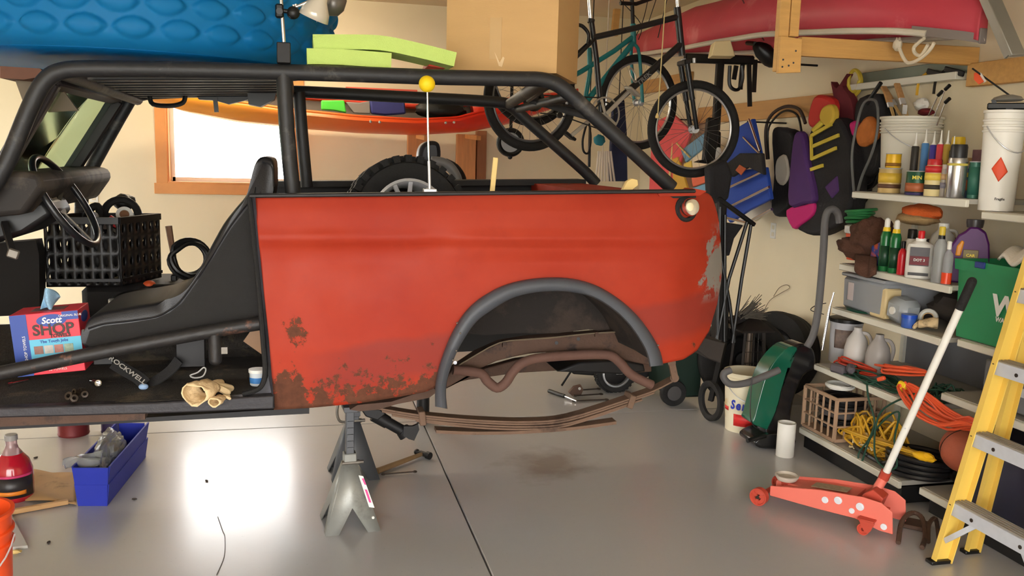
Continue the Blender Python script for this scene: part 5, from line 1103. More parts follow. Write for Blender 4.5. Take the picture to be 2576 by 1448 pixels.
# big white paint buckets, one inside the other, with brushes
c = At(2292, LV[1][1] + .001, 3.385); k = mpp(c); c.x = 3.345
bk1 = bucket('paint_bucket', 'white ribbed bucket full of brushes on the top shelf', c, 63 * k * .92, 71 * k, 185 * k, mt('bucket_white', (216, 212, 198), .5, 0, .08, 5), 4, None, .008)
top_c = c + V((0, 0, 180 * k)); BR = mt('brush_bristle', (176, 132, 84), .9, 0, .3, 60); BH = mt('brush_handle', (206, 170, 110), .5)
for i, (u0, v0, u1, v1, x, lb) in enumerate(((2246, 285, 2230, 232, 3.36, 'paint brush with a pale handle leaning left in the bucket'), (2262, 285, 2222, 218, 3.40, 'paint brush with brown bristles, tallest in the bucket'), (2280, 285, 2256, 210, 3.38, 'paint brush with a cream handle leaning left at the bucket centre'))):
    t = T('paint_brush', lb, 'brush', 'paint brushes in the bucket'); a, b = P(u0, v0, x=x), P(u1, v1, x=x)
    MB().bar(a - (b - a) * .6, a.lerp(b, .3), .02, .008, bev=.002).o('handle', BH, t); MB().bar(a.lerp(b, .3), a.lerp(b, .5), .035, .012).o('ferrule', ALU, t); MB().bar(a.lerp(b, .5), b, .038, .016, bev=.003).o('bristles', BR, t)
tag(MB().box(P(2276, 275, x=3.29), (.003, .035, .05), (10, -8, 0)).o('price_tag', mt('paper_tag', (222, 222, 224), .6)), 'white paper tag hanging on the bucket rim', 'tag')
for i, (u0, v0, u1, v1) in enumerate(((2336, 290, 2360, 240), (2352, 288, 2378, 225), (2366, 290, 2378, 258))):
    t = T('paint_roller', ['silver roller frame leaning right in the bucket', 'long thin roller frame at the right of the bucket', 'short wire roller frame at the bucket rim'][i], 'roller', 'roller frames in the bucket')
    a, b = P(u0, v0, x=3.38), P(u1, v1, x=3.38); MB().cyl(a - (b - a) * .8, b, .004).o('wire', CHR, t); MB().cyl(b, b + V((0, -.03, .02)), .01).o('grip', BLK2, t)
blob('masking_roll', 'white rag stuffed in the top of the brush bucket', 'rag', P(2318, 262, x=3.4), (.03, .05, .035), WHT, .3, 2)
blob('red_cloth', 'dark red cloth at the right of the brush bucket', 'cloth', P(2330, 282, x=3.40), (.03, .06, .02), mt('dark_red_cloth', (110, 30, 36), .9), .3, 5)
# white pail with orange warning diamond
zp = 1.462; pc = At(2505, zp, 3.2); k = mpp(pc); PW = mt('pail_white', (240, 238, 230), .4, 0, .03)
pc = V((P(2509, 480, x=3.2).x, P(2509, 480, x=3.2).y, zp)); k = mpp(pc)
hpx = (P(2500, 280, x=3.2).z - zp)
wp = bucket('white_pail', 'tall white pail with orange diamond sticker at the right of the top shelf', pc, 40 * k, 47 * k, hpx, PW, 3, None, .005)
va = math.atan2(-pc.y, -pc.x) ; OS = mt('orange_sticker', (236, 84, 46), .5, 0, .05)
rr2 = 46 * k
dm = []
for da, dz in ((-.42, 0), (0, .055), (.42, -.012), (.0, -.06)):
    dm.append((va + da, hpx * .42 + dz))
m_ = MB(); NQ = 10; vs = []
def dpt(s, t_):
    a0 = dm[0][0] + (dm[1][0] - dm[0][0]) * s; z0 = dm[0][1] + (dm[1][1] - dm[0][1]) * s
    a1 = dm[3][0] + (dm[2][0] - dm[3][0]) * s; z1 = dm[3][1] + (dm[2][1] - dm[3][1]) * s
    a = a0 + (a1 - a0) * t_; z = z0 + (z1 - z0) * t_; return on_cyl(pc, 40 * k + 7 * k * z / hpx + .002, a, z)
m_.grid(dpt, 10, 10).o('diamond_sticker', OS, wp, solid=.001)
text(wp, 'Fragile', on_cyl(pc, 43.5 * k, va + .15, hpx * .12), .016, V((-math.sin(va), math.cos(va), 0)), (0, 0, 1), mt('ink_dark', (60, 58, 56), .6), bold=.0004)
cl2 = T('bar_clamp', 'black and grey clamp resting across the top of the white pail', 'clamp')
hz = V((pc.x, pc.y, zp + hpx + .02)); ad = V((-math.sin(va), math.cos(va), 0))
MB().bar(hz - ad * .08, hz + ad * .09, .035, .03, bev=.005).o('bar', BLK2, cl2)
MB().bar(hz - ad * .05 + V((0, 0, -.0)), hz - ad * .055 + V((0, 0, .03)), .03, .02).prism([hz + ad * .02 + V((-.03, 0, -.01)), hz + ad * .05 + V((-.03, 0, -.01)), hz + ad * .045 + V((-.035, 0, -.06)), hz + ad * .03 + V((-.035, 0, -.06))], (.012, 0, 0)).o('jaw', BLK2, cl2)
MB().lathe(hz + V((0, 0, .022)), [(.07, 0), (.085, .006), (.07, .02), (.03, .03), (0, .03)], n=20, sx=.6).o('dish', mt('dish_grey', (140, 138, 132), .4, .2), cl2)
# pale cabinet end at the far right
tag(MB().box((3.33, 2.95, 1.462 + .33), (.28, .5, .64), bev=.004).o('storage_box', mt('pale_box', (196, 188, 168), .6, 0, .05)), 'tall pale box standing right of the white pail', 'box')
# ---- second shelf
gh = T('green_hose', 'coiled green garden hose on top of the orange bucket', 'hose'); gc = P(2165, 545, x=3.25)
for i in range(5): MB().torus(gc + V((0, 0, -.03 + i * .017)), .075 + .01 * math.sin(i * 2), .009, (0.1 * math.sin(i), .1, 1), 36, 8).o('loop', mt('hose_green', (40, 116, 62), .5, 0, .15), gh)
zc2 = gc.z - .045
obk = T('lidded_tub', 'orange tub with a white lid under the green hose', 'tub'); cc = V((gc.x, gc.y, LV[2][1] + .001)); Ht = zc2 - LV[2][1] - .004
MB().lathe(cc, [(0, 0), (.06, 0), (.075, Ht * .72), (.075, Ht * .75), (0, Ht * .75)], n=28).o('tub_body', mt('tub_orange', (222, 84, 40), .5), obk); MB().lathe(cc + V((0, 0, Ht * .76)), [(.08, 0), (.085, .006), (.085, Ht * .2), (.07, Ht * .23), (0, Ht * .23)], n=28).o('lid', WHT, obk)
BRN = mt('brown_cloth', (86, 56, 42), .95, 0, .2, 9, .5, 90)
bw = T('brown_jacket', 'brown cloth jacket heaped on the second shelf, hanging over its edge', 'jacket')
jc = At(2182, LV[2][1], 3.16)
MB().ell(jc + V((.02, 0, .15)), (.11, .13, .12), (0, 0, 10), 34, 22, .3, 3, 3.).o('body', BRN, bw, ang=2)
MB().ell(jc + V((-.05, .06, .085)), (.07, .12, .06), (10, 20, 10), 26, 16, .3, 8, 3.).o('sleeve', BRN, bw, ang=2)
MB().grid(lambda s, t: At(2152 + 54 * s, LV[2][1], 3.08 - .07 * min(1, t * 2)) + V((-.012 * math.sin(9 * s), 0, .05 - .05 * min(1, t * 2) - .06 * max(0, t - .5) * 2 * (.4 + .6 * math.sin(3 * s)) + .012)), 16, 12).o('hem', BRN, bw, solid=.012, ang=2)
op = T('plush_cushion', 'orange plush cushion with tan underside at the back of the second shelf', 'cushion'); c = P(2320, 535, x=3.32)
MB().ell(c, (.09, .13, .05), (0, 0, 0), 22, 14, .15, 3, 2.).o('orange_top', mt('orange_plush', (236, 110, 48), .95, 0, .12, 40, .6, 200), op); MB().ell(c - V((.02, -.01, .035)), (.09, .135, .035), (0, 0, 0), 22, 12, .15, 5, 2.).o('tan_underside', mt('tan_plush', (184, 152, 104), .95, 0, .1, 40, .5, 150), op)
blob('folded_tarp', 'dark folded tarp beneath the plush cushion', 'tarp', V((3.36, 3.98, LV[2][1] + .11)), (.09, .2, .085), mt('tarp_dark', (58, 56, 60), .8), .2, 8)
def bottle(label, u, x, lv, w, h, prof, mat, capm, capf=(.8, 1.), group='bottles on the second shelf', name='bottle', flat=1., lab=None, capr=.5):
    c, k = spot(u, lv, x); t = T(name, label, 'bottle', group); r = w / 2 * k; H_ = h * k; d = vdir(c); sd = V((-d.y, d.x, 0))
    MB().lathe(c, [(a * r, b * H_) for a, b in prof], n=24, sx=1., sy=flat, x0=sd).o('body', mat, t)
    MB().lathe(c + V((0, 0, capf[0] * H_)), [(capr * r, -.002), (capr * r, (capf[1] - capf[0]) * H_ * .9), (capr * r * .85, (capf[1] - capf[0]) * H_), (0, (capf[1] - capf[0]) * H_)], n=16).o('cap', capm, t)
    if lab:
        for z0, z1, f, lm in lab: MB().prism([c + sd * (sx_ * r * f) - d * (r * flat + .0015) + V((0, 0, zz_ * H_)) for sx_, zz_ in ((-1, z0), (1, z0), (1, z1), (-1, z1))], -d * .0015).o('label', lm, t)
    return t, c, k, d, sd, r, H_
RND = [(0, 0), (.95, 0), (1, .02), (1, .6), (.85, .7), (.45, .78), (.42, .82), (0, .82)]
SQ = [(0, 0), (.95, 0), (1, .02), (1, .62), (.9, .7), (.4, .76), (.38, .82), (0, .82)]
SLIM = [(0, 0), (.9, 0), (1, .02), (1, .68), (.8, .76), (.55, .8), (.5, .86), (0, .86)]
GB = mt('bottle_green', (28, 104, 54), .25, 0, .1)
yw = mt('cap_yellow', (232, 196, 40), .4)
for i, (u, lb) in enumerate(((2222, 'slim green bottle with yellow collar, left of its twin'), (2246, 'slim green bottle with yellow collar, right of its twin'))):
    t, c, k, d, sd, r, H_ = bottle(lb, u, 3.06, 2, 27, 128, SLIM, GB, WHT, (.86, 1.), capr=.5)
    MB().lathe(c + V((0, 0, H_ * .78)), [(r * .72, 0), (r * .62, H_ * .08)], n=18, cap=False).o('collar', yw, t); MB().ell(c + V((0, 0, H_)), (r * .45, r * .45, r * .4)).o('tip', WHT, t)
    wrapband(t, c, r, r, H_ * .1, H_ * .5, math.atan2(-c.y, -c.x) - .9, math.atan2(-c.y, -c.x) + .9, 'label', mt('dark_green_label', (20, 62, 40), .4))
bottle('short red bottle with a black cap beside the green bottles', 2266, 3.055, 2, 22, 84, RND, mt('bottle_red', (196, 30, 42), .3), BLK2)
t, c, k, d, sd, r, H_ = bottle('large white jug with a red cap and black and red label', 2308, 3.06, 2, 62, 122, SQ, mt('bottle_white', (226, 224, 216), .35), mt('cap_red', (208, 36, 40), .4), (.82, .97), flat=.55, capr=.26, lab=[(.26, .64, .72, mt('label_black2', (44, 34, 36), .4, 0, .3, 40)), (.28, .46, .7, mt('label_red2', (176, 34, 52), .4, 0, .3, 40)), (.06, .12, .75, mt('label_ink', (54, 52, 52), .5, 0, .4, 60))])
text(t, 'DOT 3', c - d * (r * .55 + .006) + V((0, 0, H_ * .38)), .018, -sd if (-sd).cross(V((0, 0, 1))).dot(-d) > 0 else sd, (0, 0, 1), WP, bold=.0004)
bottle('white bottle with a black cap, half hidden by the red-capped jug', 2286, 3.13, 2, 44, 112, RND, MATS['bottle_white'], BLK2, group='bottles on the second shelf', lab=None)
mj, c, k, d, sd, r, H_ = bottle('milky translucent jug with a white cap behind the spray bottles', 2362, 3.22, 2, 60, 150, RND, mt('milky', (204, 200, 190), .3, 0, .05, trans=.3), WHT, (.82, .9), capr=.4, flat=.9)
MB().tube([c + sd * s_ * r + V((0, 0, z_ * H_)) - d * .0 for s_, z_ in ((-.45, .78), (-.95, .76), (-1.1, .6), (-.95, .45))], .008, 8, k=4).o('handle', MATS['milky'], mj)
CLR = mt('clear_plastic', (220, 222, 222), .08, 0, .03, trans=.7, ior=1.2)
ORL = mt('orange_liquid', (232, 74, 40), .2)
for u, w_, h_, cm, lb in ((2358, 34, 140, mt('cap_gold', (206, 178, 60), .4), 'clear bottle with a tall gold sprayer'), (2379, 24, 108, WHT, 'clear bottle with white cap and orange liquid')):
    t, c, k, d, sd, r, H_ = bottle(lb, u, 3.05, 2, w_, h_, RND, CLR, cm, (.82, 1.), capr=.45)
    if w_ == 24: MB().lathe(c + V((0, 0, .002)), [(0, 0), (r * 1.02, 0), (r * 1.02, H_ * .26), (0, H_ * .26)], n=20).o('liquid', ORL, t)
    else: MB().lathe(c + V((0, 0, H_ * .78)), [(r * .5, 0), (r * .45, .02)], n=14, cap=False).o('collar', BLK2, t)
# blue bag with orange print
tag(MB().grid(lambda s, t: At(2184 + 46 * s, LV[2][1], 3.10) + V((.02 * math.sin(3 * s + 2 * t), 0, .012 + .15 * t * (.7 + .3 * s))), 10, 10).o('chip_bag', mt('blue_bag', (40, 80, 168), .35, 0, .2, 6, wear=(226, 104, 50), wamt=.47, wns=14), None, solid=.02), 'blue and orange plastic bag tucked beside the brown jacket', 'bag')
# purple wash jug
PUR = mt('purple_jug', (84, 20, 100), .45, 0, .15, 5)
t = T('wash_jug', 'purple car wash jug with orange handle gap and gold label', 'jug', None); c, k = spot(2438, 2, 3.06); c = V((3.07, 3.50, LV[2][1] + .001)); c = At(2424, LV[2][1] + .001, 3.2); k = mpp(c); d = vdir(c); sd = V((d.y, -d.x, 0))
def jg_(pts, dep, name, mat, off=0.): MB().prism([c + sd * (x * k) + V((0, 0, z * k)) - d * (dep / 2 + off) for x, z in pts], d * dep).o(name, mat, t, bev=.008)
jg_([(-48, 0), (50, 0), (52, 60), (48, 100), (38, 128), (20, 140), (2, 140), (-8, 128), (-22, 118), (-40, 84), (-50, 40)], .09, 'body', PUR)
jg_([(-26, 66), (-12, 66), (-6, 104), (-14, 108), (-24, 92)], .096, 'handle_gap', mt('jug_orange', (232, 150, 40), .4))
jg_([(-8, 8), (26, 8), (26, 84), (-8, 84)], .004, 'label', mt('label_olive', (128, 110, 52), .4), .05)
MB().lathe(c + sd * (12 * k) + V((0, 0, 138 * k)), [(18 * k, 0), (20 * k, 12 * k), (20 * k, 20 * k), (0, 20 * k)], n=20).o('cap', mt('cap_smoke', (60, 56, 58), .3), t)
for i, s_ in enumerate(('CAR', 'WASH')): text(t, s_, c + sd * (9 * k) + V((0, 0, (70 - i * 14) * k)) - d * .0535, .019, sd, (0, 0, 1), mt('gold_ink', (236, 206, 40), .4), bold=.0008)
# ---- third shelf
sb3 = T('storage_tote', 'smoky clear storage tote under the second shelf', 'tote'); TOT = mt('tote_clear', (176, 180, 186), .25, 0, .06, trans=.35)
a3 = (At(2108, LV[3][1] + .001, 3.02), At(2210, LV[3][1] + .001, 3.02))
MB().box((3.22, (a3[0].y + a3[1].y) / 2, LV[3][1] + .098), (.36, a3[0].y - a3[1].y, .19), None, .02, 1.02).o('tote_body', TOT, sb3)
MB().box((3.22, (a3[0].y + a3[1].y) / 2, LV[3][1] + .2), (.38, a3[0].y - a3[1].y + .02, .02), None, .006).o('lid', mt('tote_lid', (150, 152, 156), .4), sb3)
MB().box(At(2140, LV[3][1] + .11, 3.034), (.003, .05, .1)).o('paper_label', mt('label_pale', (198, 184, 180), .6), sb3)
tag(MB().box(At(2208, LV[3][1], 3.05) + V((.04, 0, .085)), (.1, .13, .165), None, .008).o('cream_box', mt('cream_plastic', (216, 194, 146), .45)), 'cream square plastic box beside the storage tote', 'box')
lj = T('translucent_jug', 'translucent square jug lying on the third shelf', 'jug'); c = At(2258, LV[3][1], 3.06) + V((.03, 0, .068))
MB().box(c, (.13, .15, .13), (6, 0, 0), .03).o('jug_body', mt('milky2', (190, 196, 200), .3, 0, .05, trans=.35), lj); MB().cyl(c + V((-.06, 0, 0)), c + V((-.075, 0, 0)), .02).o('cap', WHT, lj)
bj = T('blue_jar', 'small blue jar with a blue lid at the front of the third shelf', 'jar'); c, k = spot(2285, 3, 3.035)
MB().lathe(c, [(0, 0), (17 * k, 0), (18 * k, 2 * k), (18 * k, 24 * k), (0, 24 * k)], n=24).o('jar_body', mt('jar_blue', (60, 96, 180), .3), bj); MB().lathe(c + V((0, 0, 24 * k)), [(19 * k, 0), (19 * k, 9 * k), (0, 9 * k)], n=24).o('lid', mt('lid_blue', (36, 80, 190), .3), bj)
tr = T('tape_roll', 'white roll of tape standing behind the beige glove', 'tape'); c = At(2335, LV[3][1] + .045, 3.16); MB().torus(c, .038, .012, (-.8, -.6, .3), 28, 8).o('roll', WHT, tr); MB().torus(c, .026, .003, (-.8, -.6, .3), 24, 6).o('core', CB, tr)
a, b = At(2310, LV[3][1] + .03, 3.05), At(2360, LV[3][1] + .045, 3.12)
glove('work_glove', 'beige work glove on the third shelf beside the blue jar', b, a, [At(2300 + 4 * i, LV[3][1] + .012 + .006 * i, 3.025 + .01 * i) for i in range(3)], .035, LEA)
tag(MB().lathe(At(2165, LV[3][1] + .002, 3.08), [(0, 0), (.1, 0), (.105, .006), (.1, .01), (0, .01)], n=24, sx=.6).o('green_lid', mt('lid_green', (24, 74, 58), .4)), 'dark green plastic lid at the front of the third shelf', 'dish')  # a loose green lid
blob('dark_sack', 'dark crumpled sack filling the back of the third shelf', 'sack', V((3.3, 3.8, LV[3][1] + .105)), (.12, .16, .075), mt('sack_dark', (56, 50, 46), .9), .3, 5, 3)
# ---- fourth shelf
pp = T('paint_pail', 'grey pail with black rim and printed label on the fourth shelf', 'pail'); c = At(2104, LV[4][1] + .14, 3.05); c = V((c.x + .08, c.y + .03, LV[4][1] + .001)); 
MB().lathe(c, [(0, 0), (.085, 0), (.09, .22), (.094, .23), (.094, .25), (0, .25)], n=30).o('pail_body', mt('pail_grey', (176, 176, 180), .4), pp); MB().lathe(c + V((0, 0, .24)), [(.097, 0), (.099, .02), (.08, .026), (0, .026)], n=30).o('lid', BLK2, pp)
va = math.atan2(-c.y, -c.x); wrapband(pp, c, .0885, .0905, .09, .2, va - .7, va + .7, 'label', mt('label_mono', (120, 104, 96), .5, 0, .7, 40)); 
for i, (u, lb) in enumerate(((2150, 'white milk jug on the fourth shelf, left of another jug'), (2204, 'greyish milk jug right of the white milk jug'))):
    c, k = spot(u, 4, 3.08); t = T('milk_jug', lb, 'jug', 'milk jugs on the fourth shelf'); mm = mt('jug%d' % i, ((218, 212, 206), (176, 170, 166))[i], .4, 0, .06, trans=.15)
    MB().lathe(c, [(0, 0), (.062, 0), (.066, .01), (.066, .12), (.055, .17), (.03, .21), (.022, .225), (.022, .24), (0, .24)], n=20).o('jug_body', mm, t)
    d = vdir(c); sd = V((d.y, -d.x, 0)); MB().tube([c + sd * x + V((0, 0, z)) for x, z in ((.02, .21), (.055, .205), (.075, .16), (.066, .1))], .01, 8, k=4).o('handle', mm, t)
def cord_pile(name, label, ctr, n, rx, ry, rz, r, mat, seed, loops=10, group=None, strand=1):
    """tangle: one continuous cord of irregular loops resting in a heap"""
    rn = random.Random(seed); pts = []
    for i in range(n):
        a = 2 * math.pi * i / 9 * loops / loops; w_ = rn.uniform(.45, 1.05)
        pts.append(V(ctr) + V((rx * w_ * math.cos(a + rn.uniform(-.3, .3)), ry * w_ * math.sin(a + rn.uniform(-.3, .3)), rz * rn.random() * (1.15 - w_ * .9) * 1.6 + r)))
    return tag(MB().tube(pts, r, 7, k=4).o(name, mat), label, 'cord', group)
OC, OC2, GCd, YC = mt('cord_orange', (232, 92, 52), .5), mt('cord_red_orange', (206, 68, 44), .5), mt('cord_green', (30, 70, 54), .55), mt('cord_yellow', (214, 166, 46), .5)
def bundle(name, label, a, b, R, r, n, mat, seed, sag=.0, plug=None, group='cords on the shelves'):
    """hank: long loops lying between a and b, gathered into a bunch"""
    rn = random.Random(seed); a, b = V(a), V(b); d = (b - a); L_ = d.length; d.normalize(); s = d.cross(V((0, 0, 1))).normalized(); pts = []
    for i in range(n):
        o1 = s * rn.uniform(-R, R); o2 = V((0, 0, rn.uniform(-R, R) * .6)); e = rn.uniform(-.04, .04)
        rr_ = rn.uniform(.6, 1.0) * R
        pts += [a + o1 * .6 + o2 + d * e - d * .02, a.lerp(b, .3) + o1 + s * rr_ * .5 + o2 * 1.0 - V((0, 0, sag)), a.lerp(b, .7) + o1 + s * rr_ * .4 + o2 - V((0, 0, sag)), b + o1 * .7 + o2 * .8 + d * e, b + d * .03 - s * rr_ * .3 + o2 * .5, a.lerp(b, .6) + o1 * .4 - s * rr_ * .6 + o2 - V((0, 0, sag * .6)), a.lerp(b, .25) - s * rr_ * .8 + o2 * .7, a - d * .03 - s * rr_ * .5 + o2]
    t = T(name, label, 'cord', group); MB().tube(pts, r, 7, k=3).o('cable', mat, t)
    if plug: p, dv, pm_ = plug; MB().bar(V(p), V(p) + V(dv), .024, .022, bev=.005).o('plug', pm_, t)
    return t
z4 = LV[4][1]
PLG = mt('plug_grey', (92, 86, 92), .6)
bundle('extension_cord', 'red-orange extension cord hank at the left end of the fourth shelf', At(2118, z4 + .05, 2.98), At(2190, z4 + .05, 3.0), .045, .005, 6, OC2, 3, plug=(At(2140, z4 + .05, 2.93), (0, .04, -.02), PLG))
t = T('power_strip', 'dusty grey plug block hanging over the fourth shelf edge', 'plug'); MB().box(At(2110, z4 + .03, 2.905), (.05, .09, .05), (0, 10, 20), .01).o('block', PLG, t); MB().box(At(2140, z4 + .055, 2.91), (.04, .06, .04), (20, 10, -20), .01).o('block', PLG, t)
bundle('extension_cord', 'bright orange extension cord looped over the shelf behind the white handle', At(2226, z4 + .10, 2.96), At(2310, z4 + .14, 2.98), .05, .006, 4, OC, 5, plug=(At(2226, z4 + .07, 2.93), (-.01, .04, -.02), OC))
bundle('extension_cord', 'large hank of orange cord hanging over the shelf edge right of the handle', At(2285, z4 + .06, 2.90), At(2440, z4 + .02, 2.90), .05, .0062, 11, OC, 8, sag=.05)
cord_pile('garden_cord', 'dark green garden cord heaped along the fourth shelf', At(2200, z4, 3.0), 80, .1, .28, .06, .0045, GCd, 11, group='cords on the shelves')  # plain green garden cord, no bulbs
cord_pile('garden_cord', 'tangled dark green garden cord at the right of the fourth shelf', At(2380, z4, 3.12), 60, .1, .1, .08, .0045, GCd, 12, group='cords on the shelves')
tag(MB().tube([At(2180, z4 + .02, 2.92), At(2185, z4 - .06, 2.895), At(2200, z4 - .16, 2.89), At(2186, z4 - .26, 2.88), At(2160, z4 - .36, 2.87), At(2166, z4 - .40, 2.86), At(2190, z4 - .25, 2.88), At(2230, z4 - .11, 2.88), At(2262, z4 - .06, 2.885), At(2250, z4 - .2, 2.88), At(2256, z4 - .32, 2.87), At(2225, z4 - .36, 2.865), At(2200, z4 - .3, 2.86), At(2215, z4 - .1, 2.89), At(2300, z4 + .06, 2.9)], .005, 7, k=6).o('garden_cord', GCd), 'loose loop of green garden cord dangling below the fourth shelf edge', 'cord', 'cords on the shelves')
t = T('plug_adapter', 'yellow plug adapter on the green cord', 'plug'); c = At(2270, z4 + .07, 2.91); MB().box(c, (.03, .05, .045), (15, 10, 20), .008).o('adapter_body', mt('plug_yellow', (240, 206, 40), .4), t); MB().cyl(c + V((0, -.025, .0)), c + V((0, -.045, .0)), .007).o('cord_stub', mt('plug_yellow', (240, 206, 40), .4), t)
# ---- bottom shelf: milk crate, ropes, hose, ball
z5 = LV[5][1]
mc = T('milk_crate', 'tan plastic milk crate of coiled wire on the bottom shelf', 'crate'); CR = mt('crate_tan', (168, 138, 112), .55, 0, .1, 8)
k0 = V((2.862, 4.475, z5 + .002)); mw, md_, mh = .30, .30, .235
k0 = V((2.875, 4.14, z5 + .013)); mdy, mdx = .315, .30
def crate_wall(o, d, L_, nx, nz_):
    for i in range(nx + 1):
        w_ = .022 if i in (0, nx) else .009; MB().box(o + d * (L_ * i / nx) + V((0, 0, mh / 2)), (abs(d.x) * w_ + abs(d.y) * .012, abs(d.y) * w_ + abs(d.x) * .012, mh), None, .002).o('upright_bar', CR, mc)
    for j in range(nz_ + 1):
        h_ = .02 if j in (0, nz_) else .009; MB().box(o + d * (L_ / 2) + V((0, 0, mh * j / nz_)), (abs(d.x) * L_ + abs(d.y) * .014, abs(d.y) * L_ + abs(d.x) * .014, h_), None, .002).o('cross_bar', CR, mc)
crate_wall(k0, V((0, 1, 0)), mdy, 5, 3); crate_wall(k0, V((1, 0, 0)), mdx, 5, 3); crate_wall(k0 + V((0, mdy, 0)), V((1, 0, 0)), mdx, 5, 3); crate_wall(k0 + V((mdx, 0, 0)), V((0, 1, 0)), mdy, 5, 3)
MB().box(k0 + V((mdx / 2, mdy / 2, .004)), (mdx, mdy, .008)).o('base', CR, mc)
BC = mt('cable_black', (30, 29, 30), .45)
for i, (z_, lb) in enumerate(((.06, 'coil of black cable at the bottom of the milk crate'), (.12, 'coil of dark cable in the middle of the milk crate'), (.185, 'coil of black cable heaped at the top of the milk crate'))):
    coil('cable_coil', lb, 'cable', k0 + V((mdx / 2, mdy / 2, z_)), .105, .011, 5, (BC, mt('cable_grey', (96, 92, 92), .5), BC)[i], jit=.2, zs=.22, seed=20 + i, group='cables in the milk crate')
coil('white_cable', 'coil of white cable on top of the milk crate', 'cable', k0 + V((.12, .16, mh + .035)), .07, .007, 3, WHT, jit=.12, zs=.14, seed=31, sq=1.2)
cord_pile('yellow_rope', 'tangle of yellow cord heaped on the bottom shelf', At(2205, z5, 3.02), 110, .11, .24, .2, .0062, YC, 41, group='cords on the shelves')
bundle('yellow_rope', 'hank of yellow cord hanging at the front of the bottom shelf', At(2120, z5 + .08, 2.92), At(2290, z5 + .14, 2.92), .06, .0065, 4, YC, 44)
cord_pile('pale_rope', 'pale cream rope among the yellow cords', At(2180, z5, 2.98), 26, .07, .12, .1, .006, mt('rope_cream', (220, 204, 160), .7), 43, group='cords on the shelves')
HB = mt('hose_black', (28, 28, 30), .3)
t = T('hose_coil', 'thick black hose coiled at the right of the bottom shelf', 'hose')
hc0 = V((3.03, 3.64, z5 + .02))
for i in range(4): MB().torus(hc0 + V((0.01 * (i % 2), 0, .002 + i * .024)), .15 + .008 * (i % 2), .0145, (.03 * i, .02, 1), 44, 8).o('loop', HB, t)
MB().tube([hc0 + V((-.16, .0, .05)), V((2.88, 3.75, z5 + .03)), V((2.90, 3.95, z5 + .03)), V((2.95, 4.08, z5 + .02))], .013, 8, k=6).o('tail', HB, t)
gl = T('yellow_connector', 'bright yellow plastic connector lying on the black hose', 'connector'); c = At(2324, z5 + .145, 2.93); MB().ell(c, (.035, .06, .022), (0, 5, 20), 14, 8, .2, 3).o('connector_body', mt('connector_yellow', (246, 190, 30), .4), gl); MB().ell(c + V((.0, -.03, .012)), (.02, .03, .016), (0, 20, 0), 12, 8, .2, 5).o('tab', MATS['connector_yellow'], gl)
bl_ = T('ball', 'terracotta rubber ball lying among the cords', 'ball'); c = P(2408, 1135, x=3.02); r = 58 * mpp(c); c.z = z5 + .10 + r; c = V((3.06, c.y, z5 + .1 + r))
MB().ell(c, r, n=28, m=18).o('ball_skin', mt('terracotta_rubber', (176, 92, 66), .6, 0, .12, 20, .3, 140), bl_); MB().torus(c, r * 1.002, .002, (.3, .8, .2), 40, 6).o('seam', DRK, bl_)
blob('dark_bundle', 'dark cloth bundle under the terracotta ball', 'bundle', V((3.17, c.y, z5 + .06)), (.13, .14, .06), BLK2, .15, 4)
# ---- green recycling bin
gb = T('recycling_bin', 'green recycling bin with white lettering on the near shelf unit', 'bin'); GRN = mt('bin_green', (42, 142, 92), .45, 0, .06, 4)
z_b = .85; gx = 3.09; y1b = P(2405, 840, x=gx).y; gy0, gy1 = y1b, y1b - .46; gh_ = .40
tp = P(2392, 648, x=gx - .03).z; gh_ = tp - z_b
def gpt(sx_, sy_, z, k=0.): f = 1 + .07 * z / gh_ + k; cx_, cy_ = gx + .17, (gy0 + gy1) / 2; return V((cx_ + sx_ * .17 * f, cy_ + sy_ * .23 * f, z_b + z))
rings = [[gpt(a, b, z, k) for a, b in ((-1, -1), (1, -1), (1, 1), (-1, 1))] for z, k in ((0, 0), (gh_ - .05, 0), (gh_ - .05, .06), (gh_, .07), (gh_, .0), (.02, -.04))]
MB().loft(rings).o('tub', GRN, gb, ang=.3)
wb_ = mt('white_print', (236, 238, 236), .5)
text(gb, 'WM', gpt(-1, -.5, gh_ * .5) + V((-.006, 0, 0)), .13, (0, -1, 0), (.07, 0, 1), wb_, bold=.005, sx=1.1)
text(gb, 'WASTE MANAGEMENT', gpt(-1, -.72, gh_ * .34) + V((-.005, 0, 0)), .03, (0, -1, 0), (.07, 0, 1), wb_, bold=.001)
MB().box(gpt(-1, .35, gh_ - .012, .09), (.012, .06, .03), None, .003).o('blue_latch', mt('latch_blue', (40, 60, 140), .4), gb)
wt = MB().grid(lambda s, t: gpt(-.9 + 1.5 * t, .1 - 1.1 * s, gh_ + .01) + V((-.03 * math.sin(3 * s), 0, .16 * math.sin(math.pi * (t * .9 + .05)) * (.4 + .6 * s) + .02 * math.sin(11 * s + 7 * t))), 26, 18).o('white_towel', mt('towel_white', (238, 234, 226), .95, 0, .05, 30, .4, 120), None, solid=.012, ang=1.5)
tag(wt, 'crumpled white towel heaped on top of the recycling bin', 'towel')
# dark tote on the near unit's lower shelves
tag(MB().box((3.22, 2.88, .115 + .19), (.46, .8, .37), None, .02, 1.02).o('dark_tote', mt('tote_navy', (36, 38, 56), .35, 0, .15)), 'dark navy plastic tote on the bottom shelf behind the stepladder', 'tote')
bb = T('grey_drawer_box', 'grey metal drawer box on the middle shelf behind the stepladder', 'box'); MB().box((3.24, 2.9, .588 + .11), (.4, .8, .2), None, .008).o('case', mt('case_grey', (110, 112, 116), .4, .3), bb); MB().box((3.035, 2.9, .588 + .11), (.01, .7, .04), None, .003).o('front_rail', ALU, bb)
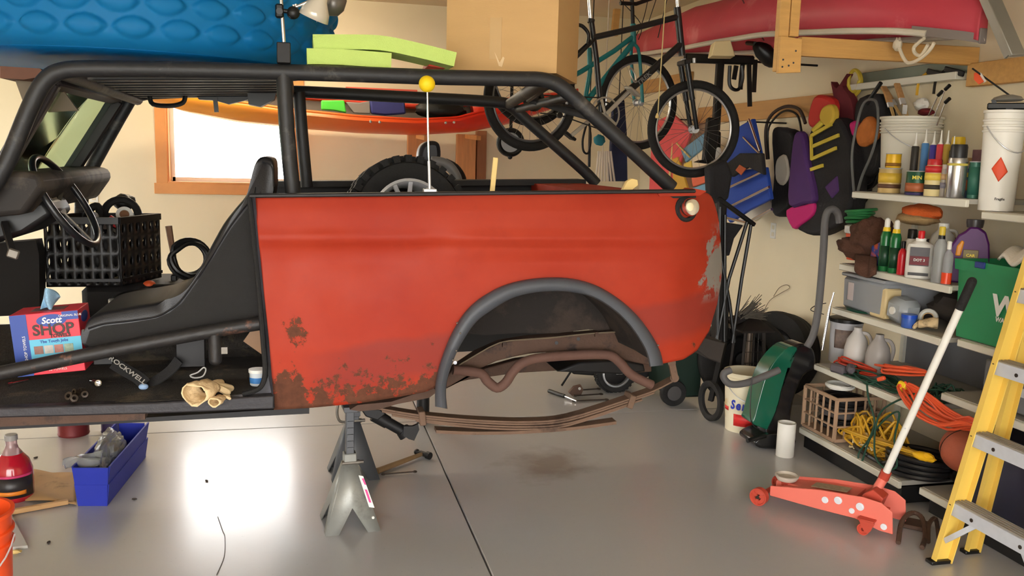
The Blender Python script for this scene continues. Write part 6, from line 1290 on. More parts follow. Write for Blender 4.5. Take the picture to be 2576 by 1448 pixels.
# ------------------------------------------------------------------ stepladder
ld = T('stepladder', 'yellow fibreglass stepladder with aluminium steps at the right edge', 'ladder')
LY = mt('ladder_yellow', (232, 196, 92), .5, 0, .06, 8); LA = mt('step_alu', (206, 210, 218), .42, .25, .1, 30)
fx0, fz1 = 2.57, 1.7; sl = (P(2576, 640, y=2.97).x - 2.57) / P(2576, 640, y=2.97).z
yA, yB = 2.97, 2.46
def lx(z): return 2.575 + sl * z
def channel(a, b, wd, dp, sgn, name, mat):
    """C-section rail: web plus two flanges"""
    a, b = V(a), V(b); d = (b - a).normalized(); q = V((d.z, 0, -d.x))
    MB().bar(a + q * 0, b + q * 0, .006, wd, up=q).o(name, mat, ld)
    for k_ in (-1, 1): MB().bar(a + q * k_ * wd / 2 + V((0, sgn * dp / 2, 0)), b + q * k_ * wd / 2 + V((0, sgn * dp / 2, 0)), dp, .005, up=q).o('rail_flange', mat, ld)
for y, sg in ((yA, -1), (yB, 1)):
    channel((lx(0.012) + .04, y, .012), (lx(fz1) + .04, y, fz1), .08, .028, sg, 'front_rail', LY)
    channel((2.825, y + (.06 if sg < 0 else -.06), .012), (2.825 + .16 * fz1, y + (.06 if sg < 0 else -.06), fz1), .06, .025, sg, 'rear_rail', LY)
    MB().box((lx(0) + .04, y, .008), (.1, .045, .016), None, .003).o('foot', BLK2, ld); MB().box((2.825, y + (.06 if sg < 0 else -.06), .008), (.08, .04, .016), None, .003).o('foot', BLK2, ld)
for z in (.27, .565, .87, 1.17, 1.47):
    tr_ = MB().box((lx(z) + .045, (yA + yB) / 2, z), (.085, yA - yB - .012, .006)).o('step', LA, ld)
    MB().box((lx(z) + .003, (yA + yB) / 2, z - .025), (.005, yA - yB - .012, .055)).o('step_front', LA, tr_)
    for k_ in range(4): MB().box((lx(z) + .018 + k_ * .018, (yA + yB) / 2, z + .0045), (.007, yA - yB - .016, .004)).o('tread_ridge', mt('ridge_worn', (150, 142, 130), .6, .2), tr_)
    for yy in (yA - .13, yB + .13): MB().cyl((lx(z) - .002, yy, z - .028), (lx(z) + .002, yy, z - .028), .008).o('rivet', NUT, tr_)
    for dz_ in (-.012, -.036): MB().cyl((lx(z) + .02, yA + .002, z + dz_), (lx(z) + .02, yA + .006, z + dz_), .007).cyl((lx(z) - .0, yA - .012, z + dz_), (lx(z) - .006, yA - .012, z + dz_), .006).o('rail_rivet', NUT, ld)
MB().bar((lx(.1) + .03, yA - .008, .10), (lx(.25) + .03, yA - .16, .245), .022, .006, up=(1, 0, 0)).o('diagonal_brace', LA, ld)
MB().bar((lx(.1) + .03, yB + .008, .10), (lx(.25) + .03, yB + .16, .245), .022, .006, up=(1, 0, 0)).o('diagonal_brace', LA, ld)
for z in (.45, .95, 1.4): MB().box((2.825 + .16 * z, (yA + yB) / 2, z), (.02, yA - yB + .1, .025), None, .003).o('rear_bar', LA, ld)
# ================================================================== hanging things, back and right
# ---- kayak on the back wall
KY = bpy.data.materials.new('kayak_fade'); KY.use_nodes = True
def kay_mat(M):
    nt = M.node_tree; N = nt.nodes; L = nt.links; b = N['Principled BSDF']; g_ = N.new('ShaderNodeNewGeometry'); s_ = N.new('ShaderNodeSeparateXYZ'); L.new(g_.outputs['Position'], s_.inputs[0])
    r = N.new('ShaderNodeMapRange'); r.inputs[1].default_value = -1.4; r.inputs[2].default_value = 2.6; L.new(s_.outputs['X'], r.inputs[0])
    n = N.new('ShaderNodeTexNoise'); n.inputs['Scale'].default_value = 3; m = N.new('ShaderNodeMath'); m.operation = 'MULTIPLY_ADD'; L.new(n.outputs['Fac'], m.inputs[0]); m.inputs[1].default_value = .1; L.new(r.outputs[0], m.inputs[2])
    c = N.new('ShaderNodeValToRGB'); e = c.color_ramp.elements; e[0].position = .25; e[0].color = (*lin((236, 150, 40)), 1); e[1].position = .75; e[1].color = (*lin((226, 42, 22)), 1); k = e.new(.5); k.color = (*lin((232, 100, 30)), 1)
    L.new(m.outputs[0], c.inputs[0]); L.new(c.outputs[0], b.inputs['Base Color']); b.inputs['Roughness'].default_value = .35
kay_mat(KY)
ky = T('kayak', 'orange to red fading kayak hung along the back wall', 'kayak')
vlo = lerpf([(330, 238), (400, 258), (470, 282), (600, 307), (760, 323), (900, 334), (1050, 339), (1180, 331), (1280, 311), (1380, 276), (1455, 238)])
vup = lerpf([(330, 232), (400, 236), (470, 247), (620, 264), (740, 281), (900, 297), (1050, 305), (1150, 300), (1215, 284), (1300, 268), (1400, 248), (1455, 233)])
us = [330 + 1125 * i / 60 for i in range(61)]
def kring(u, full):
    a, b = vlo(u), vup(u); q = lambda t, y, dv=0: P(u, a + (b - a) * t + dv, y=y); w_ = math.sin(math.pi * min(1, max(0, (u - 325) / 1135))) ** .6
    Yc = 8.1; n_, f_ = Yc - .3 * w_, Yc + .28 * w_
    zt_ = P(u, b, y=n_).z
    near = [q(0, Yc), q(.12, Yc - .16 * w_), q(.45, Yc - .26 * w_), q(.85, n_ - .01), q(1, n_), q(1.12, n_ + .012 * w_)]
    far = [V((near[0].x, f_, zt_ + .17 * w_)), V((near[0].x, f_ + .02 * w_, zt_ + .1 * w_)), V((near[0].x, Yc + .2 * w_, near[0].z + .06 * w_))]
    return near, far
MB().loft([kring(u, 1)[0][::-1] + kring(u, 1)[1][::-1] for u in us], cap=False, ring_closed=False).o('hull', KY, ky, solid=.006, ang=1.2)
MB().loft([[kring(u, 1)[0][-1] * (1 - t) + kring(u, 1)[1][0] * t + V((0, 0, .03 * math.sin(math.pi * t))) for t in (0, .25, .5, .75, 1)] for u in us if u < 520], cap=False, ring_closed=False).o('bow_deck', KY, ky, solid=.006)
MB().loft([[kring(u, 1)[0][-1] * (1 - t) + kring(u, 1)[1][0] * t + V((0, 0, .03 * math.sin(math.pi * t))) for t in (0, .25, .5, .75, 1)] for u in us if u > 1190], cap=False, ring_closed=False).o('stern_deck', KY, ky, solid=.006)
MB().tube([kring(u, 1)[0][-1] for u in us if 480 < u < 1240] , .013, 8).o('coaming', KY, ky)
MB().tube([kring(u, 1)[1][0] for u in us if 480 < u < 1240], .02, 8).o('coaming', mt('kayak_red', (222, 70, 50), .4), ky)
KGR = mt('kayak_inside_shade', (88, 82, 78), .8, 0, .2, 8)  # grey sheet in the open cockpit, its tone stands for interior shade
MB().loft([[kring(u, 1)[0][-1] * (1 - t) + kring(u, 1)[1][0] * t + V((0, 0, -.03 - .05 * math.sin(math.pi * t))) for t in (0, .25, .5, .75, 1)] for u in us if 500 < u < 1200], cap=False, ring_closed=False).o('cockpit_shade_sheet', KGR, ky, solid=.006)
for u in (735, 932, 955, 1121, 1142): p = P(u, vup(u) + 7, y=8.1 - .31); MB().lathe(p, [(.012, 0), (.012, .004), (.006, .008), (0, .008)], (0, -1, 0), 12).o('rivet', CHR, ky)
tag(MB().prism(pl([(808, 252), (866, 252), (872, 284), (840, 278), (808, 276)], y=7.87), (0, .06, 0)).o('green_dry_bag', mt('neon_green', (90, 226, 74), .5), None, bev=.01), 'bright green bag packed in the kayak cockpit', 'bag')
tag(MB().prism(pl([(930, 250), (1018, 254), (1022, 286), (970, 290), (935, 286)], y=7.87), (0, .1, 0)).o('blue_seat_pad', mt('navy_fabric', (54, 58, 122), .7), None, bev=.015), 'blue padded seat in the kayak cockpit', 'seat pad')
tag(MB().prism(pl([(870, 256), (905, 258), (930, 254), (932, 286), (890, 284)], y=7.91), (0, .05, 0)).o('grey_strap_bundle', mt('strap_grey', (150, 142, 136), .7), None, bev=.006), 'grey strap bundle between the green bag and blue seat', 'strap')
blob('black_gear_bag', 'black gear bag at the right of the kayak cockpit', 'bag', P(1110, 276, y=7.95), (.23, .1, .09), BLK2, .25, 3, 3)
tag(MB().prism(pl([(870, 218), (1050, 226), (1050, 240), (870, 250)], y=8.15), (0, .03, 0)).o('red_paddle_blade', mt('coral', (224, 96, 76), .5)), 'coral red paddle blade lying along the kayak', 'paddle')
# wooden uprights under the kayak
for (u0, u1, lb) in ((1026, 1076, 'orange pine upright under the kayak, left of the wider one'), (1150, 1197, 'broad orange pine upright under the kayak')):
    x0, x1 = P(u0, 400, y=8.65).x, P(u1, 400, y=8.65).x; zt_ = P((u0 + u1) / 2, 336, y=8.4).z
    t = T('wood_upright', lb, 'post', 'kayak uprights'); MB().box(((x0 + x1) / 2, 8.7, zt_ / 2), (x1 - x0, .09, zt_), None, .003).o('stud', mt('orange_stud', (206, 142, 88), .55, 0, .25, 5, .1, 30, stretch=(8, 8, 1)), t); MB().bar(((x0 + x1) / 2, 8.66, zt_ - .02), ((x0 + x1) / 2, 8.05, P((u0 + u1) / 2, 338, y=8.1).z - .03), .04, .04).o('arm', ORW, t)
t = T('wood_upright', 'dark pine upright beside the broad kayak upright', 'post', 'kayak uprights'); x0, x1 = P(1198, 400, y=8.72).x, P(1222, 400, y=8.72).x; MB().box(((x0 + x1) / 2, 8.74, .95), (x1 - x0, .1, 1.9), None, .003).o('stud', mt('dark_stud', (150, 98, 62), .6, 0, .2, 5, stretch=(8, 8, 1)), t)
t = T('wood_upright', 'tall orange timber beside the ceiling behind the bikes', 'post', 'kayak uprights'); MB().bar(P(1556, -20, y=8.3), P(1545, 90, y=8.3), .05, .06).o('stud', WOOD, t)
# round grey disc on a strap
ds_ = T('hanging_disc', 'round grey disc with thick black rim hanging by the kayak tip', 'disc'); c = P(1284, 358, y=6.3); MB().torus(c, 30 * mpp(c), .019, (0, 1, .05), 36, 8).o('rim', BLK2, ds_); MB().lathe(c, [(0, -.006), (29 * mpp(c), -.006), (29 * mpp(c), .006), (0, .006)], (0, 1, .05), 30).o('face', mt('disc_grey', (176, 178, 182), .4), ds_); MB().bar(c + V((0, 0, .08)), V((c.x, c.y, ZC)), .022, .01, up=(0, 1, 0)).ell(c - V((0, 0, .105)), .018).o('strap', BLK2, ds_)
# ---- bicycles
SPK = mt('spoke_steel', (150, 146, 140), .35, .8)
def bike_wheel(par, c, ax, R, tyr, rimm, n=28):
    c = V(c); ax = V(ax).normalized(); w_ = bpy.data.objects.new('wheel', None); COL.objects.link(w_); w_.parent = par
    MB().torus(c, R - tyr, tyr, ax, 56, 10).o('tyre', RUB, w_); MB().torus(c, R - 2 * tyr - .006, .008, ax, 56, 8, rz=.011).o('rim', rimm, w_)
    s, u = frame(ax); m = MB()
    for i in range(n):
        t = 2 * math.pi * i / n; d = s * math.cos(t) + u * math.sin(t); q = ax * (.03 if i % 2 else -.03); t2 = t + (.35 if i % 4 < 2 else -.35)
        m.cyl(c + q + (s * math.cos(t2) + u * math.sin(t2)) * .022, c + d * (R - 2 * tyr - .008), .0011, n=4, cap=False)
    m.o('spokes', SPK, w_, stuff=True); MB().cyl(c - ax * .05, c + ax * .05, .014).cyl(c - ax * .032, c - ax * .026, .026).cyl(c + ax * .026, c + ax * .032, .026).o('hub', ALU, w_)
    return w_
def seg(par, pts, r, name, mat, k=0, n=10): return MB().tube(pts, r, n, k=k).o(name, mat, par)
bk = T('mountain_bike', 'black mountain bike hanging from the ceiling behind the truck', 'bicycle'); FB = mt('bike_black', (34, 34, 36), .35, .1, .2, 6)
ya, yb = 5.02, 5.25
def B(u, v): return P(u, v, y=ya + (yb - ya) * (u - 1335) / 410)
axb = V((yb - ya, -(P(1745, 325, y=yb).x - P(1335, 250, y=ya).x), 0)).normalized()
cr_c, cf_c = B(1335, 250), B(1745, 325)
axf = Matrix.Rotation(R_(-16), 3, 'Z') @ axb
bike_wheel(bk, cr_c, axb, 129 * mpp(cr_c), .026, mt('rim_grey', (110, 110, 112), .4, .5)); bike_wheel(bk, cf_c, axf, 121 * mpp(cf_c), .026, mt('rim_silver', (190, 190, 190), .3, .8))
bb = B(1512, 288); sq = lambda a: axb * a
seg(bk, [bb, B(1500, 150), B(1487, 50)], .017, 'seat_tube', FB); seg(bk, [B(1487, 56), B(1480, -30)], .0135, 'seat_post', CHR); seg(bk, [B(1486, 58), B(1488, 48)], .021, 'seat_clamp', FB)
seg(bk, [B(1490, 95), B(1600, 70), B(1706, 42)], .019, 'top_tube', FB); seg(bk, [B(1703, 18), B(1716, 140)], .022, 'head_tube', FB); seg(bk, [B(1712, 112), B(1620, 195), bb], .022, 'down_tube', FB)
for s_ in (-1, 1):
    seg(bk, [bb + sq(.03 * s_), cr_c + sq(.06 * s_)], .010, 'chain_stay', FB); seg(bk, [B(1492, 100) + sq(.02 * s_), cr_c + sq(.06 * s_)], .009, 'seat_stay', FB)
    f0 = B(1720, 160) + axf * .055 * s_; seg(bk, [f0, f0.lerp(cf_c + axf * .055 * s_, .55)], .018, 'fork_leg', FB); seg(bk, [f0.lerp(cf_c + axf * .055 * s_, .5), cf_c + axf * .055 * s_], .014, 'fork_leg', DRK)
MB().bar(B(1720, 158) - axf * .075, B(1720, 158) + axf * .075, .04, .03, bev=.006).o('fork_crown', FB, bk); MB().box(B(1722, 153) - axf * .02, (.03, .03, .03), None, .004).cyl(B(1712, 153) + axb * .05, B(1712, 162) + axb * .05, .01).cyl(B(1734, 148) + axb * .05, B(1734, 160) + axb * .05, .01).o('brake_caliper', ALU, bk)
text(bk, 'TREK', B(1615, 198) + axb * .026, .05, B(1680, 142) - B(1600, 212), (0, 0, 1), mt('decal_grey', (120, 118, 116), .4), bold=.001)
seg(bk, [B(1706, 20), B(1702, -40)], .014, 'stem', CHR)
ck = bpy.data.objects.new('crankset', None); COL.objects.link(ck); ck.parent = bk; CK = mt('crank_silver', (186, 182, 174), .35, .7)
MB().torus(bb + axb * .045, 41 * mpp(bb), .006, axb, 44, 6).o('chainring', CK, ck); MB().torus(bb + axb * .04, 30 * mpp(bb), .005, axb, 36, 6).o('chainring', DRK, ck)
s_, u_ = frame(axb)
for k in range(5): t = k * 1.2566; MB().bar(bb + axb * .048, bb + axb * .046 + (s_ * math.cos(t) + u_ * math.sin(t)) * 38 * mpp(bb), .016, .006, up=axb).o('spider_arm', CK, ck)
for (u, v, sg) in ((1566, 232, 1), (1452, 340, -1)):
    e_ = B(u, v); MB().bar(bb + axb * .06 * sg, e_ + axb * .07 * sg, .024, .014, up=axb, bev=.003).o('crank_arm', CK, ck)
    MB().box(e_ + axb * .11 * sg, (.09, .07, .018), (10, 30, 20), .004).o('pedal', DRK if sg < 0 else CK, ck)
MB().torus(B(1570, 192) + axb * .1, .045, .004, (.6, -.5, .3), 24, 6).o('toe_cage', CK, ck)
MB().tube([B(1512, 247) + axb * .045, B(1345, 240) + axb * .045], .004, 5).tube([B(1512, 330) + axb * .045, B(1400, 290) + axb * .045, B(1350, 285) + axb * .045], .004, 5).o('chain', DRK, bk)
MB().torus(cr_c + axb * .04, .05, .02, axb, 28, 6, rz=.018).o('cassette', DRK, bk); MB().bar(B(1398, 285) + axb * .05, B(1410, 262) + axb * .05, .02, .02, bev=.004).cyl(B(1398, 290) + axb * .04, B(1398, 290) + axb * .055, .018).o('derailleur', DRK, bk)
seg(bk, [B(1448, 62), B(1465, 66), B(1480, 85), B(1478, 110)], .011, 'brake_cable_bow', FB, 5)
seg(bk, [B(1655, 95), B(1680, -10)], .003, 'cable', FB); seg(bk, [B(1630, 60), B(1650, 0), B(1655, -20)], .0025, 'cable', FB, 4)
t2 = T('teal_bike', 'teal bicycle hanging behind the black mountain bike', 'bicycle'); TL = mt('bike_teal', (24, 120, 124), .35, 0, .15)
yt0, yt1 = 5.75, 5.95
def B2(u, v): return P(u, v, y=yt0 + (yt1 - yt0) * (u - 1335) / 280)
ax2 = V((yt1 - yt0, -(P(1605, 260, y=yt1).x - P(1340, 195, y=yt0).x), 0)).normalized()
c1, c2 = B2(1606, 258), B2(1338, 190); bike_wheel(t2, c1, ax2, 118 * mpp(c1), .025, mt('rim_silver', (190, 190, 190), .3, .8)); bike_wheel(t2, c2, ax2, 126 * mpp(c2), .025, MATS['rim_grey'])
b2 = B2(1470, 262)
seg(t2, [B2(1592, 60), B2(1594, 112)], .02, 'head_tube', TL); seg(t2, [B2(1589, -20), B2(1592, 62)], .014, 'stem', DRK)
seg(t2, [B2(1593, 92), B2(1545, 128), B2(1462, 180), B2(1440, 192)], .017, 'top_tube', TL); seg(t2, [B2(1594, 106), b2], .02, 'down_tube', TL); seg(t2, [B2(1482, 120), B2(1484, 180), b2], .016, 'seat_tube', TL)
for s in (-1, 1): seg(t2, [B2(1594, 114) + ax2 * .02 * s, B2(1598, 140) + ax2 * .05 * s, c1 + ax2 * .05 * s], .012, 'fork_leg', TL, 3); seg(t2, [b2 + ax2 * .03 * s, c2 + ax2 * .06 * s], .01, 'chain_stay', TL)
seg(t2, [B2(1560, 8), B2(1600, 10), B2(1640, -4)], .014, 'handlebar', DRK); seg(t2, [B2(1630, 0), B2(1618, 50), B2(1600, 90)], .003, 'cable', DRK, 5); seg(t2, [B2(1560, 0), B2(1612, 60), B2(1606, 100)], .003, 'cable', DRK, 5)
# dark straps, net and blue cloth behind the bikes
nt_ = T('white_net', 'bundle of white netting hanging below the bike cranks', 'net')
for i in range(7): MB().tube(pl([(1506 + i * 5, 380), (1502 + i * 6.5, 420), (1498 + i * 8, 456)], y=6.3 + .02 * (i % 3)), .008, 6, k=3).o('net_strand', mt('net_white', (206, 190, 172), .8), nt_)
MB().tube([P(1516, 385, y=6.32), V((P(1516, 385, y=6.32).x, 6.32, ZC))], .004, 6).o('hanging_cord', mt('net_white', (206, 190, 172), .8), nt_)
blob('teal_pouch', 'small teal pouch hanging above the white netting', 'pouch', P(1508, 352, y=6.28), (.045, .03, .04), mt('teal_cloth', (34, 116, 130), .7), .25, 4)
nv = T('navy_cloth', 'dark navy cloth hanging behind the rear brace', 'cloth'); MB().prism(pl([(1543, 250), (1572, 250), (1578, 330), (1580, 456), (1532, 456), (1538, 350)], y=6.5), (0, .05, 0)).o('cloth_body', mt('navy_cloth', (38, 42, 66), .9, 0, .3, 10), nv, bev=.012); MB().tube([P(1557, 252, y=6.52), V((P(1557, 252, y=6.52).x, 6.52, ZC))], .004, 6).o('hanging_cord', BLK2, nv)
st_ = T('cable_loops', 'loops of thin black cable hanging by the bike chainring', 'cable'); MB().tube(pl([(1476, 310), (1466, 350), (1468, 380), (1480, 384), (1486, 350), (1482, 310)], y=6.1), .008, 6, k=5).o('loop', BLK2, st_); MB().tube(pl([(1484, 320), (1482, 420)], y=6.12), .01, 6).o('tail', BLK2, st_); MB().tube([P(1482, 312, y=6.1), V((P(1482, 312, y=6.1).x, 6.1, ZC))], .004, 6).o('hanging_cord', BLK2, st_)
# pull cord with toggle
pc_ = T('pull_cord', 'thin pale pull cord with a small toggle before the bike wheel', 'cord'); MB().tube(pl([(1676, -30), (1664, 150), (1655, 285)], y=4.7), .0032, 6, k=4).o('cord', mt('cord_pale', (206, 186, 130), .8), pc_); MB().lathe(P(1653, 290, y=4.7), [(.004, .012), (.011, -.008), (.009, -.016), (0, -.016)], (0, 0, 1), 10).o('toggle', PAL, pc_)
# bike carrier with straps and saddle
cr2 = T('bike_carrier', 'black bike carrier with hanging straps beside the front wheel', 'carrier'); yc = 5.55
MB().bar(P(1722, 146, y=yc), P(1895, 152, y=yc), .05, .06, bev=.01).o('cross_beam', BLK2, cr2)
MB().bar(P(1812, 150, y=yc), P(1800, 330, y=yc), .05, .05, bev=.01).bar(P(1800, 330, y=yc), P(1796, 480, y=yc), .06, .06, bev=.01).o('mast', BLK2, cr2)
MB().box(P(1788, 352, y=yc - .1), (.085, .06, .29), (0, 3, 0), .012).o('clamp_housing', BLK2, cr2)
MB().prism(pl([(1752, 408), (1766, 402), (1790, 408), (1784, 412)], y=yc - .1), (0, .05, 0)).o('clamp_lip', BLK2, cr2)
for i, (a, b) in enumerate((((1868, 160), (1862, 225)), ((1884, 160), (1886, 268)), ((1900, 150), (1896, 232)), ((1852, 165), (1846, 200)))): MB().bar(P(*a, y=yc - .02), P(*b, y=yc - .02), .03, .012, up=(0, 1, 0)).o('strap', BLK2, cr2)
MB().tube(pl([(1836, 165), (1835, 210), (1846, 225), (1860, 222), (1868, 195), (1866, 165)], y=yc - .04), .012, 6, k=5).o('strap_loop', BLK2, cr2)
MB().ell(P(1802, 392, y=yc - .12), (.035, .01, .06), (0, 20, 0)).o('reflector', WHT, cr2); MB().tube([P(1812, 150, y=yc + .02), V((XW - .012, yc + .02, P(1812, 150, y=yc).z))], .008, 6).o('hook', DRK, cr2)
sd3 = T('bike_saddle', 'worn black bicycle saddle hanging below the canoe', 'saddle'); MB().ell(P(1928, 138, y=5.3), (.11, .06, .055), (0, 38, 0), 18, 12, .1, 3).o('cushion', BLK2, sd3); MB().cyl(P(1900, 110, y=5.3), P(1880, 108, y=5.5), .014).o('post', DRK, sd3)
# cream wedge block on its rope
wb2 = T('hoist_block', 'cream foam wedge block hanging under the canoe', 'block'); c = P(1820, 115, y=5.35)
MB().prism(pl([(1790, 140), (1798, 104), (1838, 101), (1850, 141)], y=5.3), (.05, .16, 0)).o('wedge', mt('cream_foam', (226, 206, 158), .8, 0, .08), wb2, bev=.006)
tag(MB().tube(pl([(1858, -20), (1890, 45), (1922, 102)], y=5.3), .004, 6).o('hoist_rope', mt('rope_maroon', (110, 56, 60), .7)), 'thin maroon rope running from the ceiling to the saddle', 'rope')
# ---- canoe on its timber frame
cn = T('canoe', 'faded red canoe stored upside down under the ceiling', 'canoe'); CRD = mt('canoe_red', (190, 62, 78), .5, 0, .12, 3, .1, 30, wear=(206, 106, 112), wamt=.4, wns=3)
gp_ = [(2472, 102, 3.08), (2400, 92, 3.0), (2264, 79, 2.88), (2150, 78, 2.8), (2057, 81, 2.755), (1933, 86, 2.72), (1850, 98, 2.72), (1787, 108, 2.74), (1718, 121, 2.8), (1640, 132, 2.92), (1580, 140, 3.06)]
gw = smooth_path([P(u, v, x=x) for u, v, x in gp_], 4); AXX = 3.075
def crg(p, i):
    w_ = AXX - p.x; hz_ = min(.34, ZC - .03 - p.z) * (1 if i > 0 else .95); e_ = max(.02, w_)
    f = min(1., .45 + e_ * 2.2)
    return [V((AXX + e_ * math.cos(a) * (1), p.y, p.z + hz_ * f * max(0, math.sin(a)) ** .6)) for a in [math.pi * j / 16 for j in range(17)]]
MB().loft([crg(p, i) for i, p in enumerate(gw)], cap=False, ring_closed=False).o('hull', CRD, cn, solid=.01, ang=1.2)
MB().add(*(lambda r: (r, [list(range(len(r)))]))(crg(gw[0], 0))).o('stem_cap', CRD, cn)
GN = mt('gunwale_cream', (204, 196, 180), .5, 0, .15, 6)
MB().tube([p + V((-.008, 0, 0)) for p in gw[6:]], .017, 8).o('gunwale', GN, cn); MB().tube([V((2 * AXX - p.x, p.y, p.z)) for p in gw], .017, 8).o('gunwale', GN, cn)
MB().loft([[p + V((-.012, 0, -.012)), p + V((-.012, 0, .03)), V((2 * AXX - p.x + .012, p.y, p.z + .03)), V((2 * AXX - p.x + .012, p.y, p.z - .012))] for p in gw[:8]]).o('deck_plate', mt('deck_grey', (122, 112, 108), .6), cn)
MB().box((AXX, gw[0].y - .004, gw[0].z + .02), (2 * (AXX - gw[0].x) + .05, .012, .07), None, .004).o('end_plate', mt('deck_grey', (122, 112, 108), .6), cn)
rp = T('white_rope', 'frayed white rope loop hanging from the canoe end', 'rope'); RW = mt('rope_white', (222, 210, 186), .9)
g0 = lambda u, v: P(u, v, x=2.93)
MB().tube([g0(2262, 118), g0(2270, 140), g0(2285, 158), g0(2310, 150), g0(2335, 130), g0(2350, 108)], .009, 8, k=5).tube([g0(2325, 96), g0(2300, 118), g0(2303, 135), g0(2318, 138), g0(2335, 112)], .009, 8, k=5).o('strand', RW, rp)
MB().ell(g0(2258, 112), (.02, .025, .03), None, 12, 8, .5, 3, 5).o('knot', RW, rp)
YBm = 4.08
fr_ = T('timber_frame', 'pine post and beam bracket hanging from the ceiling under the canoe', 'frame')
MB().bar(P(2010, 117, y=YBm), V((XW - .002, YBm, P(2510, 146, y=YBm).z)), .04, P(2100, 98, y=YBm).z - P(2100, 146, y=YBm).z, bev=.003).o('beam', WOODX, fr_)
pb0 = P(1950, 180, y=YBm - .045); MB().box((P(1967, 60, y=YBm - .04).x, YBm - .045, (pb0.z + ZC) / 2), (.055, .04, ZC - pb0.z), None, .003).o('post', WOOD, fr_)
MB().box((P(1967, 60, y=YBm - .04).x + .058, YBm - .045, (P(1967, 95, y=YBm).z + ZC) / 2), (.05, .04, ZC - P(1967, 95, y=YBm).z), None, .003).o('post', WOOD, fr_)
MB().prism(pl([(1964, 90), (2018, 98), (2014, 182), (1958, 184)], y=YBm - .09), (0, .022, 0)).o('gusset', WOOD, fr_, bev=.002)
for u, v in ((1970, 150), (1984, 165), (1996, 158), (1968, 168), (2002, 128)): MB().cyl(P(u, v, y=YBm - .092), P(u, v, y=YBm - .088), .005, n=8).o('screw', DRK, fr_)
MB().box(P(2508, 175, y=YBm - .05) + V((-.0, 0, 0)), (.05, .04, .2), None, .003).o('wall_block', WOODX, fr_); MB().box((XW - .03, YBm - .25, P(2530, 195, y=YBm).z), (.05, .5, .12), None, .003).o('ledger', WOODX, fr_)
tk = T('door_track', 'grey metal door track slanting down at the upper right', 'track')
p0, p1 = P(2482, -40, y=3.55), P(2560, 140, y=3.35); MB().bar(p0, p1, .075, .02, up=(0, 1, 0), bev=.003).o('channel', mt('track_grey', (138, 134, 126), .45, .3), tk); MB().bar(p0 + V((-.03, .02, 0)), p1 + V((-.03, .02, 0)), .012, .04, up=(0, 1, 0)).o('flange', MATS['track_grey'], tk)
tag(MB().box((3.35, 3.35, 2.68), (.28, .5, .03), None, .003).o('plywood_ledge', mt('dark_ply', (92, 72, 54), .7, 0, .2)), 'dark plywood ledge beside the door track', 'ledge')
# ---- boards and rails on the right wall
def wall_bar(u0, v0, u1, v1, h, name, label, cat, mat, x=XW - .02, th=.036):
    a, b = P(u0, v0, x=x), P(u1, v1, x=x); z_ = (a.z + b.z) / 2
    return tag(MB().box((x, (a.y + b.y) / 2, z_), (th, abs(a.y - b.y), h), None, .003).o(name, mat), label, cat)
WY = mt('pine_along_y', (196, 150, 94), .6, 0, .2, 5, .1, 30, stretch=(9, .6, 9))
wall_bar(1760, 290, 2150, 258, .14, 'hanging_board', 'long pine board with hooks on the right wall behind the vests', 'board', WY)
wall_bar(1740, 200, 1600, 222, .13, 'hanging_board', 'short pine board high on the right wall behind the bike fork', 'board', WY)
gr_ = T('rail_strip', 'grey-green metal tool rail high on the right wall', 'rail'); a, b = P(2170, 203, x=XW - .02), P(2440, 160, x=XW - .02); z_ = (a.z + b.z) / 2
MB().box((XW - .015, (a.y + b.y) / 2, z_), (.03, a.y - b.y, .075), None, .003).o('strip', mt('rail_green', (120, 130, 118), .5, .2), gr_)
for u in (2286, 2312, 2338): p = At(u, z_, XW - .034); MB().box(p, (.008, .03, .04), None, .004).o('clip', WHT, gr_)
MB().box(At(2230, z_ - .0, XW - .034), (.006, .07, .06)).o('paper_label', mt('paper', (196, 192, 180), .6), gr_)
wall_bar(2150, 225, 2420, 185, .04, 'wall_ledge', 'pale narrow ledge under the metal tool rail', 'ledge', SHW, XW - .04, .08)
for i, (u, v, lb) in enumerate(((2350, 190, 'black pruning shears hanging from the tool rail'), (2395, 185, 'dark pliers hanging right of the pruning shears'))):
    t = T('hand_tool', lb, 'tool', 'tools on the rail'); c = P(u, v, x=XW - .06)
    MB().bar(c + V((0, .06, .03)), c + V((0, -.09, -.01)), .014, .03, bev=.004).o('jaw', DRK, t); MB().tube([c + V((0, .06, .02)), c + V((0, .12, -.02)), c + V((0, .13, -.1))], .008, 6, k=4).o('grip', BLK2 if i else YC, t)
ar = T('arrow', 'arrow with orange and white fletching beside the timber ledger', 'arrow'); a, b = P(2446, 172, x=3.1), P(2540, 240, x=3.2); MB().cyl(a, b, .004).o('shaft', DRK, ar); MB().prism([P(u, v, x=3.115) for u, v in ((2450, 184), (2458, 182), (2474, 205), (2462, 212), (2450, 200))], (.004, 0, 0)).o('vane', mt('vane_orange', (240, 90, 40), .5), ar); MB().prism([P(u, v, x=3.12) for u, v in ((2460, 180), (2468, 184), (2480, 204), (2474, 208))], (.004, 0, 0)).o('vane', WHT, ar)
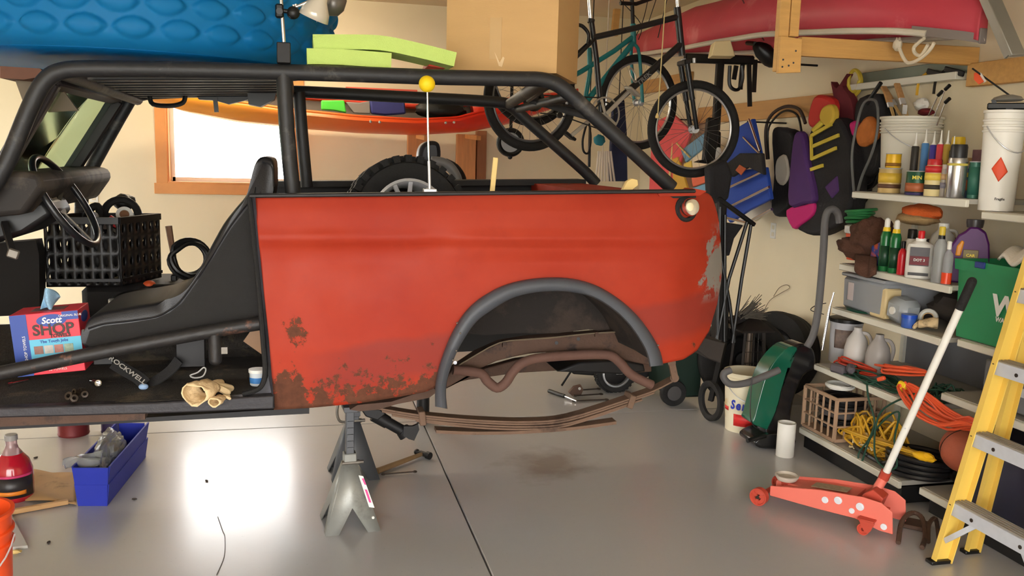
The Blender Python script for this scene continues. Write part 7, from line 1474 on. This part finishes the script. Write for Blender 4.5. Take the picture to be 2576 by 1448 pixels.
# ---- vests and bags hanging on the board
XV = 3.28
def hang(name, label, cat, parts, group=None, bev=.02):
    t = T(name, label, cat, group)
    for nm, pts, x, th, mat in parts: MB().prism([P(q.x, q.y, x=x) for q in (smooth_path([V((*p, 0)) for p in pts], 3, True) if len(pts) > 4 else [V((*p, 0)) for p in pts])], (th, 0, 0)).o(nm, mat, t, bev=min(bev, th * .4))
    return t
NB, PU, PK2, YS_ = mt('vest_black', (32, 31, 34), .85, 0, .2, 14, .3, 60), mt('vest_purple', (74, 40, 98), .8, 0, .15), mt('vest_pink', (196, 34, 112), .8, 0, .1), mt('strap_yellow', (206, 182, 60), .6)
vt = hang('life_vest', 'black life vest with yellow straps and purple panels on the wall', 'life vest', [
    ('body', [(2036, 330), (2070, 305), (2110, 300), (2140, 380), (2142, 470), (2128, 545), (2080, 580), (2040, 592), (2000, 570), (2030, 530), (2045, 470), (2036, 400)], XV, .12, NB),
    ('purple_panel', [(1996, 340), (2014, 336), (2026, 400), (2046, 500), (2020, 512), (1982, 516), (1986, 420)], XV - .04, .06, PU),
    ('purple_panel', [(2072, 470), (2104, 440), (2108, 480), (2090, 500)], XV - .01, .03, PU),
    ('pink_lining', [(1976, 528), (2020, 516), (2046, 510), (2042, 540), (2010, 566), (1992, 574)], XV - .02, .06, PK2)], 'life vests on the wall')
for a, b in (((2040, 342), (2092, 312)), ((2045, 368), (2110, 340)), ((2042, 400), (2104, 372)), ((2018, 434), (2070, 416))): MB().bar(P(*a, x=XV - .018), P(*b, x=XV - .018), .012, .022, up=(0, 0, 1)).o('yellow_strap', YS_, vt)
MB().bar(P(2040, 342, x=XV - .018), P(2042, 402, x=XV - .018), .012, .02, up=(0, 1, 0)).o('yellow_strap', YS_, vt)
hang('life_vest', 'black and white vest hanging left of the purple-panelled vest', 'life vest', [
    ('body', [(1940, 330), (1965, 322), (1992, 340), (1990, 420), (1985, 510), (1955, 545), (1938, 520), (1945, 440)], XV + .06, .1, NB),
    ('white_patch', [(1952, 402), (1974, 390), (1982, 440), (1966, 466), (1950, 450)], XV + .045, .03, mt('patch_white', (208, 200, 184), .7))], 'life vests on the wall')
hang('red_bag', 'red dry bag hanging above the life vests', 'bag', [('bag_body', [(2042, 250), (2060, 238), (2092, 252), (2092, 290), (2070, 310), (2040, 322), (2030, 300)], XV + .05, .1, mt('bag_red', (204, 52, 44), .6))])
hang('yellow_glove', 'yellow rubber glove hanging over the red bag', 'glove', [('glove_body', [(2066, 272), (2086, 262), (2096, 280), (2092, 305), (2078, 318), (2060, 300)], XV - .02, .05, mt('glove_yellow', (206, 172, 60), .7)), ('cuff', [(2036, 326), (2062, 300), (2070, 310), (2044, 334)], XV - .02, .03, YS_)], None, .012)
hang('maroon_cloth', 'maroon cloth hanging from a hook right of the red bag', 'cloth', [('cloth_body', [(2096, 240), (2090, 205), (2104, 222), (2130, 185), (2118, 215), (2140, 250), (2145, 310), (2120, 330), (2100, 290)], XV + .1, .05, mt('maroon', (104, 36, 44), .9, 0, .25, 10))])
coil('yellow_strap_coil', 'yellow strap coiled on a hook above the maroon cloth', 'strap', P(2150, 205, x=XW - .07), .05, .011, 2.5, YS_, (1, .2, .1), .2, .2, 51, sq=1.5)
hang('dark_jacket', 'dark jacket with red panel hanging right of the life vest', 'jacket', [('jacket_body', [(2118, 330), (2150, 330), (2170, 400), (2168, 480), (2140, 520), (2124, 480)], XV + .12, .08, NB), ('red_panel', [(2118, 410), (2135, 405), (2148, 440), (2140, 462), (2122, 450)], XV + .09, .03, mt('panel_red', (196, 60, 40), .7))])
hang('black_bag', 'black bag with orange and gold cloth hanging over the shelf end', 'bag', [('bag_body', [(2150, 260), (2190, 235), (2215, 250), (2220, 320), (2206, 420), (2165, 440), (2150, 360)], XW - .14, .1, NB), ('gold_cloth', [(2150, 330), (2180, 290), (2200, 320), (2196, 350), (2160, 370)], XW - .2, .05, mt('gold_cloth', (190, 110, 46), .8, 0, .4, 16)), ('magenta_cloth', [(2132, 310), (2148, 300), (2156, 330), (2140, 345)], XW - .2, .05, PK2)])
t = T('grey_cable', 'long grey cable looped in front of the black bag', 'cable'); MB().tube([P(u, v, x=3.2) for u, v in ((2150, 500), (2143, 400), (2152, 330), (2170, 265), (2190, 250), (2206, 262), (2208, 320), (2195, 380), (2170, 440), (2158, 480))], .008, 8, k=5).o('loop', mt('cable_slate', (92, 92, 90), .5), t); MB().tube([P(u, v, x=3.22) for u, v in ((2180, 262), (2200, 232), (2216, 208))], .012, 8, k=4).o('tail', BLK2, t)
coil('black_cable', 'black cable coil hanging low behind the shelf end', 'cable', P(2185, 435, x=XW - .08), .09, .008, 4, BLK2, (1, .1, 0), .15, .2, 57)
t = T('cable_arch', 'dark cable arching over the board left of the vests', 'cable'); MB().tube([P(u, v, x=XW - .08) for u, v in ((1930, 400), (1926, 330), (1940, 290), (1975, 268), (2010, 275), (2026, 310))], .012, 8, k=5).o('arch', mt('cable_brown', (58, 44, 38), .6), t); MB().tube([P(u, v, x=XW - .07) for u, v in ((1934, 400), (1932, 330), (1950, 296), (1978, 278), (2006, 290), (2016, 330))], .008, 8, k=5).o('arch', BLK2, t)
# ---- blue folding chair
bc2 = T('folding_chair', 'folded blue camp chair with silver tubes hanging on the wall', 'chair'); CBL = mt('chair_blue', (28, 66, 158), .7, 0, .12, 8, .2, 90)
xc = 3.18
for nm, pts, x in (('back_fabric', [(1838, 330), (1892, 298), (1912, 390), (1850, 430), (1826, 420)], xc), ('seat_fabric', [(1800, 470), (1850, 430), (1925, 420), (1938, 500), (1880, 530), (1835, 560), (1808, 520)], xc + .02)):
    MB().prism([P(u, v, x=x) for u, v in pts], (.03, 0, 0)).o(nm, CBL, bc2, bev=.006)
for a, b, r in (((1838, 470), (1918, 432), .0105), ((1836, 520), (1935, 470), .0105), ((1884, 300), (1912, 380), .009), ((1880, 560), (1942, 526), .0105), ((1830, 548), (1880, 560), .01), ((1870, 345), (1912, 388), .008)): MB().cyl(P(*a, x=xc - .02), P(*b, x=xc - .02), r).o('tube', CHR, bc2)
MB().prism([P(u, v, x=xc - .05) for u, v in ((1815, 420), (1860, 385), (1915, 385), (1920, 440), (1880, 420), (1840, 445))], (.03, 0, 0)).o('pocket', NB, bc2, bev=.008); MB().prism([P(u, v, x=xc - .056) for u, v in ((1850, 428), (1860, 414), (1876, 424), (1864, 440))], (.006, 0, 0)).o('patch', mt('patch_rust', (176, 84, 44), .7), bc2)
MB().bar(P(1880, 306, x=xc), V((XW - .004, P(1880, 306, x=xc).y, P(1880, 306, x=xc).z)), .012, .012).o('hook', DRK, bc2)
tag(MB().prism([P(u, v, x=XW - .03) for u, v in ((1846, 545), (1935, 500), (1945, 520), (1900, 552), (1860, 570))], (.02, 0, 0)).o('white_tarp', mt('tarp_white', (206, 200, 188), .6)), 'folded white tarp under the blue folding chair', 'tarp')
# ---- beach umbrella with coloured panels
um = T('beach_umbrella', 'folded beach umbrella with pink, blue and yellow panels behind the wheel', 'umbrella'); xu = 3.25
for i, (cl, pts) in enumerate((((226, 92, 96), [(1632, 490), (1640, 310), (1690, 285), (1738, 330), (1712, 400), (1694, 490)]), ((214, 168, 70), [(1694, 490), (1690, 400), (1704, 394), (1730, 480)]), ((110, 150, 178), [(1712, 378), (1776, 330), (1806, 340), (1724, 408)]), ((226, 206, 176), [(1724, 408), (1804, 346), (1808, 400), (1738, 432)]), ((232, 196, 90), [(1718, 412), (1738, 404), (1742, 440), (1722, 440)]), ((226, 110, 80), [(1738, 440), (1806, 400), (1806, 446), (1742, 470)]), ((120, 168, 196), [(1742, 472), (1806, 450), (1806, 486), (1736, 490)]))):
    MB().prism([P(u, v, x=xu - .01 * (i % 3)) for u, v in pts], (.025, 0, 0)).o('fabric_panel', mt('umb%d' % i, cl, .75, 0, .1, 10, .2, 60), um, bev=.006)
MB().cyl(P(1702, 360, x=xu - .04), P(1735, 395, x=xu - .04), .008).cyl(P(1680, 490, x=xu - .03), P(1700, 300, x=xu + .03), .012).o('pole', PAL, um); MB().bar(P(1700, 300, x=xu + .03), V((XW - .004, P(1700, 300, x=xu + .03).y, P(1700, 300, x=xu + .03).z)), .012, .012).o('hook', DRK, um)
# ---- jogging stroller frame, fabric
js_ = T('jogging_stroller', 'folded black jogging stroller standing behind the truck corner', 'stroller'); ys = 4.97
def Js(u, v): return P(u, v, y=ys)
MB().bar(Js(1806, 498), Js(1898, 566), .03, .028, bev=.006).o('handle', BLK2, js_)
for a, b in (((1880, 556), (1834, 700)), ((1834, 700), (1800, 870)), ((1890, 560), (1866, 700)), ((1866, 700), (1842, 862)), ((1812, 640), (1835, 760)), ((1835, 760), (1848, 860)), ((1812, 520), (1805, 870)), ((1824, 540), (1822, 860))): MB().tube([Js(*a), Js(*b)], .0115, 8).o('frame_tube', BLK2, js_)
MB().prism([Js(u, v) for u, v in ((1806, 470), (1830, 520), (1824, 640), (1836, 760), (1832, 860), (1806, 860))], (0, .1, 0)).o('frame_panel', DRK, js_, bev=.01)
MB().prism([Js(u, v) for u, v in ((1820, 558), (1872, 566), (1848, 600), (1836, 644), (1824, 642))], (0, .08, 0)).o('seat_fabric', NB, js_, bev=.01)
MB().prism([Js(u, v) for u, v in ((1786, 420), (1830, 400), (1845, 440), (1835, 500), (1812, 520), (1790, 490))], (0, .1, 0)).o('canopy', NB, js_, bev=.02)
wheel_tyre(js_, V((P(1806, 870, y=ys).x, ys + .05, .13)), (1, .1, 0), .13, .04, .1); MB().bar(Js(1822, 858), V((P(1806, 870, y=ys).x, ys + .05, .13)), .03, .03).o('fork', BLK2, js_)
# ---- tyres leaning in the corner
for (u, v, y, R0, tl, lb) in ((1868, 922, 5.3, .305, .10, 'large black tyre standing by the wall behind the cream bucket'), (1962, 900, 5.6, .30, .25, 'black tyre leaning on the wall behind the vacuum cleaner')):
    t = T('tyre', lb, 'tyre', 'tyres in the corner'); c = P(u, v, y=y); ax = V((-.35, -.92, tl)).normalized()
    if tl > .2: c = V((3.3, 5.5, 0)); ax = V((-.9, -.4, tl)).normalized()
    c.z = R0 * math.cos(tl) + .02
    ty = wheel_tyre(t, c, ax, R0, .2, .18)
    for k_ in (-.5, 0, .5): MB().torus(c + ax * .1 * k_, R0 - .004, .006, ax, 56, 6).o('tread_rib', RUB, ty)
    MB().lathe(c, [(.18, .05), (.165, .06), (.15, .03), (.06, .0), (.05, .02), (0, .02)], ax, 32, cap=False).o('steel_wheel', DRK, t, solid=.003)
# lantern shaped garden ornament and brush head
la = T('garden_lantern', 'black metal garden lantern with a flared roof before the tyres', 'lantern'); yl = 5.06; lc = P(1885, 850, y=yl)
def Ls(w0, z0, w1, z1, name, mat=DRK): MB().loft([[V((lc.x, yl, 0)) + V((sx_ * w_, sy_ * w_, z_)) for sx_, sy_ in ((-1, -1), (1, -1), (1, 1), (-1, 1))] for w_, z_ in ((w0, z0), (w1, z1))]).o(name, mat, la)
zr = P(1885, 824, y=yl).z; zb3 = P(1885, 944, y=yl).z
LT = mt('lantern_iron', (46, 42, 40), .5, .4, .3)
Ls(.115, zr - .012, .115, zr, 'roof_edge', LT); Ls(.115, zr, .03, zr + .07, 'roof', LT); Ls(.085, zb3, .085, zb3 + .03, 'base', LT); Ls(.085, 0.3, .085, zb3, 'foot_box', LT)
for sx_, sy_ in ((-1, -1), (1, -1), (1, 1), (-1, 1)): MB().bar(V((lc.x + sx_ * .08, yl + sy_ * .08, zb3 + .02)), V((lc.x + sx_ * .065, yl + sy_ * .065, zr)), .016, .016).o('corner_post', LT, la)
for i in range(-2, 3):
    MB().cyl((lc.x + i * .03, yl - .08, zb3 + .03), (lc.x + i * .026, yl - .065, zr), .0022, n=5).o('wire', LT, la)
for j in range(1, 4): z_ = zb3 + .03 + (zr - zb3 - .03) * j / 4; MB().cyl((lc.x - .075, yl - .074, z_), (lc.x + .075, yl - .074, z_), .0022, n=5).o('wire', LT, la)
MB().cyl((lc.x, yl, zb3), (lc.x, yl, zr), .022).o('candle_tube', mt('tube_brass', (110, 96, 84), .4, .5), la)
MB().box((lc.x, yl, .152), (.15, .15, .296)).o('stand', LT, la)
br2 = T('broom_head', 'grey bristle brush head lying above the lantern', 'brush'); base = P(1862, 796, y=5.06); m = MB(); rn = random.Random(5)
for i in range(90):
    a = R_(rn.uniform(-15, 55)); L_ = rn.uniform(.1, .17); p = base + V((rn.uniform(-.03, .05), rn.uniform(-.03, .03), rn.uniform(-.02, .02))); m.cyl(p, p + V((math.cos(a) * L_, rn.uniform(-.03, .03), math.sin(a) * L_)), .004, .002, n=4)
m.o('bristles', mt('bristle_grey', (92, 86, 78), .9), br2, stuff=True); MB().box(base - V((.02, 0, .02)), (.1, .06, .05), (0, -20, 0), .01).o('block', DRK, br2)
# thin wire loop on the wall
tag(MB().tube([P(u, v, x=XW - .012) for u, v in ((1920, 786), (1936, 756), (1966, 736), (1986, 724), (1978, 716), (1960, 724), (1946, 745))], .0022, 5, k=5).o('thin_wire', mt('wire_grey', (110, 96, 76), .6)), 'thin wire curling up against the right wall', 'wire')
# rear bumper of the truck
MB().prism(pl([(1742, 872), (1762, 845), (1826, 862), (1814, 914), (1780, 902)], y=3.75), (0, .3, 0)).o('rear_bumper', mt('bumper_dark', (48, 43, 41), .55, .2, .3), CAR, bev=.006)
# ---- behind the truck on the floor
wc = T('garden_cart', 'low black garden cart with silver rimmed wheel behind the truck', 'cart'); c = F(1560, 996) + V((0, .12, 0)); Rw = 52 * mpp(c); c.z = Rw
wheel_tyre(wc, c, (.05, -1, 0), Rw, .06, Rw * .72, .008, 30); MB().lathe(c, [(Rw * .74, .03), (Rw * .66, .034), (Rw * .64, .01)], (.05, -1, 0), 36, cap=False).o('rim', ALU, wc, solid=.003); MB().lathe(c, [(Rw * .62, 0), (.03, .012), (.03, .03), (0, .03)], (.05, -1, 0), 24, cap=False).o('hub_disc', DRK, wc)
MB().box(c + V((.02, -.035, -.0)), (.05, .006, .025), None, .004).o('reflector', WHT, wc)
MB().prism([V((P(u, v, y=c.y + .1).x, c.y + .06, P(u, v, y=c.y + .1).z)) for u, v in ((1400, 908), (1640, 880), (1650, 930), (1600, 960), (1540, 945), (1440, 938))], (0, .4, 0)).o('tray', DRK, wc, bev=.01); MB().bar(P(1436, 934, y=c.y + .2), V((P(1420, 950, y=c.y + .2).x - .02, c.y + .2, .004)), .012, .012).o('prop_leg', DRK, wc)
gbn = T('wheeled_bin', 'dark green wheeled bin standing behind the truck corner', 'bin'); a = F(1690, 1018); bx0 = P(1690, 960, y=a.y + .0).x; bx1 = P(1748, 960, y=a.y).x; hz_ = P(1700, 870, y=a.y).z
MB().box(((bx0 + bx1) / 2 + .03, a.y + .22, hz_ / 2 + .03), (bx1 - bx0 + .06, .4, hz_ - .02), None, .015).o('bin_body', mt('bin_dark_green', (26, 44, 36), .5, 0, .2), gbn)
wheel_tyre(gbn, V((bx0 + .0, a.y - .03, .095)), (0, -1, 0), .09, .05, .05); MB().lathe((bx0, a.y - .035, .095), [(.052, .0), (.05, .02), (0, .025)], (0, -1, 0), 20, cap=False).o('wheel_cap', mt('cap_grey', (70, 68, 68), .5), gbn)
